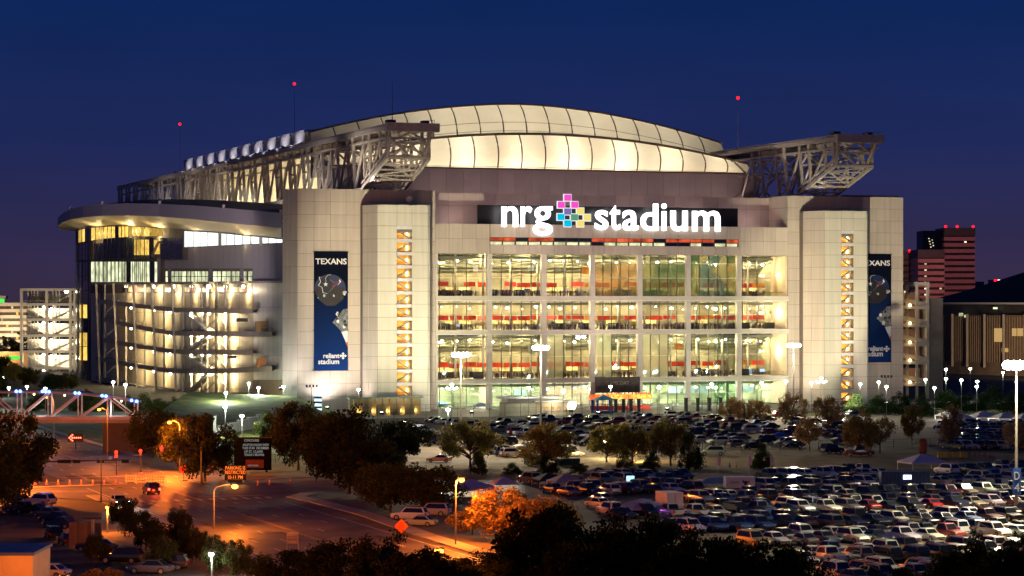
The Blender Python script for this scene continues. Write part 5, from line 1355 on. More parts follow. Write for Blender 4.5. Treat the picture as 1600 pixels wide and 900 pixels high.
# ---- changeable message trailer sign
base = G(368, 757); Y = base.y; kk = Y/F
vm = thing('message_sign', 'roadside trailer sign with three rows of glowing orange lettering', 'message sign', base)
zc = lambda py: P(0, py, Y).z
mb = MB(); mb.box(-16.8*kk, 16.8*kk, -.15, .15, zc(750), zc(727)); mb.build('panel', mat('panel_black', (.02, .012, .01), .6), vm)
mb = MB(); mb.tube([(0, .2, .3), (0, .2, zc(738))], .12, 7); mb.box(-1.2, 1.2, -.5, 1.0, .35, .8); mb.build('mount', M_dark, vm)
for x in (-.9, .9): mb = MB(); mb.tube([(x, .3, .33), (x+.16, .3, .33)], .33, 12); mb.build('wheel', M_dark, vm)
E_vms = emat('amber_dots', (1, .17, .02), 1.6)
for txt, w, py in (('PARKING IS', 31, 733.6), ('RESTRICTED', 32, 740.4), ('10-11 PM', 23, 748)):
    text_obj('lettering', txt, E_vms, vm, -w/2*kk, -.18, zc(py), w*kk, 5.4*kk, .01, .01)
light('AREA', 'sign_glow', vm, (0, -.6, zc(740)), 120, (1, .35, .08), 3, (0, -6, 0))
for (px, where) in ((330, 'left of two'), (348, 'right of two')):
    base = G(px, 743); q = thing('feather_sign', 'small red, white and blue sign board, ' + where, 'sign', base, 0, 'small striped signs')
    for i, m in enumerate((mat('stripe_blue', (.06, .06, .30)), mat('stripe_white', (.5, .42, .5)), mat('stripe_red', (.45, .08, .12)))): boxo('stripe', m, q, -.5, .5, -.04, .04, .4+.4*i, .78+.4*i)
    boxo('leg', M_dark, q, -.45, -.38, -.03, .03, 0, .4); boxo('leg', M_dark, q, .38, .45, -.03, .03, 0, .4)
# arrow board
base = G(118, 702); Y = base.y; kk = Y/F
q = thing('arrow_board', 'red glowing arrow board pointing left by the closed lanes', 'arrow board', base)
E_arrow = emat('arrow_lamps', (1, .10, .05), 8); za = P(0, 684, Y).z
boxo('panel', M_dark, q, -1.5, 1.5, 0, .12, za-.8, za+.8); boxo('post', M_dark, q, -.08, .08, .15, .3, 0, za)
for x, dz in ((-1.2, 0), (-.9, .3), (-.9, -.3), (-.6, .55), (-.6, -.55), (-.6, 0), (-.2, 0), (.2, 0), (.6, 0), (1.0, 0)): mb = MB(); mb.ball((x, -.05, za+dz), .16, 6); mb.build('lamp', E_arrow, q)
# barricades (road closed) and cones
M_barr = mat('barricade_board', (.75, .66, .55), .5); M_stripe = mat('orange_stripe', (.9, .16, .03), .5)
for i, (px, py) in enumerate(((204, 756), (220, 757), (236, 757.5), (249, 758))):
    base = G(px, py); q = thing('barricade', 'striped road barricade across the closed lanes, %s from the left' % ORD[i], 'barricade', base, R(-3), 'barricades across the road')
    for z in (.45, .85, 1.25):
        boxo('board', M_barr, q, -.85, .85, -.03, .03, z-.11, z+.11)
        for j in range(4): baro('stripe', M_stripe, q, (-.7+.42*j, -.04, z-.09), (-.5+.42*j, -.04, z+.09), .02, .1)
    for x in (-.7, .7): boxo('upright', M_white, q, x-.04, x+.04, .035, .09, 0, 1.45); boxo('foot', M_dark, q, x-.05, x+.05, -.5, .5, 0, .06)
M_cone = mat('cone_orange', (.85, .13, .03), .5)
cone_mb = MB(); cone_mb.tube([(0, 0, .04), (0, 0, .9)], [.17, .04], 10); cone_mb.box(-.24, .24, -.24, .24, 0, .04); cone_me = cone_mb.mesh('cone_body', M_cone)
col_mb = MB(); col_mb.tube([(0, 0, .5), (0, 0, .65)], [.105, .083], 10, cap=False); col_me = col_mb.mesh('cone_collar', M_white)
cones = [(55 + 18*i, 757 + .1*i, 'in the line across the road, %s from the left' % ORD[i]) for i in range(8)] + [(403, 758, 'left of three on the apron'), (421, 757, 'middle of three on the apron'), (453, 756, 'right of three on the apron'), (1140, 730, 'left one on the dry strip'), (1150, 731, 'beside the left one on the dry strip'),
    (1520, 714, 'first of four by the yellow barrier'), (1527, 714, 'second of four by the yellow barrier'), (1535, 714, 'third of four by the yellow barrier'), (1544, 714, 'fourth of four by the yellow barrier'), (1318, 712, 'near the red pickup, left'), (1327, 713, 'near the red pickup, right')]
for (px, py, w) in cones:
    q = thing('traffic_cone', 'orange traffic cone ' + w, 'traffic cone', G(px, py), 0, 'traffic cones')
    a = bpy.data.objects.new('cone_body', cone_me); col.objects.link(a); a.parent = q; a = bpy.data.objects.new('cone_collar', col_me); col.objects.link(a); a.parent = q
# diamond work signs
def diamond(px, py, by, half, label):
    base = G(px, by); Y = base.y; z = P(0, py, Y).z; h = half*Y/F
    q = thing('work_sign', label, 'road sign', base, 0, 'orange diamond road signs')
    mb = MB(); mb.bar((0, .05, 0), (0, .05, z), .08); mb.bar((-.6, .05, .05), (.6, .05, .05), .07); mb.build('stand', M_dark, q)
    mb = MB(); mb.poly([(0, 0, z-h), (h, 0, z), (0, 0, z+h), (-h, 0, z)]); mb.poly([(-h, .03, z), (0, .03, z+h), (h, .03, z), (0, .03, z-h)]); mb.build('panel', mat('work_orange', (.95, .10, .02), .5), q)
    for i, t in enumerate(('ROAD', 'WORK', 'AHEAD')): text_obj('lettering', t, M_dark, q, -h*.36, -.02, z+h*(.28-.3*i), h*.72, h*.2, .004)
diamond(287, 733, 752, 8, 'orange diamond road sign beyond the junction by the mast'); diamond(627, 822, 842, 11, 'orange diamond road sign on the verge right of the road')
# A-frame route sign
base = G(457, 866); Y = base.y; kk = Y/F
q = thing('route_sign', 'pale board sign on two legs at the near kerb', 'road sign', base)
zz_ = lambda py: P(0, py, Y).z
for i in range(4): boxo('board', mat('board_cream', (.8, .62, .4), .5), q, -9*kk, 9*kk, -.05, .05, zz_(835.5+4.6*i), zz_(831.5+4.6*i))
for i, t in enumerate(('EVENT', 'PARKING')): text_obj('lettering', t, M_dark, q, -7*kk, -.07, zz_(839.5+4.6*i), 14*kk, 2.6*kk, .004)
for x in (-8, 8): baro('leg', M_barr, q, (x*kk, .06, zz_(831)), (x*1.15*kk, .06, 0), .09)
# ---- footbridge
Yb = 466.0; kb = Yb/F
M_brsteel = mat('bridge_steel', (.45, .42, .42), .5, .2)
br = thing('footbridge', 'white steel truss footbridge with blue lamps crossing at left', 'footbridge', (xr(110, Yb), Yb, 0))
bx = lambda px: (px-110)*kb
bz = lambda py: zy(py, Yb)
topy = [(-40, 612), (0, 613), (60, 612.5), (130, 616), (180, 622), (222, 630)]
for yoff in (0, 4.0):
    pts = [(-40, 0), (0, 0), (46, 0), (92, 0), (138, 0), (184, 0), (222, 0)]
    mb = MB(); mb.tube([(bx(p), yoff, bz(interp(topy, p))) for p in range(-40, 223, 8)], .2, 8); mb.build('top_chord', M_brsteel, br, True)
    boxo('bottom_chord', M_brsteel, br, bx(-40), bx(222), yoff-.2, yoff+.2, bz(656), bz(651))
    xs2 = [-40, 4, 27, 68, 75, 115, 122, 160, 200]
    nodes = [-20, 27, 75, 122, 168, 210]
    for i, n_ in enumerate(nodes):
        baro('post', M_brsteel, br, (bx(n_), yoff, bz(653)), (bx(n_), yoff, bz(interp(topy, n_))), .24)
        if i < len(nodes)-1:
            m_ = nodes[i+1]
            if i % 2 == 0: baro('diagonal', M_brsteel, br, (bx(m_), yoff, bz(653)), (bx(n_), yoff, bz(interp(topy, n_))), .26) if i != 2 else baro('diagonal', M_brsteel, br, (bx(n_), yoff, bz(653)), (bx(m_), yoff, bz(interp(topy, m_))), .26)
            else: baro('diagonal', M_brsteel, br, (bx(n_), yoff, bz(653)), (bx(m_), yoff, bz(interp(topy, m_))), .26)
boxo('deck', M_conc, br, bx(-40), bx(260), -.5, 4.6, bz(661), bz(656))
boxo('abutment', mat('abutment', (.13, .10, .085), .8), br, bx(160), bx(262), .5, 9, 0, bz(661))
boxo('approach_wall', mat('abutment', (.13, .10, .085), .8), br, bx(222), bx(330), 3, 8, 0, bz(652))
E_blue = emat('blue_lamp', (.05, .16, 1.0), 22); E_peach = emat('peach_lamp', (1, .6, .3), 10)
for px in (26, 32, 67, 72, 77, 118, 124, 160, 166, 206, 214):
    mb = MB(); mb.ball((0, 0, 0), .28, 8); mb.build('blue_lamp', E_blue, br, True, loc=(bx(px), -.3, bz(interp(topy, px)-1.5)))
for px in (50, 98, 187): 
    mb = MB(); mb.ball((0, 0, 0), .2, 8); mb.build('deck_lamp', E_peach, br, True, loc=(bx(px), 2, bz(interp(topy, px)+4)))
light('POINT', 'bridge_light', br, (bx(60), 2, bz(640)), 420, (1, .9, .88), .3); light('POINT', 'bridge_light', br, (bx(170), 2, bz(640)), 420, (1, .9, .88), .3)
# ---- fences
def fence(name, pts, h, label, step=3.0, m=None, wires=4):
    o = thing(name, label, 'fence', pts[0]); p0 = Vector(pts[0]); m = m or M_dark
    for a, c in zip(pts, pts[1:]):
        a, c = Vector(a)-p0, Vector(c)-p0; L = (c-a).length; n = max(1, int(L/step))
        for i in range(n+1): q = a + (c-a)*i/n; boxo('post', m, o, q.x-.05, q.x+.05, q.y-.05, q.y+.05, 0, h)
        for j in range(wires): z = h*(j+1)/wires - .04; baro('rail', m, o, a+Vector((0, 0, z)), c+Vector((0, 0, z)), .05 if j == wires-1 else .025)
    return o
fence('plaza_fence', [W(S(590, -44), -44), W(S(1120, -44), -44)], 3.4, 'tall dark fence along the plaza in front of the glazed front', 4.0, wires=3)
fence('lot_fence', [W(-30, -192), W(110, -192)], 1.8, 'low wire fence along the dry grass strip', 4.0)
fence('ramp_fence', [G(350, 688), G(400, 672), G(440, 668)], 2.4, 'dark railing fence on the bank below the ramps', 2.5)
fence('verge_fence', [G(345, 722), G(430, 724), G(500, 722)], 1.6, 'low fence behind the event board', 3.0)
for i in range(9):      # dark gate pillars on the plaza
    px = 1000 + 18*i if i > 3 else 962 + 12*i
    p = W(S(px, -38), -38); q = thing('gate_pillar', 'black gate pillar on the plaza, %s from the left' % ORD[i], 'pillar', p, TH, 'gate pillars on the plaza')
    mb = MB(); mb.box(-.35, .35, -.35, .35, .3, 3.6); mb.build('shaft', M_dark, q); mb = MB(); mb.box(-.5, .5, -.5, .5, 0, .3); mb.build('foot', M_conc, q); mb = MB(); mb.box(-.45, .45, -.45, .45, 3.6, 3.8); mb.build('cap', M_dark, q)
q = thing('retaining_wall', 'low pale concrete wall stepping down below the ramps', 'wall', G(345, 690))
for i in range(9):
    a_ = G(282 + 15*i, 692 - 1.5*i) - G(345, 690); c_ = G(296.6 + 15*i, 690.5 - 1.5*i) - G(345, 690); hh = 1.0 + .42*i
    baro('wall_block', M_conc, q, (a_.x, a_.y, hh/2), (c_.x, c_.y, hh/2), .6, hh); baro('coping', M_white, q, (a_.x, a_.y, hh+.06), (c_.x, c_.y, hh+.06), .75, .12)
# ticket pavilion and stalls on the plaza
p = W(S(846, -40), -40)
q = thing('ticket_pavilion', 'low cream ticket building with flat white roof before the glazed front', 'kiosk', p, TH)
L_ = 19.0
mb = MB(); mb.box(-L_/2, L_/2, 0, 5, 0, 3.4); mb.build('wall', mat('pavilion_wall', (.6, .52, .36), .7), q)
mb = MB(); mb.box(-L_/2-.8, L_/2-4, -.8, 5.8, 4.3, 4.7); mb.box(-L_/2+.5, L_/2-5, .3, 4.5, 3.4, 4.3); mb.build('upper_roof', M_white, q)
mb = MB(); mb.box(-2, L_/2+.6, -1.4, 2, 3.4, 3.65); mb.build('roof', M_white, q)
for i in range(6): boxo('ticket_window', emat('ticket_window', (1, .6, .25), .8), q, -.6+i*1.6, .2+i*1.6, -.06, .02, 1.3, 2.2); boxo('counter', M_white, q, -.7+i*1.6, .3+i*1.6, -.3, 0, 1.1, 1.2)
light('POINT', 'pavilion_light', q, (3, -2.4, 3.2), 500, (1, .85, .6), .3)
for nm, px, m, lb, w in (('bounce_house', 948, mat('play_blue', (.03, .08, .35), .6), 'blue inflatable play house on the plaza', 5.5),):
    p = W(S(px, -36), -36); q = thing(nm, lb, 'inflatable', p, TH)
    mb = MB(); mb.box(-w/2, w/2, 0, 4, 0, .6); mb.build('base', m, q)
    for x in (-w/2+.3, w/2-.3):
        for y in (.3, 3.7): mb = MB(); mb.tube([(x, y, .6), (x, y, 3.4)], .35, 8); mb.build('tower', m, q)
    mb = MB(); mb.poly([(-w/2, 0, 3.4), (w/2, 0, 3.4), (0, 2, 4.8)]); mb.poly([(w/2, 0, 3.4), (w/2, 4, 3.4), (0, 2, 4.8)]); mb.poly([(w/2, 4, 3.4), (-w/2, 4, 3.4), (0, 2, 4.8)]); mb.poly([(-w/2, 4, 3.4), (-w/2, 0, 3.4), (0, 2, 4.8)]); mb.build('roof', mat('play_teal', (.03, .25, .40), .6), q)
E_carn = emat('carnival_red', (1, .12, .03), 1.6, var=.7, scale=1.2); E_carn2 = emat('carnival_gold', (1, .50, .08), 1.6, var=.6, scale=1.5)
for i, (px, m, y0, w) in enumerate(((944, E_carn, 629, 6), (966, E_carn2, 627, 5), (984, E_carn, 623, 4), (1000, E_carn2, 620, 6))):
    p = W(S(px, -18), -18); q = thing('fair_stall', 'glowing red and gold fair stall before the entrance, %s from the left' % ORD[i], 'stall', p, TH, 'glowing fair stalls')
    mb = MB(); mb.box(-w/2, w/2, 0, 2.5, 0, 1.1); mb.build('counter', M_red, q)
    for x in (-w/2+.1, w/2-.1): mb = MB(); mb.bar((x, .1, 1.1), (x, .1, 2.8), .12); mb.bar((x, 2.4, 1.1), (x, 2.4, 2.8), .12); mb.build('post', M_white, q)
    mb = MB(); mb.box(-w/2-.2, w/2+.2, -.3, 2.7, 2.8, 4.0); mb.build('lit_fascia', m, q)
    for k_ in range(int(w/1.2)): mb = MB(); mb.ball((-w/2+.6+1.2*k_, -.4, 4.3), .3, 8); mb.build('bulb', E_carn2 if m is E_carn else E_carn, q)
# dark banner hung under the first concourse slab
a, c = S(930, -.8), S(1000, -.8)
q = thing('hanging_banner', 'wide dark banner hanging below the first concourse slab', 'banner', W((a+c)/2, -.8, Zs(614, a)), TH)
mb = MB(); mb.box(-(c-a)/2, (c-a)/2, -.05, .05, 0, Zs(590, a)-Zs(614, a)); mb.build('cloth', mat('banner_dark', (.05, .04, .04), .6, var=.5, scale=.8), q)
text_obj('lettering', 'GAME DAY', mat('dim_print', (.22, .2, .18)), q, -3.4, -.09, 2.2, 6.8, 1.0, .01); boxo('batten', M_dark, q, -(c-a)/2-.2, (c-a)/2+.2, -.1, .1, Zs(590, a)-Zs(614, a), Zs(590, a)-Zs(614, a)+.15)
# lit kiosk totem
base = G(497, 656); q = thing('lit_totem', 'tall white and blue lit totem at the foot of the left banner', 'totem', base)
z0, z1 = 1.2, P(0, 614, base.y).z
boxo('panel', emat('totem_light', (.75, .95, 1.0), 1.4, var=.4, scale=.9), q, -.9, .9, -.15, .15, z0, z1); boxo('post', M_dark, q, -.15, .15, -.1, .1, 0, z0)
for i in range(4): boxo('print_band', mat('totem_blue', (.02, .25, .5)), q, -.9, .9, -.18, -.16, z0+1.2*i+.4, z0+1.2*i+.9)
# amber colonnade wall left of the glazed front
p = W(S(595, -24), -24); q = thing('amber_colonnade', 'low amber lit colonnade wall below the left stair tower', 'colonnade', p, TH)
for i in range(9): boxo('pillar', mat('amber_stone', (.55, .40, .2), .7), q, -7+i*1.9, -6.2+i*1.9, 0, 1.0, 0, 4.2); light('POINT', 'wall_light', q, (-5.7+i*1.9, .6, 1.0), 60, (1, .7, .25), .2) if i % 2 == 0 else None
mb = MB(); mb.box(-8, 11, .9, 1.6, 0, 4.2); mb.build('back_wall', mat('amber_wall', (.5, .40, .22), .7), q); mb = MB(); mb.box(-8.3, 11.3, -.3, 2, 4.2, 4.5); mb.build('coping', mat('green_coping', (.25, .36, .28), .6), q)
# near building at the lower left corner and shed fence
base = P(25, 900, 236); base.z = 0
q = thing('low_building', 'low tan building with blue flat roof at the lower left corner', 'building', base)
hz = P(0, 868, 236).z
mb = MB(); mb.box(-8, 1.6, 0, 9, 0, hz); mb.build('wall', mat('tan_wall', (.50, .38, .25), .8), q); mb = MB(); mb.box(-8.2, 1.8, -.2, 9.2, hz, hz+.3); mb.build('roof', mat('blue_roof', (.03, .07, .28), .4), q)
boxo('door', M_dark, q, -3, -2, -.06, .04, 0, 2.2); boxo('window', G_black, q, -6, -4.5, -.06, .04, 1.2, 2.4)
base = G(132, 858); q = thing('timber_fence', 'tall timber screen fence beside the small parking area', 'fence', base, R(-10))
for i in range(16): boxo('plank', mat('timber', (.30, .17, .08), .8, orand=.3), q, -1.9+i*.25, -1.68+i*.25, -.03, .03, .1, 3.1)
boxo('rail', M_dark, q, -1.9, 2.1, .04, .12, .6, .7); boxo('rail', M_dark, q, -1.9, 2.1, .04, .12, 2.4, 2.5)
base = G(145, 870); q = thing('flat_lamp_post', 'unlit post with flat wide head beside the timber fence', 'lamp post', base); zq = P(0, 811, base.y).z
boxo('post', M_conc, q, -.15, .15, -.15, .15, 0, zq); boxo('head', M_dark, q, -1.1, 1.1, -.5, .5, zq, zq+.25)
# ------------------------------------------------------------------ trees
def leafmat(name, c1, c2, tr=.35):
    m = bpy.data.materials.new(name); m.use_nodes = True; nt = m.node_tree; nt.nodes.clear()
    o = nt.nodes.new('ShaderNodeOutputMaterial'); df = nt.nodes.new('ShaderNodeBsdfDiffuse'); tl = nt.nodes.new('ShaderNodeBsdfTranslucent'); mx = nt.nodes.new('ShaderNodeMixShader'); mx.inputs[0].default_value = tr
    g = nt.nodes.new('ShaderNodeNewGeometry'); oi = nt.nodes.new('ShaderNodeObjectInfo'); rp = nt.nodes.new('ShaderNodeValToRGB')
    rp.color_ramp.elements[0].color = (*c1, 1); rp.color_ramp.elements[1].color = (*c2, 1)
    nt.links.new(g.outputs['Random Per Island'], rp.inputs[0])
    mr = nt.nodes.new('ShaderNodeMapRange'); mr.inputs[3].default_value = .75; mr.inputs[4].default_value = 1.25; nt.links.new(oi.outputs['Random'], mr.inputs[0])
    vm_ = nt.nodes.new('ShaderNodeVectorMath'); vm_.operation = 'SCALE'; nt.links.new(rp.outputs[0], vm_.inputs[0]); nt.links.new(mr.outputs[0], vm_.inputs['Scale'])
    for s in (df, tl): nt.links.new(vm_.outputs[0], s.inputs[0])
    nt.links.new(df.outputs[0], mx.inputs[1]); nt.links.new(tl.outputs[0], mx.inputs[2]); nt.links.new(mx.outputs[0], o.inputs[0]); return m
LEAF = {'oak': leafmat('oak_leaf', (.028, .038, .011), (.085, .085, .026)), 'olive': leafmat('olive_leaf', (.13, .12, .03), (.34, .28, .08), .5), 'brown': leafmat('brown_leaf', (.20, .11, .045), (.44, .28, .13), .5),
        'ever': leafmat('evergreen_leaf', (.012, .026, .010), (.04, .062, .02)), 'dusk': leafmat('shade_leaf', (.008, .010, .004), (.026, .026, .010)), 'amber': leafmat('amber_leaf', (.16, .09, .03), (.42, .28, .10))}  # 'dusk' is oak leaf with the unlit foreground's shade put into its colour
M_bark = mat('bark', (.10, .07, .05), .9, var=.3, scale=3, bump=.3)
PROTO = {}
def tree_proto(kind, var):
    key = (kind, var)
    if key in PROTO: return PROTO[key]
    rnd = random.Random(100*var + len(kind)*17 + ord(kind[0]))
    dense = {'oak': 9000, 'olive': 8000, 'brown': 3600, 'ever': 7500, 'amber': 7500, 'dusk': 9000}[kind]
    ls = {'oak': .035, 'olive': .033, 'brown': .036, 'ever': .030, 'amber': .034, 'dusk': .035}[kind]
    # crown: clumps spread through an uneven dome; unit height 1, unit radius 1
    z0 = {'oak': .17, 'olive': .20, 'brown': .26, 'ever': .06, 'amber': .18, 'dusk': .15}[kind]
    clumps = []; nc = {'oak': 62, 'olive': 58, 'brown': 36, 'ever': 50, 'amber': 52, 'dusk': 62}[kind]
    for i in range(nc):
        while True:
            x, y, z = rnd.uniform(-1, 1), rnd.uniform(-1, 1), rnd.uniform(0, 1)
            r = math.hypot(x, y)
            lim = math.sqrt(max(0, 1-(max(0, z-.35)/.65)**2)) * (.55+.45*min(1, z/.3)) if kind != 'ever' else (1-z)**.7
            if r < lim*.93 and (r > lim*.35 or z > .55): break
        clumps.append((x*rnd.uniform(.85, 1.05), y, z0 + (1-z0)*z*.93, rnd.uniform(.17, .30)))
    lf = MB()
    for i in range(dense):
        cx_, cy_, cz_, cr = rnd.choice(clumps)
        d = Vector((rnd.gauss(0, 1), rnd.gauss(0, 1), rnd.gauss(0, 1))); d = d.normalized() * cr * rnd.random()**.45
        p = Vector((cx_ + d.x, cy_ + d.y, cz_ + d.z*.55))
        a = Vector((rnd.gauss(0, 1), rnd.gauss(0, 1), rnd.gauss(0, .6))).normalized(); b_ = a.cross(Vector((rnd.gauss(0, 1), rnd.gauss(0, 1), rnd.gauss(0, 1)))).normalized()
        s = ls*rnd.uniform(.6, 1.4)
        a *= s; b_ *= s*.62; a.z *= .8; b_.z *= .8
        lf.quad(p-a, p-b_*.9, p+a, p+b_*.9)
    tk = MB()
    tk.tube([(0, 0, 0), (.01, 0, z0*.6), (.0, .01, z0+.08), (.02, 0, .62)], [.055, .042, .034, .012], 8)
    for (cx_, cy_, cz_, cr) in clumps[:: 2]:
        zb_ = max(z0*.75, cz_*.55); tk.tube([(0, 0, zb_), (cx_*.45, cy_*.45, zb_ + (cz_-zb_)*.6), (cx_*.92, cy_*.92, cz_)], [.02, .013, .005], 5)
    PROTO[key] = (lf.mesh('crown_' + kind, LEAF[kind]), tk.mesh('trunk_' + kind, M_bark))
    return PROTO[key]
TREES = 0
def tree(px, Y, ptop, wpx, kind, label, group=None, base_z=0.0, name=None):
    global TREES
    TREES += 1
    cr, tk = tree_proto(kind, TREES % 3)
    h = P(0, ptop, Y).z - base_z; r = wpx*Y/F/2
    o = thing(name or {'oak': 'oak_tree', 'olive': 'oak_tree', 'brown': 'autumn_tree', 'dusk': 'oak_tree', 'ever': 'evergreen_tree', 'amber': 'autumn_tree'}[kind], label, 'tree', (xr(px, Y), Y, base_z), random.uniform(0, 6.28), group)
    for nm, me in (('crown', cr), ('trunk', tk)):
        q = bpy.data.objects.new(nm, me); col.objects.link(q); q.parent = o; q.scale = (r*1.16, r*1.16, h*1.02) if nm == 'crown' else (min(r, h*.55), min(r, h*.55), h)
    return o
yb = lambda py: F*HC/(py-HZ)
random.seed(77)
g1 = 'trees between the two lots'
tree(628, yb(733), 653, 92, 'oak', 'round green tree left of the white car on the access road', g1)
tree(735, yb(730), 655, 88, 'olive', 'olive brown round tree behind the first tall mast', g1)
tree(851, yb(738), 660, 82, 'olive', 'olive brown round tree before the ticket pavilion', g1)
tree(948, yb(722), 662, 60, 'olive', 'dim olive tree at the left yellow lamp', g1)
tree(988, yb(724), 660, 62, 'olive', 'dim olive tree at the right yellow lamp', g1)
tree(1048, yb(728), 655, 66, 'olive', 'dim olive tree right of the two yellow lamps', g1)
tree(1080, yb(734), 662, 42, 'ever', 'dark evergreen tree in front of the silver minivan row', g1)
tree(1191, yb(733), 690, 38, 'ever', 'small dark evergreen on the dry strip', g1)
tree(747, yb(742), 700, 34, 'ever', 'small dark evergreen by the access road', g1)
tree(858, yb(740), 705, 36, 'ever', 'small dark evergreen below the pavilion tree', g1)
tree(977, yb(742), 700, 36, 'ever', 'small dark evergreen below the right yellow lamp', g1)
g2 = 'autumn trees along the plaza'
for i, (px, top, w, by, k) in enumerate([(1140, 620, 34, 662, 'brown'), (1163, 619, 36, 663, 'brown'), (1186, 622, 34, 662, 'brown'), (1238, 614, 46, 668, 'brown'), (1293, 612, 48, 672, 'brown')]):
    tree(px, yb(by), top, w, k, 'brown leaved tree before the right glazed front, %s from the left' % ORD[i], g2)
for i, (px, top, w, by, k) in enumerate([(1265, 650, 42, 705, 'brown'), (1345, 640, 50, 712, 'amber'), (1375, 645, 46, 708, 'brown'), (1425, 632, 34, 690, 'amber'), (1487, 634, 38, 705, 'brown'), (1590, 650, 50, 712, 'brown')]):
    tree(px, yb(by), top, w, k, 'sparse autumn tree standing in the upper lot, %s from the left' % ORD[i], 'autumn trees in the upper lot')
g3 = 'dark evergreens along the right plaza edge'
for i, (px, top, w, by) in enumerate([(1338, 614, 48, 650), (1372, 612, 44, 648), (1405, 609, 50, 648), (1440, 616, 48, 650), (1478, 606, 52, 640), (1515, 612, 56, 644), (1552, 600, 60, 640), (1590, 606, 60, 645)]):
    tree(px, yb(by), top, w, 'ever', 'dark evergreen tree at the right plaza edge, %s from the left' % ORD[i], g3)
g4 = 'dark trees left of the stadium foot'
for i, (px, top, w, by, k) in enumerate([(238, 632, 80, 716, 'oak'), (320, 650, 96, 752, 'oak'), (275, 655, 60, 735, 'oak')]):
    tree(px, yb(by), top, w, k, 'dark round tree before the ramps, ' + ('left of three', 'right of three', 'middle of three')[i], g4)
tree(466, yb(735), 622, 82, 'oak', 'tall dark tree right of the black event board', g4)
tree(420, yb(700), 645, 40, 'oak', 'narrow dark tree directly behind the event board', g4)
tree(545, yb(772), 640, 130, 'oak', 'large spreading dark tree below the left stair tower', g4)
tree(510, yb(745), 640, 90, 'oak', 'dark tree just left of the large spreading one', g4)
tree(585, yb(775), 690, 110, 'oak', 'dark tree right of the large spreading one, over the path', g4)
tree(660, yb(800), 728, 120, 'oak', 'dark low tree over the verge before the grey tents', g4)
tree(610, yb(800), 720, 100, 'oak', 'dark low tree over the verge left of the grey tents', g4)
tree(22, 350, 648, 130, 'oak', 'big black tree at the left edge over the road', g4)
tree(-8, 330, 690, 90, 'oak', 'dark tree at the left edge, in front of the big one', g4)
g5 = 'young trees along the near kerb'
for i, (px, top, w, by, k) in enumerate([(195, 775, 48, 838, 'oak'), (228, 800, 52, 860, 'oak'), (280, 795, 44, 868, 'oak'), (300, 822, 50, 880, 'oak'), (372, 845, 48, 905, 'oak'), (410, 866, 40, 915, 'oak'), (252, 835, 46, 892, 'oak'), (335, 838, 44, 900, 'oak'), (150, 835, 40, 880, 'oak')]):
    tree(px, yb(by), top, w, k, 'young dark tree along the near kerb, %s from the left' % ORD[i], g5)
g6 = 'dark trees in the foreground'
fg = [(470, 242, 858, 110), (535, 236, 845, 120), (600, 232, 832, 110), (655, 228, 855, 110), (770, 250, 858, 130), (850, 232, 785, 150), (930, 226, 800, 160), (1010, 222, 806, 150), (1080, 220, 822, 150), (1150, 216, 835, 150), (1215, 214, 852, 130), (1270, 210, 878, 110), (900, 215, 850, 160), (1040, 212, 862, 160), (1500, 232, 858, 110), (1565, 225, 835, 130), (1610, 222, 850, 110), (700, 224, 872, 110), (1420, 222, 886, 90)]
for i, (px, Y, top, w) in enumerate(sorted(fg)):
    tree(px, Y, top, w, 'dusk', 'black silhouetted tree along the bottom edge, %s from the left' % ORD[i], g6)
tree(785, 292, 762, 120, 'amber', 'tree glowing orange beside the street lamp, left of two', 'trees lit orange by the street lamp')
tree(738, 302, 788, 80, 'amber', 'small tree glowing orange under the street lamp', 'trees lit orange by the street lamp')
tree(845, 285, 772, 110, 'amber', 'tree partly lit orange, right of the street lamp', 'trees lit orange by the street lamp')
tree(160, 248, 888, 70, 'amber', 'bush glowing orange at the bottom edge beside the parked cars', name='bush')
for i, (px, Y, top, w, k) in enumerate([(8, 900, 556, 34, 'oak'), (22, 840, 566, 36, 'olive'), (45, 820, 575, 34, 'oak'), (80, 800, 580, 40, 'ever'), (105, 780, 582, 36, 'oak'), (-4, 700, 585, 40, 'oak'), (60, 640, 612, 40, 'ever'), (135, 700, 606, 36, 'ever'), (20, 1120, 530, 34, 'oak')]):
    tree(px, Y, top, w, k, 'dark tree behind the footbridge at far left, %s in the clump' % ORD[i], 'trees behind the footbridge')
for i, (px, by, top, w) in enumerate([(592, 738, 715, 34), (690, 744, 726, 30), (800, 741, 722, 34), (905, 741, 720, 36), (1010, 738, 716, 34), (560, 728, 700, 40), (1020, 732, 700, 30)]):
    tree(px, yb(by), top, w, 'ever', 'low dark shrub along the dry strip edge, %s counted along it' % ORD[i], 'shrubs along the dry strip', name='shrub')
for i, px in enumerate(range(128, 345, 24)):
    tree(px, 640, 612 + (i*7) % 9, 40, 'ever', 'dark hedge shrub below the ramps, %s from the left' % ORD[i], 'hedge shrubs below the ramps', name='shrub')
for i, (px, by, w, h) in enumerate([(838, 728, 26, 17), (890, 729, 34, 12)]):
    base = G(px, by); k_ = base.y/F; q = thing('green_container', 'dark green container on the dry strip, ' + ('taller one at the olive tree', 'longer low one with pale lid')[i], 'container', base, TH)
    mb = MB(); mb.box(-w*k_/2, w*k_/2, 0, 2.4, .15, h*k_); mb.build('box', mat('container_green', (.02, .07, .035), .6, var=.25, scale=1.5), q)
    for j in range(7): boxo('rib', mat('container_green_rib', (.03, .09, .045), .6), q, -w*k_/2+w*k_*j/6-.05, -w*k_/2+w*k_*j/6+.05, -.07, 0, .15, h*k_)
    boxo('lid', mat('container_lid', (.25, .27, .22), .6), q, -w*k_/2-.05, w*k_/2+.05, -.1, 2.5, h*k_, h*k_+.1)
base = P(12, 560, 1080); base.z = 0; q = thing('low_shop', 'low orange lit shop with green sign at the far left edge', 'shop', base)
zs_ = P(0, 552, 1080).z
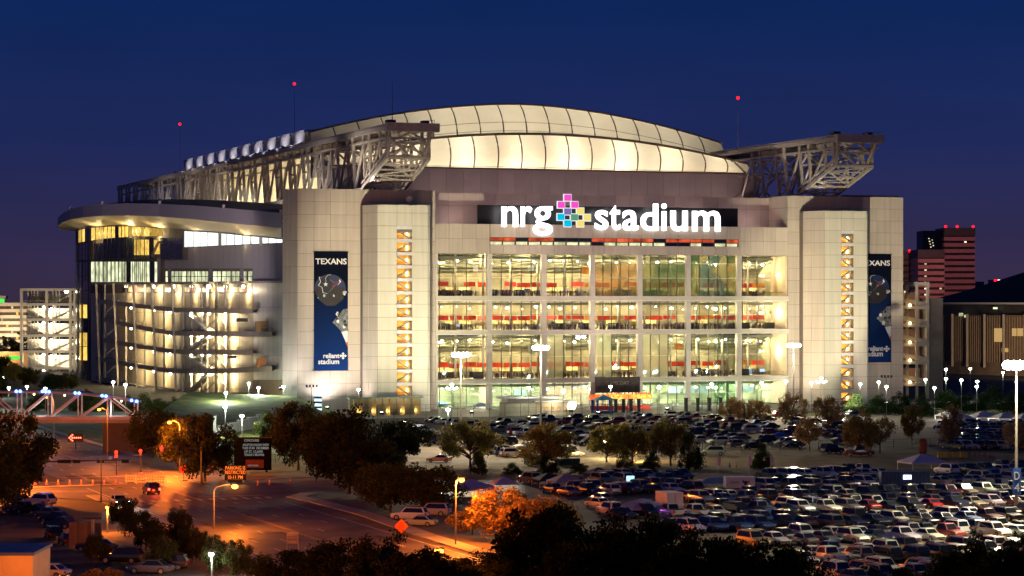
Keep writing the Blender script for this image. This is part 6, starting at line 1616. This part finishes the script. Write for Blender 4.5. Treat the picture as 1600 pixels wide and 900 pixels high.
mb = MB(); mb.box(-16, 12, 0, 10, 0, zs_); mb.build('wall', mat('shop_wall', (.5, .32, .14), .7), q); mb = MB(); mb.box(-16.5, 12.5, -.5, 10.5, zs_, zs_+.7); mb.build('roof', M_beam, q)
boxo('shop_sign', emat('green_sign', (.08, .9, .10), 1.2), q, 0, 7, -.3, -.1, zs_-2.6, zs_-1.2); light('POINT', 'shop_light', q, (-2, -8, 6), 9000, (1, .6, .25), .5)
# far wood behind everything: reads as one dark mass
b = MB(); rnd = random.Random(4)
for i in range(9000):
    px = rnd.uniform(-60, 1700); Y = rnd.uniform(1100, 1500)
    if 100 < px < 1440: continue
    z = rnd.uniform(0, 9 + 4*math.sin(px*.05) + 2*math.sin(px*.21)); x = xr(px, Y); s = rnd.uniform(.8, 2.0)
    a = Vector((rnd.gauss(0, 1), rnd.gauss(0, .3), rnd.gauss(0, 1))).normalized()*s; c = Vector((rnd.gauss(0, 1), 0, rnd.gauss(0, 1))).normalized()*s*.7; p = Vector((x, Y, z))
    b.quad(p-a, p-c, p+a, p+c)
tag(b.build('far_wood', LEAF['ever']), 'dark line of far trees on the horizon at both sides', 'trees', kind='stuff')
# ------------------------------------------------------------------ cars
M_carpaint = mat('car_paint', (.5, .5, .5), .28, 0.15, var=.04, objcol=True, coat=.8)
M_carglass = mat('car_glass', (.012, .014, .018), .06, var=.1, spec=.9)
M_tyre = mat('tyre', (.015, .015, .015), .8); M_rim = mat('rim', (.45, .45, .46), .35, .8)
M_tail = mat('tail_lamp', (.30, .012, .012), .25); M_head = mat('head_lamp', (.70, .70, .68), .15, .3)
E_tail = emat('tail_lamp_on', (1, .04, .02), 14); E_head = emat('head_lamp_on', (1, .93, .78), 45)
M_trim = mat('car_trim', (.02, .02, .02), .6)
SPEC = {  # length, width, belt height, roof height, hood height, cabin stations (base front, roof front, roof rear, base rear) measured from centre, forward +
    'sedan': (4.75, 1.82, .92, 1.45, .88, (.95, .25, -1.05, -1.75)),
    'hatchback': (4.2, 1.78, .95, 1.52, .90, (1.0, .35, -1.45, -1.95)),
    'sport utility': (4.85, 1.92, 1.10, 1.80, 1.06, (1.05, .45, -2.0, -2.32)),
    'minivan': (5.0, 1.95, 1.08, 1.78, .98, (1.55, .65, -2.05, -2.40)),
    'pickup truck': (5.6, 1.96, 1.12, 1.85, 1.10, (1.15, .55, -.75, -1.05)),
    'coupe': (4.5, 1.80, .88, 1.34, .84, (.75, -.05, -1.0, -1.85))}
def car_meshes(kind):
    L, Wd, zb, zr, zh, (yf, yrf, yrr, yr) = SPEC[kind]; w = Wd/2; h = L/2
    body = MB()
    end_z = zb if kind in ('sport utility', 'minivan', 'pickup truck', 'hatchback') else zb-.02
    st_ = [(h, .38, .62, .80), (h-.12, .28, zh-.18, .93), (h-.75, .24, zh-.06, .99), (yf, .24, zh+.03, 1.0), (yf-.3, .24, zb, 1.0), (0, .22, zb, 1.0), (yr+.1, .24, zb, 1.0), (-h+.35, .26, end_z, .98), (-h+.06, .32, end_z-.10, .95), (-h, .40, .68, .88)]
    rg = []
    for (y, z0, z1, k) in st_:
        i = len(body.v); rg.append(i); a = w*k
        body.v += [(-a*.90, y, z0), (-a, y, z0+.18), (-a*1.0, y, (z0+z1)/2+.08), (-a*.95, y, z1-.03), (-a*.80, y, z1+.02), (a*.80, y, z1+.02), (a*.95, y, z1-.03), (a, y, (z0+z1)/2+.08), (a, y, z0+.18), (a*.90, y, z0)]
    for a, c in zip(rg, rg[1:]):
        for q in range(10):
            j = (q+1) % 10; body.f.append((a+q, a+j, c+j, c+q)); body.mi.append(0)
    body.f.append(tuple(rg[0]+9-q for q in range(10))); body.mi.append(0); body.f.append(tuple(rg[-1]+q for q in range(10))); body.mi.append(0)
    # cabin: belt ring, shoulder, roof ring
    wr = w*.76; wb = w*.92
    ring0 = [(-wb, yf, zb-.05), (wb, yf, zb-.05), (wb, yr, zb-.05), (-wb, yr, zb-.05)]
    ring1 = [(-wr, yrf, zr-.06), (wr, yrf, zr-.06), (wr, yrr, zr-.06), (-wr, yrr, zr-.06)]
    ring2 = [(-wr*.85, yrf-.15, zr), (wr*.85, yrf-.15, zr), (wr*.85, yrr+.15, zr), (-wr*.85, yrr+.15, zr)]
    for A, B in ((ring0, ring1), (ring1, ring2)):
        for q in range(4):
            j = (q+1) % 4; body.quad(A[j], A[q], B[q], B[j])
    body.quad(*ring2[::-1])
    if kind == 'pickup truck':      # open bed
        body.quad((-w*.82, yr-.1, zb+.03), (-w*.82, -h+.15, zb+.03), (w*.82, -h+.15, zb+.03), (w*.82, yr-.1, zb+.03), 1)
    if kind in ('sport utility', 'minivan'):
        for sg in (-1, 1): body.bar((sg*wr*.8, yrf-.3, zr+.06), (sg*wr*.8, yrr+.2, zr+.06), .05, m=1)
    body.box(-w*.7, w*.7, h-.02, h+.03, .40, .58, 1); body.box(-w*.75, w*.75, -h-.03, -h+.05, .38, .52, 1)
    def pane(q, ins, out):
        c = sum((Vector(p) for p in q), Vector())/4; n = (Vector(q[1])-Vector(q[0])).cross(Vector(q[2])-Vector(q[0])).normalized()
        if n.dot(c - Vector((0, (yrf+yrr)/2, (zb+zr)/2))) < 0: n = -n
        pts = [Vector(p)*(1-ins) + c*ins + n*out for p in q]; m = MB()
        m.quad(*pts) if (pts[1]-pts[0]).cross(pts[2]-pts[0]).dot(n) > 0 else m.quad(*pts[::-1]); return m
    side = lambda sg: [(sg*wb, yf, zb-.05), (sg*wb, yr, zb-.05), (sg*wr, yrr, zr-.06), (sg*wr, yrf, zr-.06)]
    parts = {'body': (body, [M_carpaint, M_trim]),
             'windshield': (pane([ring0[0], ring0[1], ring1[1], ring1[0]], .10, .012), [M_carglass]),
             'rear_window': (pane([ring0[3], ring0[2], ring1[2], ring1[3]], .14, .012), [M_carglass])}
    out = [(k, v[0].mesh('car_' + k, v[1])) for k, v in parts.items()]
    for sg in (-1, 1): out.append(('side_window', pane(side(sg), .13, .012).mesh('car_side_window', M_carglass)))
    wr_ = .33 if kind in ('sedan', 'coupe', 'hatchback') else .38
    for sg in (-1, 1):
        for y in (h-.9, -h+1.0):
            t = MB(); t.tube([(sg*(w-.20), y, wr_), (sg*(w+.015), y, wr_)], wr_, 12)
            r_ = MB(); r_.tube([(sg*(w+.012), y, wr_), (sg*(w+.026), y, wr_)], wr_*.62, 10)
            out.append(('wheel', t.mesh('car_wheel', M_tyre), r_.mesh('car_rim', M_rim)))
    for sg in (-1, 1):
        m = MB(); m.box(sg*w*.88-.19, sg*w*.88+.10 if sg > 0 else sg*w*.88+.19, h-.16, h-.06, zh-.30, zh-.16); out.append(('headlight', m.mesh('car_headlight', M_head)))
        m = MB(); tz = zb-.22; m.box(sg*w*.86-.13, sg*w*.86+.13, -h-.015, -h+.10, tz-.14, tz+(.16 if kind in ('sport utility', 'minivan') else .06)); out.append(('taillight', m.mesh('car_taillight', M_tail)))
    return out
CARP = {k: car_meshes(k) for k in SPEC}
def car_one_mesh(kind):
    """far cars: the same shape as one mesh"""
    mats_ = [M_carpaint, M_trim, M_carglass, M_tyre, M_rim, M_tail, M_head]; b = MB()
    for it in CARP[kind]:
        for me in it[1:]:
            i0 = len(b.v); b.v += [tuple(v.co) for v in me.vertices]
            for p in me.polygons:
                b.f.append(tuple(i0+v for v in p.vertices)); b.mi.append(mats_.index(me.materials[p.material_index]))
    return b.mesh('car_far_' + kind.replace(' ', '_'), mats_)
CARF = {k: car_one_mesh(k) for k in SPEC}
COLS = [('white', (.72, .72, .70), 22), ('silver', (.42, .43, .44), 15), ('grey', (.12, .125, .13), 14), ('black', (.006, .006, .008), 34), ('dark blue', (.012, .018, .045), 5), ('red', (.25, .010, .010), 3), ('maroon', (.08, .008, .011), 4), ('tan', (.32, .25, .16), 4), ('dark green', (.012, .035, .02), 3), ('blue', (.03, .09, .28), 3)]
KINDS_ = [('sedan', 30), ('sport utility', 30), ('pickup truck', 22), ('minivan', 9), ('hatchback', 6), ('coupe', 3)]
NOUN = {'sport utility': 'SUV', 'pickup truck': 'pickup'}
crnd = random.Random(2024)
def pick(tab):
    r = crnd.uniform(0, sum(t[-1] for t in tab))
    for t in tab:
        r -= t[-1]
        if r <= 0: return t
    return tab[-1]
NCAR = 0
def car(pos, heading, kind, cn, rgb, label, group, full, on=None):
    global NCAR
    NCAR += 1
    rgb4 = (*[c*crnd.uniform(.85, 1.15) for c in rgb], 1)
    if not full:
        o = bpy.data.objects.new('parked_car', CARF[kind]); col.objects.link(o); o.color = rgb4
        o.location = pos; o.rotation_euler = (0, 0, heading); o.scale = (crnd.uniform(.96, 1.04), crnd.uniform(.94, 1.06), crnd.uniform(.95, 1.06)); return tag(o, label, 'car', group)
    o = thing('parked_car', label, 'car', pos, heading, group); o.scale = (crnd.uniform(.96, 1.04), crnd.uniform(.94, 1.06), crnd.uniform(.95, 1.06))
    for it in CARP[kind]:
        q = bpy.data.objects.new(it[0], it[1]); col.objects.link(q); q.parent = o; q.color = rgb4
        if len(it) > 2: r_ = bpy.data.objects.new('rim', it[2]); col.objects.link(r_); r_.parent = q
    return o
# rows: collect the slots first so that each car can be told by its row and place
ROWS = []
def in_frame(p): 
    x, y = PX(p); return -30 < x < 1640 and y < 915
def tree_mask(x, y):       # behind the foreground trees nothing would be seen
    top = interp([(600, 790), (720, 775), (800, 770), (860, 790), (960, 800), (1050, 815), (1150, 835), (1230, 860), (1280, 890), (1340, 915)], x)
    return y > top + 12
BLOCK = [(690, 810, 748, 775), (845, 925, 740, 768), (1080, 1190, 735, 768), (955, 1070, 772, 805), (1378, 1462, 722, 762), (1410, 1475, 705, 735)]
# near lot: rows along the stadium front, cars nose in; two rows per module
t = -254.0; ri = 0
while t > -402:
    for sub in (0, 1):
        tt = t - sub*5.6; slots = []; s = -150.0
        while s < 62:
            p = W(s, tt); x, y = PX(p)
            if in_frame(p) and x > interp([(735, 760), (760, 820), (790, 900), (830, 1000), (900, 1150)], y) and not tree_mask(x, y) and not any(a < x < c and b0 < y < d for a, c, b0, d in BLOCK) and not (x > 1490 and y > 872):
                slots.append((s, tt))
            s += 3.3
        if slots: ROWS.append(('near lot', slots, sub, 0))
    t -= 19.0 + crnd.uniform(-1.5, 1.5)
# upper lot: rows run away from the viewer, cars side-on
for r_i, s0 in enumerate([-89 + 13.0*i for i in range(14)]):
    sub = r_i % 2; slots = []; t = -220.0 if PX(W(s0, -200))[0] < 935 else -186.0
    while t < -62:
        p = W(s0 + (2.5 if sub else 0), t); x, y = PX(p)
        if in_frame(p) and 645 < x < 1340 and y < 717 and not (x < 705 and y > 705) and not (990 < x < 1085 and y > 690): slots.append((s0 + (2.5 if sub else 0), t))
        t += 4.2
    if slots: ROWS.append(('upper lot', slots, sub, 1))
for lot, slots, sub, mode in ROWS:
    slots.sort(key=lambda q: PX(W(*q))[0])
cnt = {'near lot': 0, 'upper lot': 0}
GAP = {'near lot': .04, 'upper lot': .34}
FARC = []; hd_near = TH; hd_up = TH + R(90)
for lot, slots, sub, mode in ROWS:
    cnt[lot] += 1; k = 0
    for (s, t) in slots:
        if crnd.random() < GAP[lot]: continue
        kd = pick(KINDS_)[0]; cn, rgb, _ = pick(COLS); p = W(s + crnd.uniform(-.2, .2), t + crnd.uniform(-.9, .9))
        base = hd_near if mode == 0 else hd_up
        head = base + (math.pi if crnd.random() < (.25 if sub == 0 else .75) else 0) + R(crnd.uniform(-2.5, 2.5)) + (R(8) if mode == 0 else R(0))
        if mode == 1 and PX(p)[1] < 684: FARC.append((p, head, kd)); continue
        k += 1
        row = ORD[min(cnt[lot]-1, 39)]
        if mode == 0: lb = '%s %s in the %s row of the near lot, %s from its left' % (cn, NOUN.get(kd, kd), row, ORD[min(k-1, 39)])
        else: lb = '%s %s in the %s line of the upper lot, %s from its left' % (cn, NOUN.get(kd, kd), row, ORD[min(k-1, 39)])
        full = p.y < 372
        car(p, head, kd, cn, rgb, lb, 'cars parked in the ' + lot, full)
# individually placed cars
def place(px, py, hd, kind, cn, label, full=True, group=None):
    rgb = dict((c[0], c[1]) for c in COLS)[cn]; return car(G(px, py), R(hd), kind, cn, rgb, label, group, full)
place(686, 722, 88, 'sedan', 'white', 'white sedan on the access road below the glazed front')
place(1113, 712, 92, 'minivan', 'silver', 'silver minivan side-on at the edge of the upper lot')
place(1343, 712, -88, 'pickup truck', 'red', 'red pickup truck side-on at the edge of the upper lot')
place(1300, 708, -60, 'sport utility', 'black', 'black vehicle parked just left of the red pickup truck')
for i, (px, py, kd, cn) in enumerate([(28, 788, 'sedan', 'black'), (62, 790, 'sport utility', 'white'), (50, 803, 'sedan', 'black'), (75, 808, 'sedan', 'grey'), (88, 817, 'sedan', 'black'), (95, 825, 'sedan', 'dark blue'), (30, 800, 'hatchback', 'grey'), (84, 841, 'hatchback', 'black'), (106, 850, 'sedan', 'maroon')]):
    place(px, py, 62 if i < 7 else 20, kd, cn, '%s %s in the small lit parking area, %s from the back' % (cn, NOUN.get(kd, kd), ORD[i]), True, 'cars in the small parking area at left')
for i, (px, py, kd, cn, hd) in enumerate([(150, 862, 'sedan', 'black', 70), (75, 902, 'sedan', 'white', 75), (190, 880, 'sport utility', 'black', 80), (235, 896, 'sedan', 'grey', 80), (260, 890, 'sport utility', 'black', 85)]):
    place(px, py, hd, kd, cn, '%s %s parked near the bottom left, %s in order of depth' % (cn, NOUN.get(kd, kd), ORD[i]), True, 'cars parked near the bottom left')
for i, (px, py, kd, cn) in enumerate([(640, 812, 'sport utility', 'white'), (675, 806, 'sport utility', 'silver'), (655, 822, 'sedan', 'silver'), (690, 792, 'pickup truck', 'grey')]):
    place(px, py, 75, kd, cn, '%s %s half hidden behind the verge trees, %s one' % (cn, NOUN.get(kd, kd), ORD[i]), True, 'cars behind the verge trees')
# cars on the road with lamps lit
def road_car(px, py, flip, label, mfront, mback, kind, cn):
    d = RD if not flip else -RD; a = math.degrees(math.atan2(d.y, d.x)) - 90
    o = place(px, py, a, kind, cn, label, True, 'cars driving on the road'); o.name = 'driving_car'
    for c in o.children:
        if c.name.startswith('headlight') and mfront: c.data = c.data.copy(); c.data.materials[0] = mfront
        if c.name.startswith('taillight') and mback: c.data = c.data.copy(); c.data.materials[0] = mback
    return o
o = road_car(186, 789, False, 'car driving towards the viewer with headlights on', E_head, None, 'sedan', 'grey')
light('SPOT', 'headlight_beam', o, (0, 2.7, .7), 5000, (1, .9, .7), .1, (0, 14, -.2), 60, .6)
o = road_car(236, 772, True, 'car driving away with red tail lights on, right lane', None, E_tail, 'sport utility', 'black')
light('POINT', 'tail_glow', o, (0, -3.0, .8), 160, (1, .06, .02), .2)
o = road_car(42, 716, False, 'car far up the road with headlights on', E_head, None, 'sedan', 'black')
for i, (px, py) in enumerate(((850+22*i, 640) for i in range(0))): pass
# far lot at right: too many to count
b = MB(); mats_ = list(CARF['sedan'].materials)
rnd = random.Random(9); pal = [mat('far_white', (.6, .6, .58), .3, coat=.5), mat('far_grey', (.12, .12, .13), .3, coat=.5), mat('far_black', (.01, .01, .012), .3, coat=.5), mat('far_blue', (.02, .03, .1), .3, coat=.5), mat('far_red', (.3, .02, .02), .3, coat=.5)]
allm = mats_ + pal
for row in range(8):
    for i in range(15):
        px, py = 1478 + 9.5*i + rnd.uniform(-2, 2) + row*1.5, 667 + row*5.0
        if rnd.random() < .12 or px > 1625: continue
        v = G(px, py); kd = rnd.choice(list(SPEC)); me = CARF[kd]; i0 = len(b.v); M_ = Matrix.Translation(v) @ Matrix.Rotation(TH + R(30) + (math.pi if rnd.random() < .5 else 0), 4, 'Z'); pm = len(mats_) + rnd.randrange(len(pal))
        b.v += [tuple(M_ @ q.co) for q in me.vertices]
        for p_ in me.polygons: b.f.append(tuple(i0+q for q in p_.vertices)); b.mi.append(pm if p_.material_index == 0 else p_.material_index)
for v, hd_, kd in FARC:
    me = CARF[kd]; i0 = len(b.v); M_ = Matrix.Translation(v) @ Matrix.Rotation(hd_, 4, 'Z'); pm = len(mats_) + rnd.randrange(len(pal))
    b.v += [tuple(M_ @ q.co) for q in me.vertices]
    for p_ in me.polygons: b.f.append(tuple(i0+q for q in p_.vertices)); b.mi.append(pm if p_.material_index == 0 else p_.material_index)
tag(b.build('far_parked_cars', allm), 'mass of far parked cars close to the plaza and in the lot at the right edge', 'cars', kind='stuff')

# ------------------------------------------------------------------ tents, trailers, containers
def tent(px, py, wpx, hpx, colr, label, roofh=.45, rz=None, depth=None, emis=None, group='canopy tents in the car parks'):
    base = G(px, py); k = base.y/F; w = wpx*k; d = depth or w*.8; h = hpx*k*(1-roofh); rh = max(.6, hpx*k*roofh)
    o = thing('canopy_tent', label, 'tent', base, TH if rz is None else rz, group)
    m = mat('tent_%d_%d_%d' % tuple(int(c*99) for c in colr), colr, .7, var=.08)
    b = MB(); A = [(-w/2, -d/2, h), (w/2, -d/2, h), (w/2, d/2, h), (-w/2, d/2, h)]
    if w > 1.6*d: T = [(-w/2+d*.45, 0, h+rh), (w/2-d*.45, 0, h+rh)]
    else: T = [(-w*.04, 0, h+rh), (w*.04, 0, h+rh)]
    mid = lambda a, c: tuple(Vector(a)*.5 + Vector(c)*.5 + Vector((0, 0, -.12*rh)))
    b.quad(A[0], A[1], T[1], T[0]); b.poly([A[1], A[2], T[1]]); b.quad(A[2], A[3], T[0], T[1]); b.poly([A[3], A[0], T[0]])
    b.build('roof', m, o)
    b = MB()
    for p, q in zip(A, A[1:] + A[:1]): 
        dn = Vector((0, 0, -.28)); b.quad(Vector(p)+dn, Vector(q)+dn, q, p)
    b.build('valance', m, o)
    for p in A: b = MB(); b.bar((p[0]*.97, p[1]*.97, 0), (p[0]*.97, p[1]*.97, h), .07); b.build('leg', M_white, o)
    if emis: light('POINT', 'tent_fill_light', o, (0, 0, h-.4), emis[1], emis[0], .3)
    return o
NAVY = (.015, .03, .12); LAV = (.60, .55, .66); WHT = (.74, .70, .66); BLU = (.03, .16, .60); DGR = (.03, .03, .04)
tent(735, 775, 76, 26, LAV, 'wide lavender grey canopy above the orange lamp', depth=8)
tent(787, 765, 36, 20, LAV, 'small lavender canopy right of the wide one')
tent(858, 760, 46, 22, DGR, 'black canopy left of the striped white one')
tent(884, 764, 50, 24, (.34, .33, .36), 'grey and white canopy right of the black one')
tent(935, 750, 40, 20, NAVY, 'navy canopy with peaked top between trees')
tent(1005, 806, 72, 27, (.30, .30, .52), 'wide pale violet canopy beside a white box trailer', depth=5, emis=((.45, .1, 1), 500))
tent(975, 802, 26, 14, BLU, 'small blue canopy at the end of the violet one')
tent(1190, 775, 42, 14, BLU, 'blue canopy in the middle of the near lot')
tent(1441, 735, 62, 26, LAV, 'lavender peaked canopy above the blue container')
tent(1218, 684, 26, 8, BLU, 'small blue canopy in the upper lot')
tent(690, 636, 20, 9, (.10, .2, .5), 'small blue canopy on the plaza, left of two'); tent(752, 638, 22, 9, (.10, .2, .5), 'small blue canopy on the plaza, right of two')
for i, (px, py, w, h) in enumerate([(1500, 664, 40, 19), (1535, 662, 42, 20), (1570, 663, 40, 19), (1602, 664, 40, 19), (1480, 656, 30, 14), (1330, 668, 40, 15)]):
    tent(px, py, w, h, WHT, 'white marquee tent by the far lot, %s built along the row' % ORD[i], group='white marquee tents at the far lot', emis=((1, .9, .8), 2500))  # inner lights added to make the white tents brighter
tent(1118, 760, 66, 14, (.5, .47, .46), 'long low grey tent behind the white trailer', depth=4)
# white trailer with bull-head mark
base = G(1157, 768); k = base.y/F
q = thing('white_trailer', 'white box trailer with a dark bull-head mark in the near lot', 'trailer', base, R(4))
w, h = 46*k, 17*k
mb = MB(); mb.box(-w/2, w/2, 0, 2.4, .55, .55+h); mb.build('box', M_white, q)
for x in (-.5, .5): mb = MB(); mb.tube([(x, .02, .35), (x, .25, .35)], .35, 12); mb.build('wheel', M_tyre, q)
mb = MB(); mb.bar((w/2, 1.2, .5), (w/2+1.2, 1.2, .45), .12); mb.build('tow_bar', M_dark, q)
S_ = .62; ox, oz = w*.18, .55+h*.5
bull = [(-.95, .85), (-.75, .35), (-.95, .05), (-.45, -.1), (-.3, -.75), (.05, -.85), (.4, -.3), (.85, .05), (.95, .6), (.6, .25), (.2, .3), (.1, .7), (-.1, .35), (-.45, .4)]
mb = MB(); mb.poly([(ox+x*S_, -.02, oz+z*S_) for x, z in bull]); mb.build('mark', mat('mark_navy', (.01, .015, .05), .6), q)
mb = MB(); mb.poly([(ox+x*S_, -.03, oz+z*S_) for x, z in ((.15, -.5), (.4, -.3), (.85, .05), (.9, .5), (.55, .15), (.2, .1))]); mb.build('mark_red', mat('mark_red', (.4, .02, .03), .6), q)
text_obj('lettering', 'TEXANS', mat('mark_navy', (.01, .015, .05), .6), q, -w*.35, -.02, oz-.15, w*.3, .35, .005)
base = G(1055, 803); k = base.y/F; q = thing('box_trailer', 'small plain white box trailer beside the violet canopy', 'trailer', base, TH)
mb = MB(); mb.box(-1.2, 1.2, 0, 4, .5, 2.9); mb.build('box', M_white, q); mb = MB(); mb.tube([(-1.25, 2, .35), (-1.05, 2, .35)], .35, 12); mb.tube([(1.05, 2, .35), (1.25, 2, .35)], .35, 12); mb.build('wheel', M_tyre, q); boxo('door_seam', M_dark, q, -.02, .02, -.02, .02, .6, 2.8)
base = G(1415, 760); k = base.y/F; q = thing('blue_container', 'blue netted container stand with glowing screen in the near lot', 'container', base, R(3)); w = 76*k
mb = MB(); mb.box(-w/2, w/2, 0, 2.6, .1, 2.3); mb.build('box', mat('container_blue', (.025, .05, .14), .6, var=.3, scale=2), q)
for i in range(14): boxo('rib', mat('container_rib', (.04, .08, .20), .6), q, -w/2+i*w/13-.05, -w/2+i*w/13+.05, -.08, 0, .1, 2.3)
boxo('screen', emat('screen_glow', (.75, .85, 1), 2.2, var=.4, scale=2), q, -.4, .9, -.14, -.09, 1.1, 1.8)
base = G(985, 766); q = thing('television', 'glowing blue television under the navy canopy', 'television', base); boxo('screen', emat('tv_glow', (.35, .75, 1), 2.0), q, -.6, .6, -.05, 0, 1.4, 2.2); boxo('stand', M_dark, q, -.1, .1, 0, .1, 0, 1.4)
# orange tower crate and yellow barrier by the far lot
base = G(1442, 710); k = base.y/F; q = thing('orange_tank', 'tall orange tank at the end of the dry strip', 'tank', base)
mb = MB(); mb.tube([(0, 0, 0), (0, 0, .3), (0, 0, 2.6), (0, 0, 2.9)], [.6, .75, .75, .55], 14); mb.build('barrel', mat('tank_orange', (.6, .12, .03), .6), q); boxo('top_rim', M_dark, q, -.5, .5, -.5, .5, 2.9, 3.0)
base = G(1487, 715); k = base.y/F; q = thing('yellow_barrier', 'row of yellow water-filled barriers by the far lot', 'barrier', base)
for i in range(4): mb = MB(); x = -2.6+i*1.4; mb.prism([(x, -.3), (x+1.3, -.3), (x+1.3, .3), (x, .3)], 0, .5); mb.prism([(x+.05, -.14), (x+1.25, -.14), (x+1.25, .14), (x+.05, .14)], .5, 1.0); mb.build('barrier_block', mat('barrier_yellow', (.65, .42, .04), .5), q)
for i, (px, by) in enumerate(((1122, 742), (1170, 742), (1204, 742))):     # flags
    base = G(px, by); q = thing('flag_pole', 'thin flag pole with drooping pale flag, %s from the left in the near lot' % ORD[i], 'flag', base, 0, 'flag poles in the near lot')
    mb = MB(); mb.tube([(0, 0, 0), (0, 0, 3.6)], [.04, .025], 6); mb.build('pole', M_white, q)
    mb = MB(); P_ = [(0, 0), (.22, .06), (.42, -.04), (.5, .03)]
    for (x0, y0), (x1, y1) in zip(P_, P_[1:]): mb.quad((x0, y0, 1.5+.3*x0), (x1, y1, 1.5+.3*x1), (x1, y1, 3.3-.9*x1), (x0, y0, 3.5-.9*x0))
    mb.build('cloth', mat('flag_cloth', (.6, .55, .55), .8), q)
for i, px in enumerate((700, 760, 640)):
    pass
import collections
print('cars', NCAR, len(FARC), collections.Counter(o.get('group') for o in bpy.data.objects if o.get('category') == 'car'))
